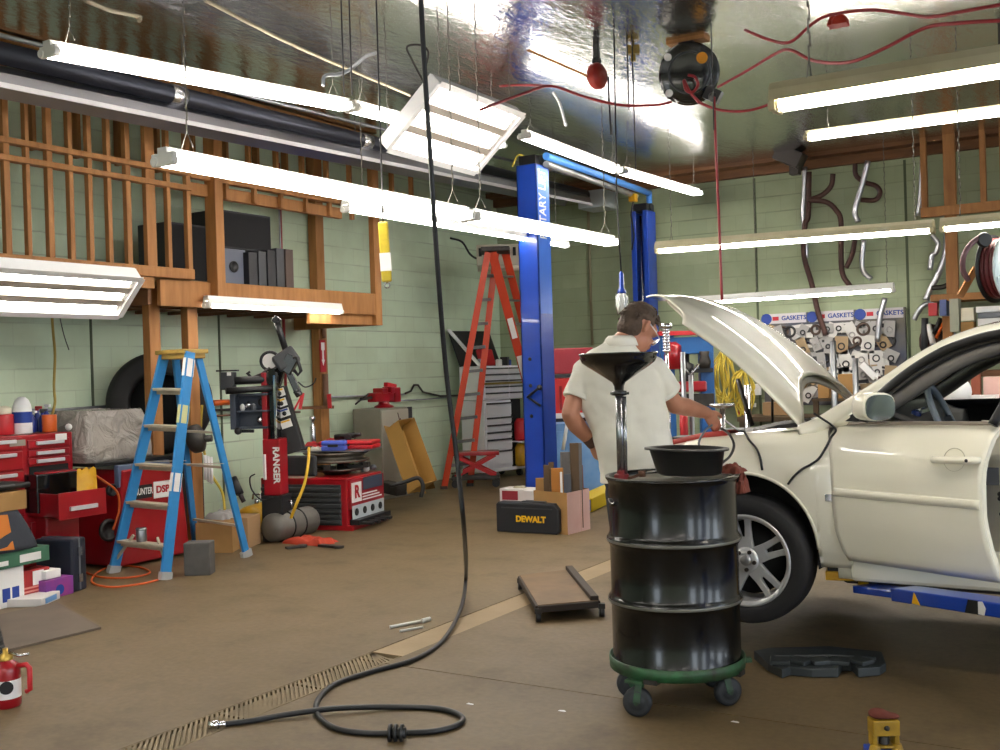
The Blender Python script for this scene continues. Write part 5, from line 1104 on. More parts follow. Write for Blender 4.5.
p = onz(396, 733, .03); b = B(); d = (onz(400, 733) - onz(392, 733)).normalized(); 
for k in range(3): b.cyl(p + d * (-.03 + .024 * k), p + d * (-.018 + .024 * k), .036, n=16)
b.cyl(p - d * .03, p + d * .04, .022); obj('ball_stop', b, blackp, t, world=True)
# small red retractable reel on the ceiling
p = at(597, 76, 8.6); t = thing('cable_reel', 'small red cord reel hanging from the ceiling', 'reel', p); R5 = Matrix.Rotation(TH + .5, 3, 'Z')
b = B(); b.lathe([(.02, -.045), (.09, -.04), (.105, -.02), (.105, .02), (.09, .04), (.02, .045)], p, R5 @ V((.35, -1, 0)), n=28); obj('case', b, mat('reel_red', '9a2418', .4), t, world=True)
b = B(); b.beam(p + z_ * .08, V((p.x, p.y, ZC)), .05, .02); b.torus(p + z_ * .12, .03, .01, ax=FW, n=14, m=6); obj('bracket', b, blackp, t, world=True)
hang('hanging_cable', 'thin black cord from the small red reel down toward the lights', 'cord', [p + V((.1, 0, -.02)), at(609, 100, 8.6), at(611, 135, 8.6)], .008, blkhose)
p = at(633, 50, 8.6); b = B(); b.box(p, (.1, .06, .07), TH); b.cyl(p, V((p.x, p.y, ZC)), .015); b.cyl(p - z_ * .09, p, .02); one('ceiling_hook', b, mat('brass_d', '8a7440', .4, .7), 'brass-coloured pulley bracket on the foil ceiling', 'pulley')
# big black reel
p = at(689, 74, 8.55); t = thing('cord_reel', 'big round black cord reel hanging from the foil ceiling', 'reel', p); ax = V((.38, -.92, -.12)).normalized()
b = B(); b.lathe([(.03, -.09), (.22, -.09), (.24, -.08), (.24, -.065), (.15, -.055), (.15, .055), (.24, .065), (.24, .08), (.22, .09), (.03, .09)], p, ax, n=44); obj('spool', b, blackg, t, world=True)
b = B(); b.torus(p + ax * .085, .16, .012, ax=ax, n=40, m=6); obj('face_ring', b, dgrey, t, world=True)
x5, y5, _ = basis(ax)
for dx, dy, m_, r in ((.10, .20 - .09, mat('amber_sticker', 'd8901c', .5), .045), (-.17, .12, wht_l, .03), (-.16, -.16, wht_l, .03)):
    c = p + CX * dx + CY * dy + ax * .093 * 1.02; c = c - ax * ((c - p).dot(ax) - .094); b = B(); b.lathe([(r, 0), (r, .003)], c, ax, n=18); obj('sticker', b, m_, t, world=True)
b = B(); b.bb((p.x - .06, p.y - .06, p.z + .2), (p.x + .06, p.y + .06, ZC - .03)); obj('yoke', b, blackp, t, world=True)
b = B(); b.bb((p.x - .16, p.y - .07, ZC - .03), (p.x + .16, p.y + .07, ZC)); obj('mount_board', b, wood, t, world=True)
b = B(); q = at(713, 97, 8.4); b.beam(at(706, 92, 8.45), at(720, 98, 8.4), .07, .1); b.sph(q, .04, 10); obj('cord_guide', b, blackp, t, world=True)
b = B(); b.tube(bez([at(688, 75, 8.3), at(695, 77, 8.28), at(698, 85, 8.28), at(693, 92, 8.3), at(686, 90, 8.3), at(684, 80, 8.3), at(690, 92, 8.3), at(700, 103, 8.3)], 6), .012, 6); obj('red_cord', b, redhose, t, world=True)
# red hoses slung under the ceiling
hoses = [([(480, 110, 7), (500, 102, 7.4), (525, 93, 7.8), (551, 86, 8.3), (585, 97, 8.4), (620, 105, 8.45), (655, 105, 8.5), (672, 102, 8.5)], 'red hose slung from the tilted lamp past the small red reel'),
         ([(551, 86, 8.3), (520, 85, 9.0), (500, 86, 9.5)], 'short end of red hose running left from the tie under the foil'),
         ([(700, 103, 8.3), (720, 110, 8.2), (745, 111, 8.1), (770, 104, 8.0), (800, 88, 7.6)], 'red hose leaving the black reel to the right, lower one'),
         ([(718, 87, 8.3), (750, 69, 7.8), (775, 54, 7.4), (790, 50, 7.0), (815, 61, 6.8), (850, 62, 6.4), (885, 48, 6.2), (925, 28, 6.0), (960, 23, 5.8), (1010, 20, 5.6)], 'dark red hose waving across the upper right ceiling'),
         ([(745, 30, 7.4), (770, 40, 7.2), (790, 42, 7.0), (812, 24, 6.9), (830, 15, 6.8), (870, 10, 6.6), (905, 14, 6.4), (930, 17, 6.2), (965, 11, 6.0), (1010, 3, 5.8)], 'upper thin red hose at the top right corner')]
for pts, l in hoses:
    hang('red_hose', l, 'hose', [at(x, y, tt3) if at(x, y, tt3).z < ZC - .03 else V((at(x, y, tt3).x, at(x, y, tt3).y, ZC - .03)) for x, y, tt3 in pts], .011, redhose, 7, 8)
hang('red_hose', 'red hose hanging straight down beneath the black reel', 'hose', [at(714, 97, 8.3), at(716, 150, 8.3), at(719, 220, 8.3), at(722, 300, 8.3)], .011, redhose)
hang('white_cable', 'pale cord end hanging from the red hose tie', 'cord', [at(553, 92, 8.3), at(560, 104, 8.3), at(566, 126, 8.3)], .012, white)
p = at(838, 18, 6.8); b = B(); b.rag((p.x, p.y, p.z - .05), .12, .1, .09, 4); one('red_valve', b, mat('valve_red', 'b03020', .5), 'small red valve clipped on the ceiling hose, top right', 'valve')
hang('ceiling_rope', 'pale rope stretched under the ceiling above the high lights', 'rope', [at(205, 0, 6.0), at(300, 48, 7.3), at(410, 95, 8.4)], .012, mat('rope', 'a89c84', .8))
hang('ceiling_rope', 'pale rope end with a knot at the top left', 'rope', [at(85, 0, 5.0), at(110, 10, 5.3), at(138, 16, 5.6), at(139, 21, 5.6)], .012, mat('rope', 'a89c84', .8))
b = B(); a, c = at(528, 50, 8.0), at(592, 78, 8.6); a.z = min(a.z, ZC - .04); b.beam(a, c, .03, .008); one('wood_strip', b, wood, 'thin wooden strip slung beside the small red reel', 'strip')
hang('conduit', 'pale conduit loop under the ceiling at the first light joint', 'conduit', [at(323, 86, 7.4), at(325, 76, 7.4), at(340, 74, 7.5), at(352, 68, 7.6), at(365, 57, 8.0), at(376, 53, 8.4)], .014, galv)
hang('grey_cable', 'thin grey cord looping from the tilted lamp to the ceiling', 'cord', [at(424, 83, 7.6), at(412, 60, 7.6), at(407, 47, 7.6), at(420, 45, 7.6), at(428, 52, 7.6), at(425, 70, 7.6)], .008, iron)
# ================================================================ oil drum on dolly
tD = 4.75; cD = at(674, 560, tD); cD.z = 0; dr = .282
zt_ = at(673, 474, tD + .0).z; zb_ = at(673, 660, tD - .05).z
zb_ = .18; zt_ = zb_ + .83
t = thing('oil_drum', 'large glossy black steel oil drum standing on a wheeled dolly', 'drum', cD + z_ * zb_)
H = zt_ - zb_; prof = [(dr - .02, 0), (dr + .004, .0), (dr + .008, .012), (dr, .022)]
def ringat(h): return [(dr, h - .03), (dr + .006, h - .018), (dr + .014, h - .006), (dr + .014, h + .006), (dr + .006, h + .018), (dr, h + .03)]
prof += ringat(H * .345) + ringat(H * .665) + [(dr, H - .03), (dr + .004, H - .02), (dr + .012, H - .01), (dr + .012, H), (dr - .004, H), (dr - .008, H - .02)]
drumm = mat('drum_black', '050506', .22, 0, c2='0b0b0c', var=1, sc=3, coat=.15, bump=.12, bsc=5)
b = B(); b.lathe(prof, n=64, cap=False); b.lathe([(dr - .02, 0), (.001, 0)], n=64, cap=False); obj('shell', b, drumm, t)
for h in (H * .345, H * .665): b = B(); b.lathe([(dr + .0145, h - .006), (dr + .0155, h - .003), (dr + .0155, h + .003), (dr + .0145, h + .006)], n=64, cap=False); obj('worn_ring', b, mat('worn_edge', '6c6a62', .4, .4), t)
b = B(); b.lathe([(.001, H - .02), (dr - .008, H - .02), (dr - .008, H - .022), (.001, H - .022)], n=48); obj('lid', b, mat('drum_lid', 'a8a294', .45, .0, c2='6e685c', var=1, sc=7), t)
b = B(); b.lathe([(dr + .013, H + .0005), (dr - .004, H + .002), (dr - .004, H - .003), (dr + .013, H - .003)], n=64, cap=False); obj('worn_rim', b, mat('worn_edge', '6a6860', .4, .7), t)
b = B(); b.tube(bez([V((-dr * .80, -dr * .62, H * .88)), V((-dr * .7, -dr * .74, H * .86)), V((-dr * .6, -dr * .82, H * .87))]), .008, 6); obj('handle', b, blackg, t)
# dolly
t = thing('drum_dolly', 'green and rusty ring dolly on caster wheels under the black drum', 'dolly', cD)
grn = mat('chipped_green', '2f6a40', .5, c2='2a221e', var=1, sc=14)
b = B(); b.lathe([(dr - .01, .165), (dr + .016, .163), (dr + .018, .214), (dr + .012, .216), (dr + .010, .172), (dr - .01, .172)], n=56, cap=False); obj('ring', b, grn, t)
b = B(); b.beam((-dr - .02, 0, .16), (dr + .02, 0, .16), .06, .02); b.beam((0, -dr - .02, .16), (0, dr + .02, .16), .06, .02); obj('cross_bar', b, iron, t)
for px, py, nm in ((638, 716, 0), (728, 705, 1), (626, 688, 2), (726, 690, 3)):
    p = onz(px, py) if nm < 2 else cD + (cD - onz((728, 638)[nm - 2], (705, 716)[nm - 2])) * .98
    p.z = .062; a_ = (1.25, 1.9, 1.6, 1.2)[nm]; dv = V((math.cos(a_ + TH), math.sin(a_ + TH), 0))
    wh = B(); wh.lathe([(.012, -.022), (.03, -.022), (.034, -.016), (.046, -.02), (.062, -.014), (.062, .014), (.046, .02), (.034, .016), (.03, .022), (.012, .022)], p, dv, n=26); w = obj('caster', wh, mat('caster_rubber', '2a2c30', .55), t, world=True)
    fk = B(); s = z_.cross(dv)
    for k in (-1, 1): fk.beam(p + dv * (.026 * k), p + dv * (.026 * k) + V((0, 0, .088)) + (V((cD.x, cD.y, 0)) - V((p.x, p.y, 0))).normalized() * .02, .03, .005, up=dv)
    fk.cyl(p - dv * .032, p + dv * .032, .01); fk.box(p + V((0, 0, .092)), (.08, .08, .012)); obj('fork', fk, grn, w, world=True)
b = B(); b.beam(cD + CX * (dr + .0) + z_ * .18, cD + CX * (dr + .05) + z_ * .185, .03, .02); obj('tow_lug', b, grn, t, world=True)
# drain funnel on its pole through the lid
f0 = at(621.5, 473, tD - .06); f0.z = zt_ - .018; 
t = thing('drain_funnel', 'black round drain funnel on a chrome pole rising from the drum', 'funnel', f0)
ztop_ = at(620, 355, tD - .06).z
b = B(); b.cyl(f0, V((f0.x, f0.y, at(0 + 620, 388, tD - .06).z)), .019, n=14); b.cyl(f0 + V((.02, 0, 0)), V((f0.x + .026, f0.y, at(620, 396, tD).z)), .008); obj('pole', b, mat('pole_steel', '9a9a9e', .2, .9), t, world=True)
b = B(); zc_ = at(620, 385, tD - .06).z; zk_ = at(620, 391, tD - .06).z; b.lathe([(.024, -.02), (.034, -.018), (.034, .0), (.024, .002)], (f0.x, f0.y, zk_), n=16); b.beam((f0.x - .04, f0.y, zk_ - .01), (f0.x + .045, f0.y, zk_ - .01), .012, .012); obj('clamp', b, blackg, t, world=True)
b = B(); hb_ = ztop_ - zc_; 
b.lathe([(.020, -.03), (.022, -.004), (.03, .012), (.09, .052), (.14, .084), (.16, .100), (.168, .118), (.168, hb_ ), (.174, hb_ + .004), (.174, hb_ + .01), (.162, hb_ + .008), (.160, hb_ - .03), (.06, .05), (.012, .02)], (f0.x, f0.y, zc_), n=48, cap=False); obj('bowl', b, blackg, t, world=True)
b = B(); b.lathe([(.03, 0), (.036, .008), (.034, .03), (.022, .036), (.02, .05)], f0, n=8, sm=False); obj('red_collar', b, mat('collar_red', '7c1c20', .4, .3), t, world=True)
b = B(); b.beam(f0 + V((.03, 0, .012)), at(642, 474, tD - .1) + V((0, 0, 0)), .016, .012); b.cyl(at(642, 474, tD - .1) - z_ * .012, at(642, 474, tD - .1) + z_ * .014, .016); obj('bung_lever', b, mat('rusty', '5a3a28', .6, .4), t, world=True)
# basin on top of the drum
p = at(689, 469, tD - .02); p.z = zt_ + .002; t = thing('drain_basin', 'black plastic drain basin with pouring lip on top of the drum', 'basin', p)
b = B(); prof = [(.13, 0), (.142, .004), (.158, .105), (.178, .108), (.178, .116), (.155, .118), (.135, .012), (.001, .010)]
R_ = []; n = 48
for r, h in prof: R_.append([b.v(p + CX * (r * math.cos(2 * PI * k / n) * (1 + (.10 if r > .15 else 0) * max(0, math.cos(2 * PI * k / n + PI)) ** 9)) + z_ * h + z_.cross(CX) * (r * .95 * math.sin(2 * PI * k / n))) for k in range(n)])
b.skinr(R_, cap=False); obj('bowl', b, mat('basin_black', '1a1b1c', .38), t, world=True)
b = B(); b.lathe([(.001, 0), (.128, 0), (.128, .003), (.001, .003)], p, n=32); obj('base', b, blackp, t, world=True)
b = B(); b.rag(V((cD + CX * .27).to_tuple()[:2] + (zt_ + .002,)) - CY * 0, .10, .13, .05, 8, 20)
b.rag(V((cD + CX * .31).to_tuple()[:2] + (zt_ - .09,)), .05, .11, .10, 11, 20); one('shop_rag', b, mat('rag_rust', '6a3428', .95), 'rust-brown rag hanging over the right rim of the drum', 'rag')
# ================================================================ creeper
A1_ = onz(520, 575, .10); A2_ = onz(572, 569, .10); A3_ = onz(598, 600, .10); A4_ = onz(538, 605, .10)
t = thing('wooden_creeper', 'low wooden mechanics creeper on small wheels on the floor', 'creeper', (A1_ + A3_) / 2 - z_ * .1)
b = B(); vs = [A1_, A4_, A3_, A2_]; lo_ = [b.v(v - z_ * .012) for v in vs]; hi_ = [b.v(v) for v in vs]; b.f(lo_); b.f(hi_[::-1])
for k in range(4): b.f([lo_[k], lo_[(k + 1) % 4], hi_[(k + 1) % 4], hi_[k]])
obj('board', b, mat('worn_board', '7a6040', .65, c2='5c4830', var=1, sc=6), t, world=True)
for a, c in ((A1_, A4_), (A4_, A3_), (A2_, A3_), (A1_, A2_)): b = B(); b.beam(a - z_ * .025, c - z_ * .025, .03, .04); obj('frame_rail', b, mat('dark_rail', '33281f', .7, var=.3, sc=6), t, world=True, bev=.005)
b = B(); b.beam(A2_ + z_ * .01 - CX * .02, A3_ + z_ * .01 - CX * .02, .05, .03); obj('top_rail', b, mat('dark_rail', '33281f', .7), t, world=True, bev=.005)
for q in (A1_, A2_, A3_ + CX * .02, A4_):
    p = V((q.x, q.y, .03)); b = B(); b.cyl(p - CX * .015, p + CX * .015, .03, n=16); obj('caster', b, blackp, t, world=True)
    b = B(); b.box(p + z_ * .035, (.04, .04, .03), TH); obj('caster_bracket', b, iron, t, world=True)
# pens / tools on the floor
b = B(); b.cyl(onz(390, 627, .01), onz(422, 621, .01), .009); b.cyl(onz(422, 621, .012), onz(430, 619, .012), .014); one('marker_pen', b, mat('pen_white', 'd8d8d4', .4), 'white marker-like tool lying on the floor near the trench', 'pen')
b = B(); b.cyl(onz(400, 631, .008), onz(423, 627, .008), .007); one('marker_pen', b, mat('pen_white', 'd8d8d4', .4), 'shorter thin white stick lying below the other on the floor', 'pen')
for k, (px, py, l) in enumerate(((735, 722, 'tiny white scrap on the floor right of the drum'), (562, 711, 'tiny white fleck on the floor left of the drum'), (470, 704, 'tiny pale fleck on the floor by the hose loop'))):
    b = B(); p = onz(px, py); b.rag(p, .035, .012, .006, k, 4); one('paper_scrap', b, white, l, 'scrap')
# ================================================================ cartons and case by the near post
q0 = onz(504, 532); q1 = onz(556, 535); d = q1 - q0; Lc = d.length; ang = math.atan2(d.y, d.x); zc_ = at(530, 505, (q1 - EYE).dot(FW)).z
c = (q0 + q1) / 2; t = thing('tool_case', 'black hard tool case with yellow lettering standing on the floor', 'tool case', c, ang)
b = B(); pr = [(-Lc / 2 - .08, .0), (Lc / 2, .0), (Lc / 2 + .03, .03), (Lc / 2 + .03, zc_ - .05), (Lc / 2 - .02, zc_), (-Lc / 2 - .06, zc_), (-Lc / 2 - .08, zc_ - .02)]
b.prism([(x, z) for x, z in pr], (0, .13, 0), (1, 0, 0), (0, 0, 1), .13); obj('shell', b, mat('case_black', '1d2026', .45), t, bev=.012)
b = B(); b.bb((-.13, -.003, zc_ * .30), (.16, .0, zc_ * .62)); b.b.clear(); txt('DEWALT', .076, (.015, -.002, zc_ * .46), (1, 0, 0), (0, 0, 1), yel_l, t, world=False, bold=.0035)
b = B(); b.bb((-.1, .04, zc_), (.14, .09, zc_ + .012)); obj('handle', b, dgrey, t, bev=.004)
b = B(); b.bb((-Lc / 2 - .02, -.004, zc_ - .055), (Lc / 2 - .03, .0, zc_ - .045)); obj('seam_strip', b, dgrey, t)
# carton with wood offcuts
g0_ = onz(568, 535); gL = onz(535, 531); gR = onz(590, 529)
tG = (g0_ - EYE).dot(FW); zc_ = at(568, 493, tG).z
xa = (gR - g0_); ya2 = z_.cross(xa).normalized() * .34; xa = xa * 1.0
t = thing('carton', 'open cardboard box full of wooden offcuts by the near lift post', 'cardboard box', g0_)
ra = V((xa.x, xa.y, 0)); Wr = ra.length; ra.normalize(); la = V((gL.x - g0_.x, gL.y - g0_.y, 0)); Wl = la.length; la.normalize()
def wall(p, q, m, nm): b = B(); b.beam(p + z_ * zc_ / 2, q + z_ * zc_ / 2, .008, zc_); obj(nm, b, m, t, world=True)
wall(g0_, g0_ + la * Wl, card, 'side'); wall(g0_, g0_ + ra * Wr, cardl, 'side'); wall(g0_ + la * Wl, g0_ + la * Wl + ra * Wr, card, 'side'); wall(g0_ + ra * Wr, g0_ + ra * Wr + la * Wl, card, 'side')
b = B(); 
P4 = [g0_, g0_ + la * Wl, g0_ + la * Wl + ra * Wr, g0_ + ra * Wr]; b.f([b.v(p + z_ * .01) for p in P4]); obj('bottom', b, card, t, world=True)
b = B(); b.beam(g0_ + ra * .003 - ra.cross(z_) * 0 + ra * (Wr * .58) + z_ * zc_ / 2 - la * .006, g0_ + ra * (Wr * .60) + z_ * zc_ / 2 - la * .006, .004, zc_); obj('tape', b, mat('tape_pale', 'c09a8c', .6), t, world=True)
wm1 = mat('offcut_orange', 'b0732c', .7, var=.2, sc=8); wm2 = mat('offcut_brown', '5e4a34', .8, var=.3, sc=8); wm3 = mat('offcut_grey', '6c6a6a', .8, var=.3, sc=8); wm4 = mat('offcut_red', '7a4438', .8)
for k, (px, top_, w, m, f, l) in enumerate(((548, 465, .09, wm2, .75, 'dark ragged offcut at the left of the wood box'), (557, 468, .11, wm1, .3, 'orange pine board in front of the wood box'), (561, 472, .02, wht_l, .2, 'thin pale slat beside the orange board'), (567, 474, .07, mat('offcut_slate', '4c5058', .8), .3, 'slate-grey flat bar in the wood box'), (565, 452, .09, wm3, .7, 'tall weathered grey board in the wood box'), (575, 443, .10, wm2, .5, 'tallest brown board in the wood box'), (580, 443, .03, wm3, .45, 'narrow grey stick beside the tallest board'), (581, 465, .03, wm4, .7, 'reddish stick at the right of the wood box'), (542, 478, .12, card, .9, 'short cardboard flap piece at the left of the wood box'), (551, 462, .05, wm2, .4, 'twisted dark stick in the wood box'))):
    tt4 = tG + .08 + .28 * f; pt2 = at(px, top_, tt4); b = B(); bt = V((pt2.x + .01 * math.sin(k * 3), pt2.y, .03)); b.beam(bt, pt2, w, .02 + .01 * (k % 3), up=FW); one('wood_offcut', b, m, l, 'wood', 'offcuts in the cardboard box', bev=.003)
b = B(); a = onz(500, 522); R7 = Matrix.Rotation(ang, 3, 'Z'); z5 = at(505, 503, 10.2).z
p = onz(516, 520); p.z = 0; t = thing('parts_box', 'white and red printed box behind the black tool case', 'box', p, ang)
zt5 = at(515, 489, (p - EYE).dot(FW)).z; b = B(); b.bb((-.18, 0, 0), (.14, .2, zt5)); obj('box', b, mat('offwhite_box', 'd8d2d0', .6), t, bev=.004)
b = B(); b.bb((-.15, -.003, zt5 - .11), (.03, 0, zt5 - .02)); obj('red_panel', b, mat('maroon_print', '8c2430', .6), t)
b = B(); b.rag((0, .1, zt5 + .001), .12, .08, .03, 1); one('string_bundle', b, mat('string', 'a8a088', .9), 'x', 'bundle')
bpy.data.objects['string_bundle']['label'] = 'small tangle of string on the white and red box'
bpy.data.objects['string_bundle'].location = p + z_ * (zt5 + .001) + V((.0, .1, 0))
p = onz(532, 523); t = thing('parts_box', 'white printed box with a dark front opening next to the wood box', 'box', p, ang)
zt5 = at(528, 491, (p - EYE).dot(FW)).z; b = B(); b.bb((-.09, 0, 0), (.13, .2, zt5)); obj('box', b, mat('offwhite_box', 'd8d2d0', .6), t, bev=.004)
b = B(); b.bb((-.06, -.003, zt5 - .14), (.12, 0, zt5 - .09)); obj('dark_opening', b, dark, t)
# ================================================================ back wall, right side
def bw(px, py, o=.0): return ony(px, py, YB - o)
# gasket board
a = bw(762, 312, .06); c = bw(905, 312, .06); z1 = bw(830, 311, .06).z; z0 = bw(830, 405, .06).z
t = thing('gasket_board', 'wide pegboard of hanging gasket packs with lettered headers on the back wall', 'display board', ((a.x + c.x) / 2, YB - .06, z0)); w3 = (c.x - a.x)
b = B(); b.bb((a.x, YB - .05, z0), (c.x, YB - .01, z1)); obj('board', b, mat('navy_board', '33405e', .6, c2='6a6452', var=1, sc=2.5), t, world=True)
hh = bw(830, 311, .06).z - bw(830, 321, .06).z
for k in range(3):
    x0 = a.x + w3 * k / 3; b = B(); b.bb((x0 + .02, YB - .065, z1 - hh), (x0 + w3 / 3 - .02, YB - .05, z1)); o = obj('header_strip', b, mat('header_pale', 'c4c0c4', .6), t, world=True)
    txt('GASKETS', hh * .62, (x0 + w3 / 6 + .12, YB - .068, z1 - hh * .5), (1, 0, 0), (0, 0, 1), blue_l, o, bold=.002)
    b = B(); b.bb((x0 + .14, YB - .069, z1 - hh * .7), (x0 + .22, YB - .066, z1 - hh * .3)); obj('red_mark', b, red_l, o, world=True)
    b = B(); b.lathe([(hh * .55, 0), (hh * .55, .012)], (x0 + .06, YB - .065, z1 - hh * .5), (0, -1, 0), n=20); q = obj('round_badge', b, blue_l, o, world=True)
random.seed(11)
packm = [mat('pack_white', 'c8c6c2', .6), mat('pack_grey', '9c9a98', .5), mat('pack_tan', '9a8464', .7), mat('pack_dark', '2c2a2c', .6)]
rows_ = [(.0, 20), (.16, 19), (.34, 18), (.52, 18), (.72, 17)]
H3 = z1 - hh - z0; idx = 0
for rz_, n in rows_:
    for k in range(n):
        x = a.x + .12 + (w3 - .24) * (k + .5 * random.random()) / n; zt = z1 - hh - .03 - H3 * rz_; kind = random.choice([0, 0, 1, 1, 2, 3, 4]); b = B(); rt_ = random.choice([0, 0, 0, .5, -.4]) + random.uniform(-.12, .12)
        yb = YB - .07 - .02 * (k % 2); Rk = Matrix.Rotation(rt_, 3, 'Y')
        if kind in (3, 4):
            r = random.uniform(.045, .075); b.torus((x, yb, zt - r - .02), r, .016, ax=(0, 1, 0), n=20, m=6); one('gasket_ring', b, packm[3] if kind == 3 else mat('gasket_brown', '4a3a32', .7), 'round gasket hanging loose on the pegboard', 'gasket', 'round gaskets on the pegboard')
        else:
            w, h = random.uniform(.10, .17), random.uniform(.12, .26); b.box((x, yb, zt - h / 2), (w, .014, h), R=Rk); o = one('gasket_pack', b, packm[kind], 'flat pack hanging from a hook on the gasket pegboard', 'gasket pack', 'gasket packs on the pegboard')
            b = B(); 
            if k % 2: b.torus((0, -.012, h * .45), min(w, h) * .24, .009, ax=(0, 1, 0), n=14, m=5)
            else: b.bb((-w * .3, -.012, h * .6), (w * .3, -.008, h * .85))
            obj('printed_mark', b, [dgrey, packm[1], packm[3]][k % 3], o)
# exhaust pipes hung on the wall
rust = mat('rusted_pipe', '5c3c34', .6, .3, c2='43302c', var=1, sc=8); alum = mat('aluminised_pipe', 'b4b4ba', .28, .9)
pipes = [
    ([(805, 167), (804, 195), (803, 215), (806, 245), (806, 258)], alum, .03, 'straight pale pipe hanging beside the K-shaped rusty one'),
    ([(809, 172), (808, 215), (805, 225), (804, 255), (812, 285), (818, 312), (826, 335)], rust, .034, 'long rusty exhaust pipe slanting down past the lights'),
    ([(809, 200), (822, 195), (831, 186), (833, 174)], rust, .032, 'short rusty bent pipe forming the upper arm of a K'),
    ([(808, 200), (826, 202), (836, 210), (841, 222), (841, 258), (843, 275), (850, 286)], rust, .032, 'rusty bent pipe forming the lower arm of a K'),
    ([(868, 161), (862, 185), (855, 210), (858, 222)], alum, .034, 'bright straight exhaust pipe leaning over the S-bent one'),
    ([(855, 164), (856, 175), (864, 182), (876, 186), (880, 193), (875, 200), (861, 200)], rust, .03, 'dark S-bent exhaust pipe on the back wall'),
    ([(864, 240), (862, 262), (864, 272), (871, 279)], alum, .032, 'grey exhaust pipe with a kinked foot below the long light'),
    ([(855, 240), (852, 255), (846, 268)], rust, .03, 'short dark pipe between the lights slanting left'),
    ([(922, 160), (921, 190), (918, 216)], alum, .03, 'bright pipe hanging next to the wooden wall frame'),
    ([(932, 235), (938, 243), (936, 252), (932, 256), (930, 270)], alum, .03, 'zigzag bright pipe below the right long light'),
    ([(947, 232), (945, 255), (938, 275), (930, 290), (926, 300)], alum, .036, 'long curved bright exhaust pipe left of the wooden post'),
    ([(932, 288), (942, 287), (950, 284)], iron, .03, 'dark pipe stub crossing the long curved pipe'),
    ([(940, 302), (926, 304), (918, 312), (914, 320)], galv, .03, 'curved flexible pipe end above the pegboard corner'),
    ([(885, 298), (880, 318), (877, 342)], alum, .032, 'straight bright pipe leaning on the gasket board')]
for k, (pts, m_, r, l) in enumerate(pipes):
    b = B(); b.tube(bez([bw(x, y, .10 + .018 * (k % 5)) for x, y in pts], 6), r, 10); one('exhaust_pipe', b, m_, l, 'exhaust pipe')
# dark duct piece at the ceiling
b = B(); b.beam(bw(778, 152, .5), bw(802, 162, .5), .26, .2); b.beam(bw(795, 160, .5), bw(795, 175, .5), .12, .12); b.sph(bw(769, 142, .6), .04, 10); one('duct_end', b, mat('dull_film', '3c3634', .4, .3, bump=.3, bsc=12), 'dark crumpled duct end hanging under the ceiling edge', 'duct', bev=.01)
# wooden frame and shelf at the right
t = thing('wooden_rack', 'open wooden stud frame and shelf on the back wall at the right edge', 'shelf frame', (bw(948, 400).x, YB - .4, 0))
def fb2(nm, px0, px1, py0, py1, o, m=wood, dd=.09): 
    p = bw(px0, (py0 + py1) / 2, o); q = bw(px1, (py0 + py1) / 2, o); z1 = bw((px0 + px1) / 2, py0, o).z; z0 = bw((px0 + px1) / 2, py1, o).z
    b = B(); b.bb((p.x, YB - o - dd / 2, z0), (q.x, YB - o + dd / 2, z1)); obj(nm, b, m, t, world=True, bev=.004)
fb2('stud', 921, 927, 130, 212, .3); fb2('post', 944, 956, 60, 305, .3); fb2('stud', 980, 986, 125, 212, .3); fb2('stud', 1000, 1008, 125, 212, .3); fb2('rail', 921, 1030, 203, 213, .36)
fb2('shelf_board', 934, 1030, 293, 300, .5, dd=.5); fb2('shelf_rail', 934, 1030, 370, 376, .5, wood_d, dd=.5)
fb2('post', 944, 954, 300, 430, .3); fb2('shelf_upright', 1004, 1012, 300, 430, .3)
# things on and around the shelf: packs hanging, cartons
def wbox(nm, l, cat, px0, px1, py0, py1, o, m, dd=.2, grp=None):
    p = bw(px0, (py0 + py1) / 2, o); q = bw(px1, (py0 + py1) / 2, o); z1 = bw((px0 + px1) / 2, py0, o).z; z0 = bw((px0 + px1) / 2, py1, o).z
    b = B(); b.bb((p.x, YB - o - dd / 2, z0), (q.x, YB - o + dd / 2, z1)); return one(nm, b, m, l, cat, grp, bev=.004)
wbox('carton', 'tan carton on the lower shelf between papers', 'box', 962, 975, 322, 333, .8, card)
wbox('carton', 'pale carton stacked on the tan one on the lower shelf', 'box', 962, 975, 308, 321, .8, cream)
wbox('white_tray', 'white cabinet with dark open top row at the frame edge shelf', 'tray', 977, 1020, 306, 312, .8, wht_l); wbox('white_tray', 'white lower drawer of papers under the cabinet top', 'tray', 979, 1020, 318, 331, .8, wht_l); wbox('tray_gap', 'grey divider between the two white trays', 'tray', 979, 1020, 312.5, 317.5, .82, greyp)
wbox('paper_bundle', 'tall grey-green carton standing left of the shelf cartons', 'box', 951, 960, 299, 332, .85, mat('greenish_carton', 'a4a692', .6))
wbox('blue_pack', 'blue and grey blister pack hanging beside the red one', 'pack', 941, 948, 300, 316, .7, mat('pack_blue', '5868a0', .5)); wbox('red_pack', 'red rounded pack hanging on the post left of the shelf', 'pack', 929, 938, 303, 316, .7, redl, .1)
b = B(); b.sph(bw(932, 342, .08), (.15, .05, .22), 14); one('brush_pile', b, rust, 'rusty brown bundle hanging below the red pack', 'bundle')
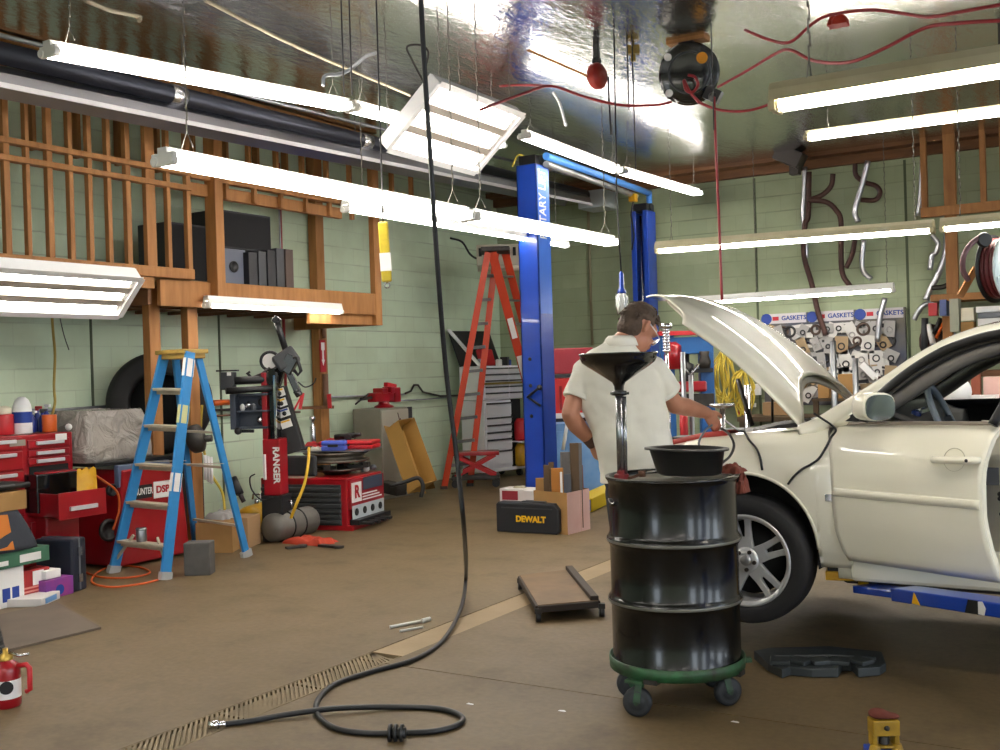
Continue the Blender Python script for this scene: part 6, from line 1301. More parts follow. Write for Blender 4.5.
for k, (x0, y0, x1, y1, m_, r, l) in enumerate(((928, 324, 933, 344, white, .035, 'white handled brush slanting on the tool rack'), (933, 344, 936, 352, blue_l, .02, 'blue brush tip below the white handle'), (944, 322, 936, 338, mat('orange_plastic', 'd4601c', .4), .02, 'orange handled tool on the rack by the door post'), (950, 320, 955, 338, galv, .022, 'grey rod slanting on the tool rack'), (941, 318, 934, 334, blackp, .03, 'black hose piece at the tool rack'), (925, 318, 924, 350, dgrey, .04, 'dark strap hanging at the left of the tool rack'))):
    b = B(); b.cyl(bw(x0, y0, .2), bw(x1, y1, .2), r, n=10); one('hand_tool', b, m_, l, 'tool')
# hose reel at right edge
pr = at(1004, 268, 8.4); t = thing('hose_reel', 'large red hose reel with pale blue steel sides at the right edge', 'hose reel', pr); ax = (CX * .6 - FW * .8).normalized()
b = B(); b.lathe([(.02, -.09), (.27, -.09), (.27, -.08), (.02, -.08)], pr - ax * 0, ax, n=44); obj('rear_flange', b, blackp, t, world=True)
b = B(); b.lathe([(.12, .05), (.27, .05), (.275, .06), (.27, .07), (.12, .07), (.1, .06)], pr, ax, n=44, cap=False); obj('front_flange', b, mat('pale_blue_steel', 'd4e8ee', .3, 0), t, world=True)
for k in range(3): b = B(); b.torus(pr + ax * (-.06 + .04 * k), .22, .022, ax=ax, n=40, m=8); obj('hose_coil', b, mat('dark_red_hose', '5a1820', .5), t, world=True)
b = B(); b.cyl(pr - ax * .12, pr + ax * .09, .10, n=24); obj('hub', b, mat('hub_purple', '3a3048', .5), t, world=True)
for k in range(4): b = B(); a_ = k * PI / 2 + .4; x5, y5, _ = basis(ax); dv = x5 * math.cos(a_) + y5 * math.sin(a_); b.beam(pr + ax * .075 + dv * .09, pr + ax * .075 + dv * .26, .04, .015, up=ax); obj('spoke', b, mat('pale_blue_steel', 'a8c8d8', .3, .2), t, world=True)
b = B(); b.lathe([(.05, -.03), (.06, 0), (.05, .03)], at(984, 240, 8.3), -FW, n=20); b.beam(at(984, 240, 8.35), pr + z_ * .1, .04, .04); obj('guide_arm', b, blackp, t, world=True)
b = B(); b.tube(bez([at(982, 236, 8.3), at(972, 243, 8.3), at(964, 255, 8.3), at(963, 270, 8.35), at(968, 280, 8.4)]), .022, 8); obj('loose_hose', b, mat('mauve_hose', '7a5a60', .5), t, world=True)
b = B(); b.beam(at(960, 296, 8.5), at(976, 268, 8.5), .05, .03, up=FW); obj('wood_strut', b, wood, t, world=True)
b = B(); b.beam(pr + V((0, .1, .1)), V((pr.x, pr.y + .1, ZC)), .016, .016); obj('hanger', b, iron, t, world=True)
# shop press: blue frame with red top bar
tp = 10.2; t = thing('shop_press', 'blue steel shop press frame with red top bar behind the person', 'press', at(690, 480, tp))
pz = at(690, 333, tp).z; R2 = Matrix.Rotation(TH, 3, 'Z')
pl_, pr_ = at(668, 400, tp), at(707, 400, tp)
for p, nm in ((pl_, 0), (pr_, 1)): b = B(); b.box((p.x, p.y, pz / 2), (.13, .12, pz - .02), R=R2); obj('upright', b, mat('press_blue', '1c5a9c', .45, var=.2, sc=6), t, world=True, bev=.006)
b = B(); m_ = (pl_ + pr_) / 2; wp = (pr_ - pl_).length; b.box((m_.x, m_.y, pz - .12), (wp + .1, .14, .16), R=R2); obj('top_beam', b, mat('press_blue', '1c5a9c', .45), t, world=True, bev=.006)
b = B(); b.box((m_.x, m_.y, pz + .0), (wp + .16, .2, .04), R=R2); obj('red_bar', b, redl, t, world=True, bev=.004)
zb1 = at(690, 400, tp).z; b = B(); b.box((m_.x, m_.y, zb1), (wp + .1, .2, .12), R=R2); obj('bed', b, iron, t, world=True, bev=.006)
b = B(); b.lathe([(.07, 0), (.07, .2), (.03, .22), (.03, .3)], (m_.x, m_.y, pz - .5), n=16); obj('ram', b, blackp, t, world=True)
b = B(); b.lathe([(.09, 0), (.09, .22), (.05, .26)], (m_.x - .1, m_.y - .1, zb1 + .3), n=16); obj('red_jack', b, redp, t, world=True)
b = B(); b.box((m_.x, m_.y - .06, zb1 + .13), (.4, .16, .1), R=R2); obj('plate', b, redp, t, world=True, bev=.02)
b = B(); b.box((m_.x + .15, m_.y, zb1 + .28), (.2, .1, .04), R=R2); obj('shelf', b, blackp, t, world=True)
b = B(); b.lathe([(.05, 0), (.06, .06), (.04, .12), (.05, .16)], (m_.x + .22, m_.y - .1, zb1 + .30), n=14); one('press_part', b, iron, 'dark cast part standing on the press shelf', 'machine part')
# tall stands
def stand(name, l, cat, px, pyt, pyb, tt_, r, m_, top=None):
    p = at(px, pyb, tt_); q = at(px, pyt, tt_); t = thing(name, l, cat, (p.x, p.y, 0)); b = B(); b.cyl((p.x, p.y, .04), (p.x, p.y, q.z), r, n=14); obj('pole', b, m_, t, world=True)
    b = B(); b.lathe([(.14, 0), (.14, .02), (.03, .05)], (p.x, p.y, 0), n=20); obj('base', b, blackp, t, world=True)
    if top: top(t, V((p.x, p.y, q.z)))
    return t
def screw(t, p):
    b = B()
    for k in range(8): b.lathe([(.022, .0), (.034, .012), (.022, .024)], p + z_ * (.024 * k), n=14)
    b.lathe([(.05, .19), (.05, .23)], p, n=14); obj('screw_top', b, chrome, t, world=True)
stand('jack_stand', 'tall chrome jack stand with a screw top beside the shirt sleeve', 'jack stand', 669, 352, 430, 8.6, .016, chrome, screw)
stand('prop_stand', 'silver prop stand with red sleeve behind the press opening', 'stand', 684, 352, 400, 8.8, .02, galv)
def fork(t, p): b = B(); b.tube([p + V((-.06, -.03, .09)), p, p + V((.06, .03, .09))], .012, 6); obj('fork', b, steel, t, world=True)
stand('prop_stand', 'silver forked prop stand right of the plain one', 'stand', 692, 375, 420, 8.8, .02, galv, fork)
b = B(); p = at(684, 428, 8.75); b.cyl((p.x, p.y, p.z - .22), (p.x, p.y, at(684, 408, 8.75).z), .034, n=14); one('red_sleeve', b, redl, 'red sleeve at the foot of the plain prop stand', 'sleeve')
def cup_(t, p): b = B(); b.lathe([(.03, -.02), (.09, .0), (.09, .015), (.03, .015)], p, n=20); obj('saddle', b, steel, t, world=True)
stand('jack_stand', 'low jack stand with a flat silver saddle above the fender', 'jack stand', 723, 406, 430, 7.6, .02, steel, cup_)
# yellow cables hanging
t = thing('cable_bundle', 'bundles of yellow cable hanging beneath the open hood', 'cable', at(735, 380, 9.0))
def A9(px, py, t_): return bw(px, py, .25 - (t_ - 9.0) * .8)
def loops(px, pyt, pyb, n, seed, wd):
    random.seed(seed)
    for k in range(n):
        x0 = px + random.uniform(-wd, wd); w = random.uniform(3, 13); yb = pyb + random.uniform(-14, 6); yt = pyt + random.uniform(-4, 4)
        b = B(); b.tube(bez([A9(x0, yt, 9.0 + .02 * k), A9(x0 - w, (yt * 2 + yb) / 3, 9.0 - .02 * k), A9(x0 - w * .8, (yt + yb * 2) / 3, 9.02), A9(x0, yb, 9.0), A9(x0 + w * .8, (yt + yb * 2) / 3, 9.0), A9(x0 + w * .5, (yt * 2 + yb) / 3, 9.02), A9(x0 + 1, yt, 9.0 + .02 * k)], 5), .014, 6); obj('loop', b, ropey, t, world=True)
loops(724, 352, 402, 8, 3, 7); loops(742, 368, 412, 8, 5, 5)
b = B(); b.tube(bez([A9(716, 395, 9), A9(730, 402, 9), A9(745, 392, 9)]), .012, 6); obj('loop', b, ropey, t, world=True)
b = B(); b.cyl(A9(718, 340, 9.1), A9(748, 362, 9.1), .03, n=8); obj('hanger_rod', b, iron, t, world=True)
wbox('valve_panel', 'red valve panel between the cable bundles', 'panel', 739, 750, 392, 415, .08, redl, .1)
stand('pipe_stand', 'chrome stand in front of the red valve panel', 'stand', 748, 385, 425, 9.4, .03, chrome)
wbox('wall_paper', 'small white notice box on the wall under the open hood', 'notice', 750, 761, 384, 395, .1, wht_l, .05)
wbox('wall_paper', 'tiny white tag low on the wall under the open hood', 'notice', 751, 756, 403, 407, .1, wht_l, .03)
# shelf of cartons behind the engine bay
b = B(); p0, p1 = bw(745, 425, .5), bw(915, 416, .5); p0.z = bw(777, 415, .4).z - .003; b.bb((p0.x, YB - .8, p0.z - .06), (p1.x, YB - .02, p0.z))
for xx in (p0.x + .05, (p0.x + p1.x) / 2, p1.x - .05): b.bb((xx - .04, YB - .75, 0), (xx + .04, YB - .67, p0.z - .06))
b.bb((p0.x, YB - .7, .3), (p1.x, YB - .1, .34)); one('work_bench', b, mat('bench_brown', '5c4a34', .7, var=.2, sc=3), 'brown workbench along the back wall behind the car', 'bench')
for k, (x0, x1, y0, y1, m_, l) in enumerate(((765, 790, 402, 415, mat('tan_card', '9c7c58', .85), 'long low tan carton on the bench under the hood'), (840, 855, 374, 398, card, 'tilted brown carton on the bench in front of the gaskets'), (865, 880, 391, 398, mat('dark_red_tin', '5a2a24', .6), 'flat dark red tin on the riser shelf'), (880, 898, 376, 397, rust, 'brown heap of boxes at the right foot of the gasket board'), (820, 831, 384, 398, card, 'small brown carton left of the taller silver rod'))):
    wbox('carton', l, 'box', x0, x1, y0, y1, .4, m_)
b = B(); zz = bw(848, 398, .4).z - .003; xa_, xb_ = bw(815, 398, .4).x, bw(902, 398, .4).x; b.bb((xa_, YB - .55, zz - .03), (xb_, YB - .02, zz))
for xx in (xa_ + .03, xb_ - .03): b.bb((xx - .03, YB - .5, p0.z), (xx + .03, YB - .44, zz))
one('bench_riser', b, mat('bench_brown', '5c4a34', .7), 'brown riser shelf standing on the workbench below the gaskets', 'shelf')
for k, (px, y0, y1, l) in enumerate(((834, 341, 402, 'taller silver rod standing in front of the gasket board'), (856, 358, 398, 'shorter silver rod standing in front of the gasket board'))):
    p = at(px, y1, 10.5); q = at(px - 1, y0, 10.5); b = B(); b.cyl(p - z_ * .9, q, .028, n=10); one('silver_rod', b, galv, l, 'rod')
b = B(); b.beam(bw(862, 364, .2), bw(876, 378, .2), .06, .08); b.cyl(bw(876, 378, .2), bw(880, 376, .2), .05); one('staple_gun', b, [white], 'white and dark long tool hanging below the gasket board', 'tool')
# splash shield on the floor
t = 0
pts = [(754, 656), (770, 652), (830, 652), (882, 656), (886, 668), (880, 672), (858, 674), (852, 668), (842, 668), (838, 674), (812, 674), (790, 672), (782, 675), (768, 668)]
b = B(); P5 = [onz(x, y, .02) for x, y in pts]; lo_ = [b.v((p.x, p.y, .003)) for p in P5]; hi_ = [b.v((p.x, p.y, .045 + .012 * noise.noise(V((p.x * 8, p.y * 8, 0))))) for p in P5]; b.f(lo_[::-1]); b.f(hi_)
for k in range(len(P5)): b.f([lo_[k], lo_[(k + 1) % len(P5)], hi_[(k + 1) % len(P5)], hi_[k]])
cc = sum(P5, V((0, 0, 0))) / len(P5)
for k in range(5): q = P5[7] * 0 + onz(780 + 20 * k, 662, .05); b.box(V((q.x, q.y, .056)), (.09, .10, .02), .3 + k)
b.tube([onz(775, 657, .055), onz(830, 656, .055), onz(876, 659, .055)], .012, 6)
one('splash_shield', b, mat('grey_black_plastic', '23282a', .5, c2='34393a', var=1, sc=6), 'grey-black plastic underbody shield lying flat on the floor right of the drum', 'splash shield', bev=.004)
# near lift arm end with yellow adapter, bottom right
p = onz(884, 742, .13); t = thing('lift_pad', 'yellow lift adapter on a blue arm end at the bottom right', 'lift adapter', (p.x, p.y, 0), TH)
b = B(); b.bb((-.06, -.30, .05), (.06, .05, .11)); obj('blue_arm', b, bluep, t, bev=.006)
b = B(); b.bb((.0, -.28, .0), (.06, .04, .03)); obj('arm_foot', b, iron, t)
b = B(); b.bb((-.045, -.03, .115), (.045, .03, .125)); b.bb((-.048, -.033, .16), (.048, .033, .215)); b.bb((-.048, -.025, .12), (-.03, .025, .17)); b.bb((.03, -.025, .12), (.048, .025, .17)); o = obj('yellow_bracket', b, mat('grimy_yellow', 'c49a1c', .45, c2='7a5c18', var=1, sc=18), t, bev=.006)
b = B(); b.cyl((0, 0, .09), (0, 0, .16), .018); b.sph((0, -.034, .19), .01, 10); obj('bolt', b, iron, o)
for s in (-1, 1): b = B(); b.lathe([(.02, .09), (.024, .1), (.015, .13)], (s * .04, -.02, 0), n=12); obj('clamp_foot', b, mat('grimy_yellow', 'b8901c', .45), o)
b = B(); p.z = 0; b.sph(p + CX * -.018 + V((0, 0, .232)), (.036, .03, .019), 16); b.sph(p + CX * .022 + V((0, 0, .225)), (.036, .026, .011), 16); b.sph(p + CX * .0 + V((0, 0, .228)), (.034, .03, .014), 16); one('shop_rag', b, mat('rag_rust', '6a3428', .95), 'rust-brown rag lying on the yellow lift adapter', 'rag', remesh=.004)
# ---------------------------------------------------------------- lift arm under the car
t = thing('car_lift_bar', 'blue two-post lift arm with yellow pad under the car sill', 'lift arm', onz(920, 620))
a0 = at(846, 577, 5.05); a1 = at(900, 584, 4.9); a2 = at(1010, 606, 4.35); za = .33
def seg(p, q, w, h, m, nm): b = B(); b.beam(p, q, w, h); obj(nm, b, m, t, world=True, bev=.006)
q0 = ony(862, 588, 5.30); q1 = ony(918, 595, 5.10); q2 = ony(1040, 613, 4.6)
seg(q0, q1, .12, .035, bluep, 'inner_arm'); seg(q0.lerp(q1, .75), q2, .14, .06, bluep, 'outer_arm')
pd = ony(843, 574, 5.34); b = B(); b.box(pd + V((0, 0, 0)), (.16, .12, .045), .2); obj('yellow_pad', b, yellowp, t, world=True, bev=.005)
b = B(); b.box(pd + V((.0, 0, .03)), (.14, .1, .02), .2); obj('rubber_pad', b, blackp, t, world=True)
b = B(); b.cyl(pd + V((.1, 0, -.06)), pd + V((.1, 0, .04)), .03, n=14); obj('pad_screw', b, yellowp, t, world=True)
e = (q2 - q1).normalized(); sd = V((e.y, -e.x, 0)).normalized(); 
mid = q0.lerp(q1, .75); 
def onarm(f, m, nm, pts): b = B(); o = mid.lerp(q2, f) + sd * .0715; b.prism(pts, o, e, z_, .003 if e.cross(z_).dot(sd) > 0 else -.003); obj(nm, b, m, t, world=True)
onarm(.22, yel_l, 'warning_triangle', [(-.025, -.025), (.03, -.028), (-.01, .025)]); onarm(.66, blk_l, 'black_patch', [(-.05, -.028), (.03, -.028), (.03, .028), (-.03, .028)]); onarm(.70, wht_l, 'white_patch', [(-.01, -.025), (.03, -.028), (.04, .0), (.02, .028), (-.01, .025)])
# second post of that lift, just outside the frame, carries the arm
b = B(); p = V((q2.x + .9, 3.8, 0)); b.beam(q2, V((p.x, p.y, q2.z)), .16, .11); b.bb((p.x - .14, p.y - .16, 0), (p.x + .14, p.y + .16, 3.6)); obj('lift_column', b, bluep, t, world=True, bev=.01)
# ================================================================ the white sedan (faces -X, raised on the lift)
XW = -1.716; YC = 6.08; LF = .25
C0 = V((XW, YC, LF))
CAR = thing('car', 'cream white sedan raised on the lift with open hood and front door ajar', 'car', C0)
def cw(x, y, z): return C0 + V((x, y, z))
def carpaint():
    M = mat('car_paint', 'efebd9', .3, coat=1.0); p = M.node_tree.nodes['Principled BSDF']; p.inputs['Coat Roughness'].default_value = .06; return M
paint = carpaint(); trimk = mat('black_trim', '121214', .4); sealr = mat('seal_rubber', '1c1b1c', .6); intg = mat('interior_grey', '6e6a64', .7); intd = mat('interior_dark', '222226', .6)
HW = .885
ZT = lambda x: interp([-.95, -.8, -.6, -.3, 0, .25, .5, 1.0, 1.6, 2.4, 3.0, 3.7], [.66, .74, .80, .865, .895, .92, .935, .945, .955, .965, .965, .93], x)
def plan(x):
    """half width of the body at station x"""
    return interp([-.97, -.93, -.88, -.8, -.7, -.55, -.35, 0, .5, 2.4, 3.2, 3.6, 3.72], [.30, .52, .64, .73, .79, .83, .862, .885, .885, .885, .86, .80, .74], x)
SEC = [(0, -.055), (.12, -.02), (.30, -.003), (.48, 0), (.66, -.006), (.80, -.022), (.90, -.05), (.965, -.09), (1.0, -.15)]
def side(x, u, s=-1):
    """point on the flank: u = 0 at the sill, 1 at the hood/belt edge"""
    zt = ZT(x); z = lerp(.24, zt, min(1, u)); off = interp([a for a, _ in SEC], [c for _, c in SEC], u)
    w = plan(x) + off; return cw(x, s * w, z)
def uofz(x, z): return (z - .24) / (ZT(x) - .24)
AR, AZ, AX = .362, .33, -.043
def flank(xs, s, arch=None, z0=.24, n=22, xfun=None, top=1.0):
    P = []
    for x in xs:
        zb = z0
        if arch is not None:
            dx = x - arch
            if abs(dx) < AR: zb = max(z0, AZ + math.sqrt(AR * AR - dx * dx))
        u0 = max(0, uofz(x, zb)); row = []
        for j in range(n + 1):
            u = lerp(u0, top, j / n); xx = xfun(x, lerp(.24, ZT(x), u)) if xfun else x; row.append(side(xx, u, s))
        P.append(row)
    return P
def frange(a, c, n): return [lerp(a, c, i / n) for i in range(n + 1)]
def archxs(a, c, ar, n=10):
    xs = frange(a, ar - AR, n) + [ar - AR * math.cos(PI * k / 36) for k in range(1, 36)] + frange(ar + AR, c, n); return xs
dfront = lambda z: interp([.24, .29, .34, .42, .6, .75, .94], [.50, .475, .45, .425, .412, .40, .345], z)
def fx(x, z): 
    k = max(0, (x - .32)) / (.42 - .32); return lerp(x, dfront(z) - .006, min(1, k)) if k > 0 else x
for s in (-1, 1):
    b = B(); xs = archxs(-.62, .42, AX); b.grid(flank(xs, s, AX, xfun=fx), True, s > 0); f_ = obj('fender', b, paint, CAR, world=True, solid=.004)
    if s < 0:
        b = B(); q = side(.378, uofz(.378, .585)); b.box(q + V((0, -.003, 0)), (.035, .006, .035)); bd = obj('side_badge', b, chrome, f_, world=True, bev=.004)
        b = B(); b.tube([side(x + AX, uofz(x + AX, max(.3, AZ + math.sqrt(max(0, AR * AR - x * x))))) for x in [-AR * math.cos(PI * k / 30) for k in range(0, 31)]], .009, 6); obj('arch_lip', b, paint, f_, world=True)
    # wheel well liner
    b = B(); rows = []
    for k in range(25):
        a = PI * k / 24 - .0; rows.append([cw(AX - (AR - .004) * math.cos(a), s * (plan(0) - .03), AZ + (AR - .004) * math.sin(a)), cw(AX - (AR - .004) * math.cos(a), s * .45, AZ + (AR - .004) * math.sin(a))])
    rows = [[r[0] + V((0, 0, -.25)), r[1] + V((0, 0, -.25))] for r in rows[:1]] + rows + [[r[0] + V((0, 0, -.1)), r[1] + V((0, 0, -.1))] for r in rows[-1:]]
    b.grid(rows, True); obj('wheel_liner', b, dark, CAR, world=True, solid=.006)
# bumper and nose
def nose(xf, ys, z0, z1, n=8, inset=0):
    P = []
    for y in ys:
        row = []
        for j in range(n + 1):
            z = lerp(z0, z1, j / n); k = (z - .42) / .3
            x = xf(abs(y)) + .05 * k * k + (0 if z > .4 else .12 * ((.4 - z) / .2) ** 2) + inset; row.append(cw(x, y, z))
        P.append(row)
    return P
xf = lambda a: interp([0, .3, .52, .64, .73, .79, .835], [-.985, -.97, -.93, -.86, -.78, -.68, -.60], a)
ys = frange(-.835, .835, 44)
b = B(); b.grid(nose(xf, ys, .20, .60, 10)); obj('front_bumper', b, paint, CAR, world=True, solid=.005)
b = B(); b.grid(nose(xf, frange(-.42, .42, 16), .60, .74, 4, .015)); obj('grille', b, blackp, CAR, world=True, solid=.01)
b = B(); b.beam(cw(-.955, -.42, .67), cw(-.955, .42, .67), .02, .035); obj('grille_bar', b, chrome, CAR, world=True)
for s in (-1, 1):
    b = B(); b.grid(nose(xf, [s * y for y in frange(.42, .80, 12)], .60, .77, 6, .01), True, s < 0); hl = obj('headlight', b, glass('lamp_glass', 'e8eef0', .05, .3), CAR, world=True, solid=.004)
    b = B(); b.grid(nose(xf, [s * y for y in frange(.42, .78, 12)], .61, .76, 6, .06), True, s < 0); b.sph(cw(-.80, s * .55, .685), .05, 14); b.sph(cw(-.76, s * .66, .685), .045, 14); obj('reflector', b, chrome, hl, world=True)
# sill
for s in (-1, 1):
    b = B(); P = []
    for x in frange(.40, 2.25, 30): P.append([side(x, 0, s) + V((0, -s * -.0, 0)), cw(x, s * (plan(x) - .055), .235), cw(x, s * (plan(x) - .065), .19), cw(x, s * (plan(x) - .12), .175), cw(x, s * (plan(x) - .30), .18)])
    b.grid(P, True); obj('sill_skirt', b, paint, CAR, world=True, solid=.004)
    b = B(); b.bb(cw(.46, s * .845, .18) , cw(2.2, s * .72, .36)); obj('sill', b, paint, CAR, world=True, bev=.02)
b = B(); b.bb(cw(.4, -.76, .15), cw(3.4, .76, .27)); b.bb(cw(-.9, -.42, .22), cw(.4, .42, .3)); obj('underbody', b, mat('underbody', '38363a', .7), CAR, world=True, bev=.02)
# rear flanks
XRW = 2.70
dr0 = 1.455
for s in (-1, 1):
    b = B(); xs = archxs(2.2, 3.66, XRW, 10); b.grid(flank(xs, s, XRW), True, s > 0); obj('rear_quarter', b, paint, CAR, world=True, solid=.004)
# near rear door (shut), far doors
def doorpanel(x0f, x1f, s, top=1.0, z0=.29, nx=20, off=0):
    P = []
    for i in range(nx + 1):
        row = []
        for j in range(23):
            u = lerp(0, top, j / 22); xm = lerp(.9, 1.9, .5); z = lerp(z0, .945, u); x = lerp(x0f(z), x1f(z), i / nx); row.append(side(x, uofz(x, z), s))
        P.append(row)
    return P
drear = lambda z: interp([.29, .40, .55, .75, .95], [1.235, 1.205, 1.175, 1.17, 1.20], z)
b = B(); b.grid(doorpanel(lambda z: drear(z) + .10, lambda z: 2.20, -1)); obj('rear_door', b, paint, CAR, world=True, solid=.006)
b = B(); b.grid(doorpanel(lambda z: dfront(z), lambda z: drear(z), 1), True, True); fd = obj('passenger_door', b, paint, CAR, world=True, solid=.006)
b = B(); b.grid([[p + V((0, -.09, .05 * k_ / 22)) for k_, p in enumerate(r)] for r in doorpanel(lambda z: dfront(z) + .02, lambda z: drear(z) - .02, 1, nx=12)]); obj('door_lining', b, intd, fd, world=True, solid=.01)
b = B(); b.beam(cw(.62, .70, .80), cw(.80, .70, .80), .03, .035); obj('door_pull', b, chrome, fd, world=True, bev=.005)
b = B(); b.beam(cw(.55, .69, .68), cw(1.2, .68, .66), .07, .06); obj('arm_rest', b, intg, fd, world=True, bev=.015)
b = B(); b.grid(doorpanel(lambda z: drear(z) + .01, lambda z: 2.20, 1), True, True); obj('rear_door', b, paint, CAR, world=True, solid=.006)
# B pillar and jamb behind the open door
b = B(); P = []
for z in frange(.27, .95, 14): P.append([cw(drear(z) - .15, -.74, z), cw(drear(z) - .12, -.80 + .03 * max(0, z - .75) / .2, z), cw(drear(z) + .0, -.82 + .03 * max(0, z - .75) / .2, z), cw(drear(z) + .02, -.865 + .03 * max(0, z - .75) / .2, z), cw(drear(z) + .10, -.87 + .04 * max(0, z - .75) / .2, z)])
b.grid(P, True); jb = obj('door_jamb', b, paint, CAR, world=True, solid=.01)
b = B(); b.bb(cw(drear(.7) - .105, -.82, .66), cw(drear(.7) - .05, -.806, .74)); obj('vent', b, greyp, jb, world=True)
for z in (.62, .60, .53): b = B(); b.sph(cw(drear(z) - .05, -.815, z), .012, 10); obj('bolt', b, iron, jb, world=True)
b = B(); b.beam(cw(1.18, -.80, .93), cw(1.28, -.66, 1.38), .09, .05, up=(0, 1, 0)); obj('centre_pillar', b, intg, CAR, world=True, bev=.01)
b = B(); b.beam(cw(1.18, .80, .93), cw(1.28, .66, 1.38), .07, .05, up=(0, 1, 0)); obj('centre_pillar', b, intg, CAR, world=True, bev=.01)
# pillars + roof rails
RL = [(.22, .79, .895), (.30, .785, .925), (.40, .77, .985), (.505, .755, 1.05), (.63, .725, 1.13), (.75, .70, 1.215), (.87, .675, 1.285), (.995, .66, 1.335), (1.12, .65, 1.362), (1.4, .645, 1.395), (1.9, .64, 1.40), (2.3, .65, 1.36), (2.7, .70, 1.22), (3.05, .76, 1.03), (3.15, .78, .97)]
RLc = bez(RL, 6)
for s in (-1, 1):
    b = B(); P = []
    for i, p in enumerate(RLc):
        d = (RLc[min(i + 1, len(RLc) - 1)] - RLc[max(i - 1, 0)]).normalized(); n = V((-d.z, 0, d.x)); k = 1
        o = [(n * -.036 + V((0, .0, 0))), (n * -.030 + V((0, .016, 0))), (n * -.005 + V((0, .022, 0))), (n * .022 + V((0, .012, 0))), (n * .036 + V((0, -.012, 0))), (n * .040 + V((0, -.05, 0))), (n * .018 + V((0, -.06, 0))), (n * -.036 + V((0, -.045, 0)))]
        P.append([b.v(cw(p.x + q.x, s * (p.y + q.y), p.z + q.z)) for q in o])
    b.skinr(P); obj('roof_rail', b, paint, CAR, world=True)
    b = B(); pts = [cw(p.x + .03, s * (p.y - .0), p.z - .038) for p in RLc if p.x > .42 and p.x < 2.4]; b.tube(pts, .014, 6); obj('door_seal', b, sealr, CAR, world=True)
    b = B(); pts = [cw(p.x + .055, s * (p.y - .045), p.z - .065) for p in RLc if .40 < p.x < 1.5]; b.tube(pts, .042, 8); obj('pillar_lining', b, intg, CAR, world=True)
for s in (-1, 1):
    b = B(); P = []
    for x in frange(.13, .56, 14):
        zr = interp([p[0] for p in RL[:6]], [p[2] for p in RL[:6]], x) - .005; yr = interp([p[0] for p in RL[:6]], [p[1] for p in RL[:6]], x); lo_ = side(x, .985, s); zr = max(zr, lo_.z - LF + .002)
        P.append([lo_, V((lo_.x, lerp(lo_.y, cw(0, s * (yr + .018), 0).y, .6), lerp(lo_.z, LF + zr, .45))), cw(x, s * (yr + .016), zr)])
    b.grid(P, True); obj('pillar_base', b, paint, CAR, world=True, solid=.004)
# roof skin
b = B(); P = []
for x in frange(1.0, 2.42, 20):
    zr = interp([1.0, 1.12, 1.4, 1.9, 2.3, 2.45], [1.37, 1.395, 1.43, 1.437, 1.40, 1.36], x); row = []
    for y in frange(-.64, .64, 16): row.append(cw(x, y, zr + .03 - .045 * (abs(y) / .64) ** 3))
    P.append(row)
b.grid(P, True); obj('roof', b, paint, CAR, world=True, solid=.006)
b = B(); P = []
for x in frange(1.05, 2.35, 8): P.append([cw(x, y, 1.36 + .01 - .03 * (abs(y) / .6) ** 3) for y in frange(-.6, .6, 8)])
b.grid(P); obj('headliner', b, mat('headliner', 'a8a49c', .9), CAR, world=True, solid=.01)
# windscreen
wsg = glass('windscreen_glass', 'dfe8e4', .03, .25)
b = B(); P = []
for i in range(13):
    f = i / 12; row = []
    for j in range(17):
        y = lerp(-1, 1, j / 16); xb = .42 - .20 * (1 - y * y); zb = .95 + .02 * (1 - y * y); xt = 1.06 - .03 * (1 - y * y); zt = 1.375 + .03 * (1 - y * y); w = lerp(.74, .62, f); row.append(cw(lerp(xb, xt, f), y * w, lerp(zb, zt, f) + .04 * math.sin(PI * f)))
    P.append(row)
b.grid(P, True); obj('windscreen', b, wsg, CAR, world=True, solid=.005)
b = B(); P = []
for i in range(7):
    f = i / 6; P.append([cw(lerp(2.45, 3.1, f), y * lerp(.6, .72, f), lerp(1.39, .98, f) + .02 * (1 - y * y)) for y in frange(-1, 1, 8)])
b.grid(P); obj('rear_window', b, wsg, CAR, world=True, solid=.005)
# boot
b = B(); P = []
for x in frange(3.08, 3.74, 10): P.append([cw(x, y * (plan(x) - .12), ZT(x) + .02 * (1 - y * y)) for y in frange(-1, 1, 14)])
b.grid(P); b.grid([[cw(3.74 + .03 * (1 - z), y * .66, z * .93) for z in (1, .9, .75, .55, .3)] for y in frange(-1, 1, 10)]); obj('boot_lid', b, paint, CAR, world=True, solid=.006)
# cowl and wipers
b = B(); b.grid([[cw(.20 - .10 * (1 - y * y) * 1 , y * .74, .905 + .02 * (1 - y * y)), cw(.44 - .20 * (1 - y * y), y * .76, .94 + .02 * (1 - y * y))] for y in frange(-1, 1, 16)]); obj('cowl', b, trimk, CAR, world=True, solid=.01)
for y in (-.5, .1): b = B(); b.tube([cw(.26, y, .95), cw(.36, y + .30, 1.01), cw(.40, y + .5, 1.03)], .01, 6); obj('wiper', b, blackp, CAR, world=True)
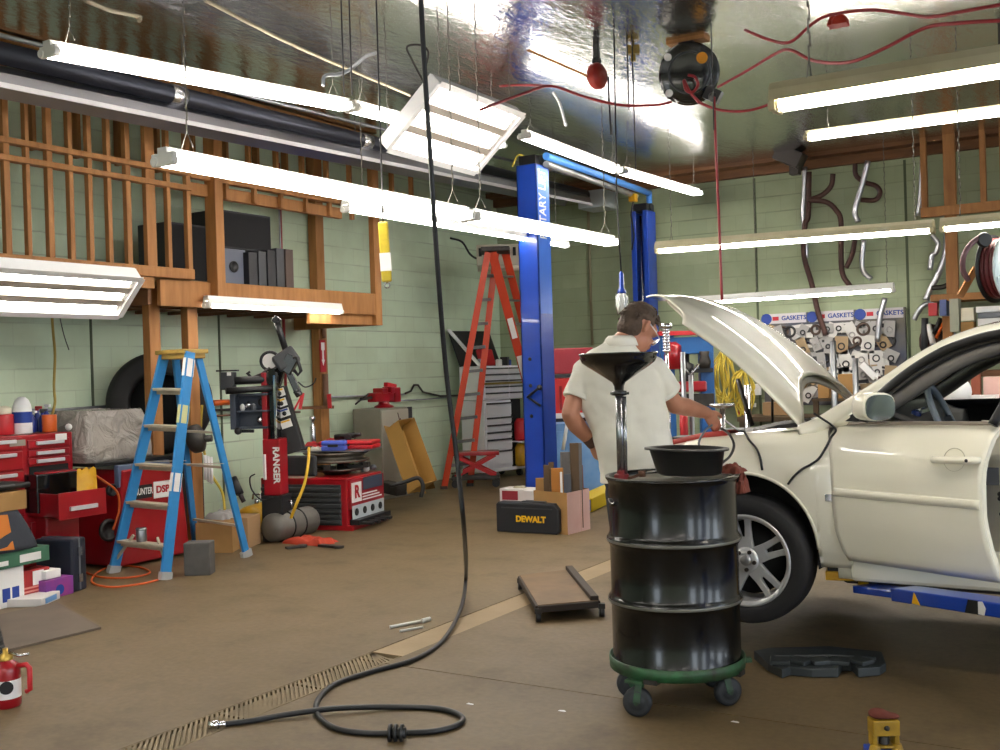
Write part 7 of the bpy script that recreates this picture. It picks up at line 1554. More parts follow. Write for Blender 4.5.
# engine bay
b = B(); b.bb(cw(-.8, -.62, .40), cw(.16, .62, .72)); obj('engine_bay', b, mat('engine_dark', '1a1a1b', .7), CAR, world=True)
bay = [((-.35, .0, .78), (.42, .5, .12), 'engine_cover', mat('engine_cover', '2c2c30', .5)), ((-.05, -.50, .79), (.2, .18, .16), 'battery', mat('battery_grey', '5a5a5c', .6)), ((-.50, .48, .77), (.26, .22, .12), 'air_box', blackp), ((.02, .40, .80), (.16, .2, .14), 'coolant_tank', mat('milky', 'a8a69a', .5)), ((-.45, -.50, .78), (.22, .16, .14), 'fuse_box', blackp)]
for c, sz, nm, m_ in bay: b = B(); b.box(cw(*c), sz); obj(nm, b, m_, CAR, world=True, bev=.015)
for s in (-1, 1):
    b = B(); b.lathe([(.09, 0), (.10, .02), (.05, .04), (.04, .07)], cw(.0, s * .60 if s > 0 else -.60, .83), n=20); obj('strut_mount', b, iron, CAR, world=True)
    b = B(); b.grid([[side(x, 1.0, s), cw(x, s * (plan(x) - .20), ZT(x) - .02), cw(x, s * (plan(x) - .22), ZT(x) - .10)] for x in frange(-.62, .24, 14)], False); obj('fender_ledge', b, trimk, CAR, world=True, solid=.005)
random.seed(5)
for k in range(7): 
    x = -.35 + .07 * k; b = B(); b.tube(bez([cw(x, -.6, .82), cw(x + .08, -.5, .85 + random.uniform(0, .02)), cw(x + .12, -.3, .84), cw(x + .05, -.1, .86)]), .012, 6); obj('engine_hose', b, [blackp, iron, steel][k % 3], CAR, world=True)
b = B(); P = [[side(x, 1.0) + V((0, -.02, -.01)), side(x, 1.0) + V((0, .0, .018)), side(x, 1.0) + V((0, .12, .012)), side(x, 1.0) + V((0, .2, -.02))] for x in frange(-.55, -.16, 10)]
b.grid(P); one('fender_cover', b, mat('cover_red', 'a02a20', .6), 'red rubber cover strip lying over the front fender edge', 'cover', solid=.008)
# ---------------------------------------------------------------- hood, swung up
hx0, hz0 = .226, .935; ph = math.radians(39)
def hoodpt(s, y):
    """s metres forward of the hinge, y across"""
    yy = y / .70; crown = .055 * (1 - yy * yy) + .06 * math.sin(PI * min(1, s / 1.2)) + .006 * math.exp(-((abs(yy) - .62) / .14) ** 2)
    dropf = -.05 * max(0, (s - .78) / .45) ** 2 - .10 * max(0, (s - 1.10) / .18) ** 2 - .035 * max(0, abs(yy) - .86) / .14
    X, Z = -s, crown + dropf - s * .02
    c, s_ = math.cos(ph), math.sin(ph); return cw(hx0 + X * c + Z * s_ * 1.0, y, hz0 - X * s_ + Z * c)
b = B(); P = []
for i in range(37):
    row = []
    for j in range(41):
        v = lerp(-1, 1, j / 40); a = abs(v)
        s0 = .26 * (1 - a ** 2.2) - .0; s1 = interp([0, .5, .62, .75, .88, 1.0], [1.27, 1.23, 1.17, 1.02, .90, .84], a); s = lerp(s0, s1, i / 36)
        w = .70 - .02 * s - .03 * max(0, s - .8); row.append(hoodpt(s, v * w))
    P.append(row)
b.grid(P, True); hd = obj('hood', b, paint, CAR, world=True, solid=.008)
b = B(); P = []
for i in range(13):
    P.append([hoodpt(lerp(.24 * (1 - abs(v) ** 2), interp([0, .6, 1], [1.18, 1.1, .80], abs(v)), i / 12), v * .64) + V((.035 * math.sin(-ph) * -1 * -1, 0, -.035 * math.cos(ph))) for v in frange(-1, 1, 12)])
b.grid(P, True); obj('hood_lining', b, mat('hood_lining', 'c9c4b4', .5), hd, world=True, solid=.01)
b = B(); b.cyl(hoodpt(.75, .55) - V((0, 0, .02)), cw(-.35, .62, .86), .008); obj('prop_rod', b, iron, hd, world=True)
for y in (-.62, .62): b = B(); b.beam(hoodpt(.02, y), cw(.24, y, .88), .03, .012); obj('hinge', b, iron, hd, world=True)
# ---------------------------------------------------------------- wheels
def wheel(x, s, z):
    c = cw(x, s * .80, z); ax = V((0, s, 0)); R = .322; t = B()
    prof = [(.226, -.09), (.245, -.10), (.30, -.098), (.316, -.085), (R, -.05), (R, .05), (.316, .085), (.30, .098), (.245, .10), (.226, .09), (.22, .0)]
    t.lathe(prof + [prof[0]], c, ax, n=64, cap=False); o = obj('wheel', t, mat('tyre_rubber', '232224', .7, bump=.1, bsc=50), CAR, world=True)
    b = B(); b.lathe([(.208, .085), (.22, .097), (.232, .097), (.232, .09), (.225, .085), (.215, .07), (.20, -.05), (.21, -.09), (.20, -.09), (.19, -.04), (.2, .06), (.208, .085)], c, ax, n=64, cap=False); obj('rim', b, mat('alloy', 'cfcfd1', .32, .45), o, world=True)
    b = B(); b.lathe([(.001, -.03), (.185, -.03), (.185, -.02), (.001, -.02)], c, ax, n=40); obj('brake_disc', b, mat('brake_dark', '2a2a2c', .5, .6), o, world=True)
    al = mat('alloy', 'cfcfd1', .32, .45); b = B()
    b.lathe([(.001, .085), (.052, .085), (.064, .078), (.070, .05), (.06, .03)], c, ax, n=40)
    for k in range(5):
        a = 2 * PI * k / 5 + .436; u = V((math.cos(a), 0, math.sin(a))); v = V((-math.sin(a), 0, math.cos(a)))
        for sg in (-1, 1):   # twin-bar spokes
            q = [];
            for (r, off, wd, h) in ((.045, .016, .028, .074), (.11, .022, .020, .074), (.17, .029, .017, .078), (.216, .036, .020, .086)):
                for e, hh in ((-1, 0), (1, 0), (1, -.028), (-1, -.028)): q.append(b.v(c + u * r + v * (sg * off + e * wd * (.72 if sg * e < 0 else 1)) + ax * (h + hh)))
            for i in range(3):
                for e in range(4): b.f([q[i * 4 + e], q[i * 4 + (e + 1) % 4], q[i * 4 + 4 + (e + 1) % 4], q[i * 4 + 4 + e]])
            b.f(q[:4]); b.f(q[-4:])
        b.beam(c + u * .05 + ax * .062, c + u * .115 + ax * .064, .07, .022, up=ax)
    obj('spokes', b, al, o, world=True, bev=.004)
    for k in range(5):
        a = 2 * PI * k / 5 + .436 + PI / 5; u = V((math.cos(a), 0, math.sin(a))); b = B(); b.cyl(c + u * .047 + ax * .075, c + u * .047 + ax * .096, .0105, n=8); obj('wheel_nut', b, mat('nut_dark', '5a5450', .35, .8), o, world=True)
    b = B(); b.lathe([(.001, .094), (.026, .092), (.03, .084)], c, ax, n=24); obj('centre_cap', b, mat('cap_silver', 'a8a8ac', .3, .7), o, world=True)
for x in (0, XRW):
    for s in (-1, 1): wheel(x + (AX if x == 0 else 0), s, .505 - LF if x == 0 else .505 - LF)
b = B(); b.cyl(cw(0, -.7, .26), cw(0, .7, .26), .03); b.cyl(cw(XRW, -.7, .26), cw(XRW, .7, .26), .05); obj('axle', b, iron, CAR, world=True)
b = B(); b.box(cw(.10, -.74, .36), (.07, .12, .14)); obj('brake_caliper', b, iron, CAR, world=True, bev=.01)
# ---------------------------------------------------------------- driver's door, ajar
HX, HY = .38, -.85
DA = math.radians(-23)
def swing(p):
    q = p - cw(HX, HY, 0); r = Matrix.Rotation(DA, 3, 'Z') @ q; return cw(HX, HY, 0) + r
DW = 0
b = B(); b.grid([[swing(p) for p in r] for r in doorpanel(lambda z: dfront(z), lambda z: drear(z) + DW, -1, nx=30)], True); dd_ = obj('front_door', b, paint, CAR, world=True, solid=.006)
b = B(); b.grid([[swing(p + V((0, .07, 0))) for p in r] for r in doorpanel(lambda z: dfront(z) + .02, lambda z: drear(z) + DW - .05, -1, nx=14)], True); obj('door_lining', b, intd, dd_, world=True, solid=.012)
b = B()
for xf_, zf in ((lambda z: drear(z) + DW - .002, 1), (lambda z: dfront(z) + .004, 0)):
    b.grid([[swing(side(xf_(z), uofz(xf_(z), z)) + V((0, .004, 0))), swing(side(xf_(z), uofz(xf_(z), z)) + V((0, .03, 0)))] for z in frange(.29, .94, 14)], False)
b.grid([[swing(side(x, uofz(x, .29)) + V((0, .004, 0))), swing(side(x, uofz(x, .29)) + V((0, .085, 0)))] for x in frange(dfront(.29), drear(.29) + DW, 10)], False)
obj('door_edge', b, paint, dd_, world=True, solid=.006)
# moulding and belt strip
zmld = .615
b = B(); P = []
for x in frange(dfront(zmld) + .01, drear(zmld) + DW - .01, 20):
    o = side(x, uofz(x, zmld)); P.append([b.v(swing(o + V((0, dy, dz)))) for dy, dz in ((-.0, .022), (-.010, .016), (-.012, 0), (-.010, -.016), (0, -.022), (.006, 0))])
b.skinr(P, cap=True); obj('side_moulding', b, paint, dd_, world=True)
b = B(); P = []
for x in frange(dfront(.94) + .02, drear(.94) + DW, 16): P.append([b.v(swing(side(x, 1) + V((0, dy, dz)))) for dy, dz in ((-.012, -.004), (-.010, .012), (.012, .014), (.02, -.004))])
b.skinr(P, cap=True); obj('belt_strip', b, mat('belt_chrome', '9a8f86', .3, .5), dd_, world=True)
b = B(); b.grid([[swing(side(x, 1) + V((0, .01, .0))), swing(side(x, 1) + V((0, .10, -.01)))] for x in frange(dfront(.94), drear(.94) + DW, 10)]); obj('door_top', b, intd, dd_, world=True, solid=.006)
# handle
xh, zh = 1.05, .80; o = side(xh, uofz(xh, zh)); tn = V((1, 0, 0)); b = B()
b.tube([swing(o + V((dx, dy, dz))) for dx, dy, dz in ((-.11, .0, -.004), (-.095, -.026, -.002), (-.04, -.036, 0), (.04, -.036, .002), (.09, -.026, .004), (.105, .0, .004))], [.012, .016, .017, .017, .018, .014], 10); h_ = obj('handle', b, paint, dd_, world=True)
b = B(); b.sph(swing(o + V((.07, -.044, .003))), .008, 10); obj('lock', b, iron, h_, world=True)
b = B(); b.torus(swing(o + V((-.01, -.002, 0))), .05, .002, ax=Matrix.Rotation(DA, 3, 'Z') @ V((0, -1, .15)), n=28, m=5); obj('handle_recess', b, mat('recess', 'b8b29c', .4), h_, world=True)
# window frame of the door
fr = [(.54, -.80, .95), (.56, -.785, 1.02), (.66, -.75, 1.12), (.78, -.715, 1.21), (.90, -.69, 1.275), (1.02, -.675, 1.315), (1.12, -.67, 1.335), (1.19, -.67, 1.33), (1.21, -.69, 1.22), (1.22, -.74, 1.08), (1.18, -.80, .95)]
b = B(); pts = bez([swing(cw(*p)) for p in fr], 6); b.tube(pts, .021, 8); obj('window_frame', b, trimk, dd_, world=True)
b = B(); pts = bez([swing(cw(p[0] + .0, p[1] + .03, p[2] - .012)) for p in fr[1:8]], 6); b.tube(pts, .014, 8); obj('inner_seal', b, mat('seal_grey', '55534e', .6), dd_, world=True)
b = B(); b.f([b.v(swing(cw(*p))) for p in ((.44, -.80, .95), (.60, -.79, .95), (.60, -.77, 1.07), (.54, -.785, 1.02))]); obj('corner_sail', b, trimk, dd_, world=True, solid=.012)
# mirror
mc = swing(cw(.70, -.91, 1.025)); Rm = Matrix.Rotation(DA - .28, 3, 'Z')
b = B(); rows = []
for i in range(9):
    f = i / 8; sc = [.35, .72, .9, .97, 1, 1, 1, 1, .96][i]; xx = -.12 + .13 * f; row = []
    for k in range(24):
        a = 2 * PI * k / 24; ca, sa = math.cos(a), math.sin(a); yy = (abs(ca) ** .7) * sgn(ca) * .088; zz = (abs(sa) ** .7) * sgn(sa) * (.068 if sa > 0 else .062); row.append(b.v(mc + Rm @ V((xx, yy * sc - .0, zz * sc))))
    rows.append(row)
b.skinr(rows); mr_ = obj('mirror', b, paint, dd_, world=True)
b = B(); row = []
ring0 = [b.v(mc + Rm @ V((.013, (abs(math.cos(a)) ** .7) * sgn(math.cos(a)) * .081, (abs(math.sin(a)) ** .7) * sgn(math.sin(a)) * .058))) for a in [2 * PI * k / 24 for k in range(24)]]
b.f(ring0); obj('mirror_glass', b, mat('mirror_glass', '8c9290', .12, 1.), mr_, world=True, solid=.003)
b = B(); b.beam(mc + Rm @ V((-.03, .08, -.03)), swing(cw(.62, -.80, .985)), .05, .04); obj('mirror_stalk', b, paint, mr_, world=True, bev=.01)
# ---------------------------------------------------------------- cabin
b = B(); P = []
for i in range(9): 
    a = i / 8; P.append([cw(lerp(.38, .78, a), y * .72, .93 + .06 * math.sin(PI * min(1, a * 1.1)) + .03 * math.exp(-((y + .5) / .25) ** 2) * a) for y in frange(-1, 1, 16)])
b.grid(P + [[cw(.80, y * .72, .72) for y in frange(-1, 1, 16)]], True); dsh = obj('dashboard', b, mat('dash_grey', '4c4a48', .7), CAR, world=True, solid=.02)
b = B(); b.box(cw(.72, -.37, .93), (.05, .34, .12)); obj('instrument_cluster', b, mat('cluster_glass', '1c2a5a', .15, coat=.5), dsh, world=True, bev=.02)
swc = cw(.83, -.37, .93); sax = V((1, 0, .42)).normalized()
b = B(); b.torus(swc, .185, .016, ax=sax, n=40, m=10); sw = obj('steering_wheel', b, mat('wheel_grey', '7c8690', .4), CAR, world=True)
b = B(); x5, y5, _ = basis(sax); b.lathe([(.001, -.01), (.06, -.01), (.07, -.03), (.06, -.05)], swc, sax, n=24)
for k in (0, PI, -PI / 2): dv = V((0, 1, 0)) * math.cos(k) + (sax.cross(V((0, 1, 0)))) * -math.sin(k) * -1; b.beam(swc - sax * .03 + dv * .04, swc + dv * .178, .035, .02, up=sax)
obj('wheel_hub', b, mat('wheel_grey_dark', '3a3e44', .5), sw, world=True, bev=.005)
b = B(); b.cyl(swc - sax * .04, swc - sax * .3, .03); obj('steering_column', b, intd, sw, world=True)
def seat(y):
    b = B(); b.box(cw(1.30, y, .52), (.50, .50, .14)); st = obj('seat', b, mat('seat_cloth', '5a564e', .9), CAR, world=True, bev=.05, seg=3)
    b = B(); b.box(cw(1.70, y, .86), (.13, .48, .60), R=Matrix.Rotation(.25, 3, 'Y')); obj('seat_back', b, mat('seat_cloth', '5a564e', .9), st, world=True, bev=.05, seg=3)
    b = B(); b.box(cw(1.80, y, 1.22), (.09, .26, .16), R=Matrix.Rotation(.2, 3, 'Y')); obj('headrest', b, mat('seat_cloth', '5a564e', .9), st, world=True, bev=.04, seg=3)
seat(-.37); seat(.37)
b = B(); b.box(cw(2.35, 0, .55), (.5, 1.2, .16)); b.box(cw(2.62, 0, .85), (.14, 1.2, .55), R=Matrix.Rotation(.3, 3, 'Y')); obj('rear_seat', b, mat('seat_cloth', '5a564e', .9), CAR, world=True, bev=.05)
b = B(); b.bb(cw(.5, -.72, .30), cw(2.6, .72, .33)); obj('cabin_floor', b, mat('carpet', '3c3a38', .95), CAR, world=True)
b = B(); b.beam(cw(1.26, -.74, 1.15), cw(1.28, -.78, .5), .045, .004, up=(0, 1, 0)); obj('seat_belt', b, blackp, CAR, world=True)
# test leads over the fender
def lead(pts, l): b = B(); b.tube(bez(pts, 6), .006, 6); one('test_lead', b, blkhose, l, 'cable', 'black leads hanging over the fender')
def fs(px, py, dy=-.012):
    """point on the near flank seen at a pixel"""
    d = ray(px, py); y = YC - .885
    for _ in range(12):
        t = y / d.y; p = EYE + d * t; x = p.x - C0.x; z = p.z - C0.z; u = max(0, min(1, uofz(x, z))); y = side(x, u).y
    return V((p.x, y + dy, p.z))
lead([cw(-.28, -.45, .93)] + [fs(x, y) for x, y in ((739, 430), (745, 432), (750, 440), (757, 448), (761, 458), (763, 470))], 'black lead running from the engine down the front of the fender')
lead([cw(.30, -.82, .99)] + [fs(x, y, -.02) for x, y in ((836, 428), (832, 437), (827, 447), (820, 458), (812, 464), (803, 469), (795, 476), (789, 484))], 'black lead snaking from the windscreen base to the wheel arch')
b = B(); b.tube(bez([at(712, 425, 5.45), at(704, 432, 5.4), at(699, 445, 5.35), at(712, 456, 5.3), at(722, 462, 5.25)], 6), .006, 6); one('test_lead', b, greyp, 'pale lead looping from the hand to the drain basin', 'cable')
b = B(); b.tube(bez([at(721, 428, 5.5), at(729, 434, 5.4), at(734, 445, 5.3), at(730, 456, 5.2), at(722, 463, 5.1)], 6), .007, 6); one('test_lead', b, blkhose, 'dark lead looping from the hand down to the rag on the drum', 'cable')
b = B(); b.tube([at(738, 380, 6.2), at(744, 400, 6.1), at(752, 425, 6.0)], .014, 8); one('bar', b, iron, 'dark thin bar standing up from the engine bay', 'bar')
# things seen through the car window, on a rack behind the car
zt_r = ony(988, 408, 10.1).z; xr0, xr1 = ony(930, 405, 10.1).x, ony(1000, 405, 10.1).x + .6
b = B(); b.bb((xr0, 9.85, zt_r - .03), (xr1, 10.55, zt_r))
for xx in (xr0 + .04, xr1 - .04):
    for yy in (9.9, 10.5): b.bb((xx - .03, yy - .03, 0), (xx + .03, yy + .03, zt_r - .03))
one('side_table', b, wood_d, 'brown table behind the car carrying the cartons seen through its window', 'table')
b = B(); p = ony(954, 392, 10.0); b.lathe([(.05, zt_r - p.z + .001), (.05, -.11)], p, n=14); b.sph(p, .145, 24); one('globe_lamp', b, white, 'round white globe seen through the car window', 'globe')
b = B(); p = ony(985, 402, 10.05); b.bb((p.x - .1, p.y - .1, zt_r + .002), (p.x + .1, p.y + .12, p.z + .06)); one('white_carton', b, wht_l, 'small white carton seen through the car window', 'carton')
b = B(); p = ony(1000, 388, 10.35); b.bb((p.x - .12, p.y - .12, zt_r + .002), (p.x + .4, p.y + .15, p.z + .1)); one('carton', b, cardl, 'tall pinkish carton seen through the car window', 'carton')
for k, (px, py0, m_, l) in enumerate(((964, 367, mat('post_brown', '6e4a40', .6), 'brown thin post seen through the car window'), (975, 360, mat('post_orange', '8c4a34', .6), 'orange-brown post right of the other in the car window'))):
    p = ony(px, py0, 11.0); b = B(); b.bb((p.x - .04, p.y, 0), (p.x + .04, p.y + .08, p.z + .15)); one('rack_post', b, m_, l, 'post')
# ================================================================ the person at the car
skin = mat('skin', 'c08a70', .5, c2='b0765c', var=1, sc=8); hairm = mat('hair', '3a2c22', .75, c2='5c4a3c', var=1, sc=26, bump=.6, bsc=60)
shirtm = mat('shirt_cloth', 'edeadf', .85, c2='e4e0d2', var=1, sc=4, bump=.25, bsc=14); pantm = mat('trousers', '2c3038', .85); shoem = mat('boots', '1c1816', .6)
PF = at(631, 640, 5.30); PF.z = 0
ROTP = math.radians(20)
MP = thing('person', 'person in a cream short-sleeved shirt seen from behind, leaning over the car fender', 'person', PF, ROTP)
Rp = Matrix.Rotation(ROTP, 3, 'Z')
def pw(x, y, z): return PF + Rp @ V((x, y, z))
tP = 5.3
def loft(b, secs, n=24, e=1.0):
    """closed lofts of ellipses: (centre, rx, ry[, direction])"""
    rows = []
    for i, s in enumerate(secs):
        c = V(s[0]); rx, ry = s[1], s[2]
        if len(s) > 3 and s[3] is not None: d = V(s[3]).normalized()
        else:
            a = V(secs[max(0, i - 1)][0]); q = V(secs[min(len(secs) - 1, i + 1)][0]); d = (q - a).normalized()
        x = Rp @ V((1, 0, 0)); x = (x - d * x.dot(d)); x = x.normalized() if x.length > .3 else basis(d)[0]; y = d.cross(x).normalized()
        rows.append([b.v(c + x * (rx * (abs(math.cos(2 * PI * k / n)) ** e) * sgn(math.cos(2 * PI * k / n))) + y * (ry * (abs(math.sin(2 * PI * k / n)) ** e) * sgn(math.sin(2 * PI * k / n)))) for k in range(n)])
    b.skinr(rows, True)
def limb(b, pts, rad, n=16, sub=5):
    q = bez(pts, sub); m = len(pts); rr = [interp(list(range(m)), rad, i / sub) for i in range(len(q))]
    b.tube(q, rr, n); b.sph(q[0], rr[0] * .99, 12); b.sph(q[-1], rr[-1] * .99, 12)
# joints in world space
ShL, ShR = pw(-.185, .03, 1.465), pw(.13, .05, 1.485)
ElL = at(570, 414, 5.30); WrL = at(593, 443, 5.38); HaL = at(602, 466, 5.44)
ElR = at(675, 405, 5.40); WrR = at(707, 413, 5.60); HaR = at(720, 424, 5.66)
HC = at(638, 328.5, 5.42)                                # head centre
hd = (Rp @ V((math.sin(.75), math.cos(.75), 0))).normalized()     # facing direction (turned right)
fwd = (hd * .74 - z_ * .67).normalized(); hup = (z_ - fwd * z_.dot(fwd)).normalized(); hrt = fwd.cross(hup)
RH = Matrix((hrt, fwd, hup)).transposed()
def hp(x, y, z): return HC + RH @ V((x, y, z))
b = B()
# trunk
loft(b, [(pw(.06, -.01, .88), .115, .095), (pw(.055, -.01, .97), .13, .11), (pw(.025, .0, 1.10), .14, .11), (pw(.01, .01, 1.25), .15, .115), (pw(-.02, .03, 1.38), .165, .115), (pw(-.035, .045, 1.49), .14, .09), (pw(-.035, .06, 1.55), .08, .07)])
for s in (ShL, ShR): b.sph(s, .05, 12)
limb(b, [pw(-.035, .05, 1.52), pw(-.02, .075, 1.60), HC + V((0, 0, -.03)) - fwd * .02], [.064, .058, .056])
# head: cranium, jaw, cheeks
b.sph(hp(0, -.012, .022), (.076, .098, .10), 24, RH); b.sph(hp(0, .040, -.045), (.058, .062, .068), 20, RH); b.sph(hp(0, .066, -.088), (.030, .030, .022), 14, RH)
b.sph(hp(0, .06, .035), (.062, .034, .04), 16, RH)
b.tube([hp(0, .094, .018), hp(0, .112, -.018), hp(0, .106, -.034)], [.008, .013, .014], 8); b.sph(hp(0, .110, -.03), .015, 10)
for s in (-1, 1):
    b.sph(hp(s * .013, .101, -.034), .009, 8); b.sph(hp(s * .036, .078, -.02), (.022, .018, .020), 10, RH)
    b.tube(bez([hp(s * .074, -.008, .018), hp(s * .084, -.020, .022), hp(s * .086, -.026, .002), hp(s * .082, -.018, -.022), hp(s * .074, -.006, -.032)], 4), .0085, 8); b.sph(hp(s * .077, -.012, -.004), (.008, .016, .026), 10, RH)
    b.tube([hp(s * .014, .097, .026), hp(s * .045, .088, .030)], .0075, 8)
b.tube([hp(-.022, .098, -.058), hp(0, .104, -.056), hp(.022, .098, -.058)], .007, 8); b.tube([hp(-.018, .096, -.068), hp(0, .101, -.068), hp(.018, .096, -.068)], .007, 8)
# arms
limb(b, [ShL, (ShL + ElL) / 2 + V((-.01, -.0, 0)), ElL], [.056, .050, .044]); limb(b, [ElL, ElL.lerp(WrL, .35) + V((-.008, 0, -.004)), WrL], [.044, .046, .030])
limb(b, [ShR, (ShR + ElR) / 2, ElR], [.056, .050, .046]); limb(b, [ElR, ElR.lerp(WrR, .35) + V((0, 0, .004)), WrR], [.046, .047, .031])
# legs
for s in (-1, 1):
    limb(b, [pw(.058 + s * .062, 0, .90), pw(.078 + s * .082, .01, .70), pw(.105 + s * .085, .02, .50), pw(.105 + s * .085, -.015, .30), pw(.105 + s * .09, -.02, .09)], [.075, .068, .055, .052, .038])
    b.sph(pw(.105 + s * .09, .05, .045), (.045, .12, .038), 14)
def hand(wr, palm_dir, back, side_, curls, thumb=1):
    """palm block, four unequal bent fingers and a thumb from the side of the palm"""
    pd = palm_dir.normalized(); nb = (back - pd * back.dot(pd)).normalized(); sd = pd.cross(nb) * side_
    for i in range(6):
        f = i / 5; b.sph(wr + pd * (.012 + .075 * f), (.001 + .034 + .008 * math.sin(PI * f * .8), .016, .02), 12, Matrix((sd, nb, pd)).transposed())
    for k, (off, L, r) in enumerate(((-.030, .078, .0092), (-.010, .086, .0097), (.010, .080, .0092), (.029, .062, .0082))):
        p = wr + pd * .082 + sd * off; q = [p]; d = (pd + sd * off * 1.2).normalized(); ang = curls
        for j, fr_ in enumerate((.45, .32, .25)):
            d = (Matrix.Rotation(ang * (1 + .12 * k) * (.7 + .3 * j), 3, sd) @ d).normalized(); q.append(q[-1] + d * L * fr_)
        b.tube(q, [r * 1.05, r, r * .92, r * .8], 9); b.sph(q[-1], r * .8, 8); b.sph(q[1], r * 1.03, 8); b.sph(q[2], r * .97, 8); b.sph(q[0], r * 1.1, 8)
    p = wr + pd * .022 - sd * .028 * thumb; d = (pd * .75 - sd * .62 * thumb).normalized(); q = [p, p + d * .034]; d = (d + pd * .4 - nb * .35).normalized(); q.append(q[-1] + d * .030); d = (d + pd * .3 - nb * .3).normalized(); q.append(q[-1] + d * .024)
    b.tube(q, [.015, .0125, .011, .009], 9); b.sph(q[-1], .009, 8)
pdR = (at(720, 431, 5.64) - WrR).normalized()
sdv = CX.cross(pdR)
hand(WrR, pdR, (z_ * .35 - FW * .9 + CX * .3), 1, -.45)
hand(WrL, (HaL - WrL).normalized(), (-CX * .7 - FW * .6), 1, -.30)
body = obj('body', b, skin, MP, world=True, remesh=.0055)
b = B(); b.cyl(WrL - (WrL - ElL).normalized() * .045, WrL + (WrL - ElL).normalized() * .006, .037, .035, n=20, cap=True); obj('wrist_tattoo_band', b, mat('band_dark', '3c2c26', .8, c2='6a4a3c', var=1, sc=30), MP, world=True)
# hair: cap with a hairline, slightly shaggy
b = B(); rows = []
N1, N2 = 30, 18
for j in range(N2 + 1):
    th = PI * .74 * j / N2; row = []
    for k in range(N1):
        a = 2 * PI * k / N1; dx, dy, dz = math.sin(th) * math.sin(a), math.sin(th) * math.cos(a), math.cos(th)
        front = max(0, dy); lim = 1.0
        n_ = 1 + .05 * noise.noise(V((dx * 9, dy * 9, dz * 9))) + .03 * noise.noise(V((dx * 22, dy * 22, dz * 22)))
        thick = 1.09 * n_
        if dy > .45 and dz < .55: thick = .85
        if dz < -.35: thick = min(1.08, .84 + .26 * max(0, -dy)) if dy < -.2 else .8
        if abs(dx) > .75 and dz < -.02 and dy > -.35: thick = .9
        row.append(b.v(hp(.0 + .078 * dx * thick, -.014 + .101 * dy * thick, .026 + .103 * dz * thick)))
    rows.append(row)
b.skinr(rows, cap=True); b.sph(hp(0, -.046, -.022), (.072, .064, .078), 24, RH); obj('hair', b, hairm, MP, world=True, remesh=.005)
b = B()
random.seed(2)
for k in range(150):
    a = random.uniform(0, 2 * PI); th = random.uniform(0, PI * .58); dx, dy, dz = math.sin(th) * math.sin(a), math.sin(th) * math.cos(a), math.cos(th)
    if dy > .45 and dz < .55: continue
    if abs(dx) > .75 and dz < .1 and dy > -.3: continue
    p = hp(.083 * dx, -.014 + .108 * dy, .026 + .11 * dz); tng = V((dx * .35, dy * .5 + .2, dz * .2 - .7 * abs(dx) - (.5 if dy < 0 else -.1)))
    q = RH @ tng.normalized() * .022; b.tube([p - RH @ V((dx, dy, dz)) * .006, p + q * .5 + RH @ V((dx, dy, dz)) * .004, p + q], [.006, .005, .0015], 5)
obj('hair_tufts', b, hairm, MP, world=True)
# safety glasses
b = B()
for s in (-1, 1):
    b.tube([hp(s * .079, -.012, .022), hp(s * .078, .05, .018), hp(s * .070, .098, .012)], .0028, 6)
    b.tube(bez([hp(s * .006, .112, .012), hp(s * .035, .112, .022), hp(s * .066, .102, .014), hp(s * .062, .100, -.016), hp(s * .030, .108, -.022), hp(s * .008, .112, -.006), hp(s * .006, .112, .012)], 4), .0024, 6)
gl_ = obj('safety_glasses', b, mat('glasses_frame', 'dcdce0', .3), MP, world=True)
b = B()
for s in (-1, 1): b.f([b.v(hp(s * x, y, z)) for x, y, z in ((.008, .111, .010), (.036, .111, .019), (.064, .102, .012), (.060, .101, -.014), (.030, .108, -.019), (.010, .111, -.004))])
obj('lens', b, glass('lens_glass', 'f0f4f4', .02, .3), gl_, world=True)
# shirt
b = B()
secs = [(pw(.062, -.01, .925), .190, .155), (pw(.06, -.01, .99), .19, .152), (pw(.048, -.01, 1.10), .188, .147), (pw(.025, .0, 1.22), .19, .148), (pw(-.008, .02, 1.34), .205, .148), (pw(-.033, .035, 1.43), .210, .135), (pw(-.038, .045, 1.505), .19, .112), (pw(-.028, .052, 1.56), .135, .09), (pw(-.018, .06, 1.60), .09, .076), (pw(-.014, .065, 1.63), .068, .068)]
loft(b, secs, 40, .85)
def sleeve(a, c, r0, r1):
    q = [a.lerp(c, -.12), a, a.lerp(c, .5), c]; b.tube(bez(q, 4), [lerp(r0, r1, i / 12) for i in range(13)], 20)
slL = ShL.lerp(ElL, .62); slR = ShR.lerp(ElR, .66)
sleeve(ShL, slL, .070, .066); sleeve(ShR, slR, .074, .074)
for s in (ShL, ShR): b.sph(s + V((0, 0, .0)), .071, 14)
for v in b.b.verts:
    p = v.co; w = noise.noise(V((p.x * 5, p.y * 5, p.z * 1.6))) * .016 + noise.noise(V((p.x * 12, p.y * 12, p.z * 6 + 3))) * .004
    c = pw(0, 0, p.z); d = V((p.x - c.x, p.y - c.y, 0)); 
    if d.length > .05: v.co = p + d.normalized() * w
sh = obj('shirt', b, shirtm, MP, world=True, remesh=.007)
dt = bpy.data.textures.new('folds', 'CLOUDS'); dt.noise_scale = .19; dt.noise_depth = 2
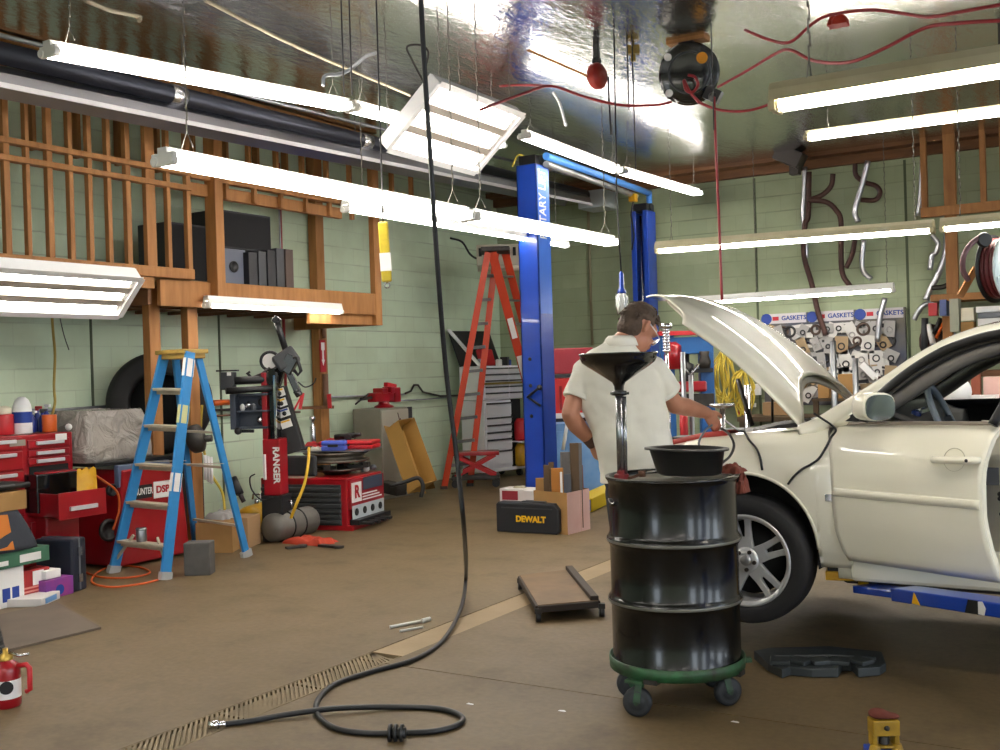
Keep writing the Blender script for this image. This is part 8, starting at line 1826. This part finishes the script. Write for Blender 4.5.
dm = sh.modifiers.new('folds', 'DISPLACE'); dm.texture = dt; dm.strength = .042; dm.mid_level = .5; dm.texture_coords = 'LOCAL'
# collar, back yoke seam, cuffs
b = B(); P = []
for k in range(21):
    a = -PI * .82 + PI * 1.64 * k / 20 - PI / 2
    c, s_ = math.cos(a), math.sin(a); P.append([pw(-.014 + .060 * c, .065 + .066 * s_, 1.61), pw(-.014 + .062 * c, .064 + .068 * s_, 1.65), pw(-.014 + .075 * c, .060 + .080 * s_, 1.635), pw(-.014 + .088 * c, .055 + .088 * s_, 1.60)])
b.grid(P, True); obj('collar', b, shirtm, sh, world=True, solid=.004)
for c_, e_, r in ((slL, ElL, .0675), (slR, ElR, .0755)):
    d = (e_ - c_).normalized(); b = B(); b.lathe([(r, -.02), (r + .003, -.01), (r + .003, .004), (r - .004, .006), (r - .006, -.015)], c_, d, n=28, cap=False); obj('sleeve_cuff', b, shirtm, sh, world=True)
# trousers, belt, boots
b = B(); loft(b, [(pw(.06, 0, .83), .14, .12), (pw(.055, -.01, .90), .15, .13), (pw(.035, -.01, .98), .16, .13), (pw(.03, -.01, 1.03), .155, .125)], 30)
for s in (-1, 1): limb(b, [pw(.058 + s * .072, 0, .88), pw(.078 + s * .082, .01, .70), pw(.105 + s * .085, .02, .50), pw(.105 + s * .085, -.01, .28), pw(.105 + s * .09, -.015, .07)], [.095, .088, .078, .072, .068], 20)
obj('trousers', b, pantm, MP, world=True, remesh=.009)
for s in (-1, 1):
    b = B(); b.sph(pw(.105 + s * .09, .05, .05), (.052, .05, .045), 14); b.tube(bez([pw(.105 + s * .088, -.06, .045), pw(.105 + s * .09, .03, .048), pw(.105 + s * .095, .12, .038), pw(.105 + s * .10, .17, .032)], 4), [.042, .045, .048, .05, .05, .049, .047, .044, .043, .042, .04, .036, .030], 14); b.sph(pw(.105 + s * .088, -.06, .045), .042, 12); b.box(pw(.105 + s * .092, .05, .01), (.09, .27, .02), ROTP)
    obj('boot', b, shoem, MP, world=True, remesh=.007)
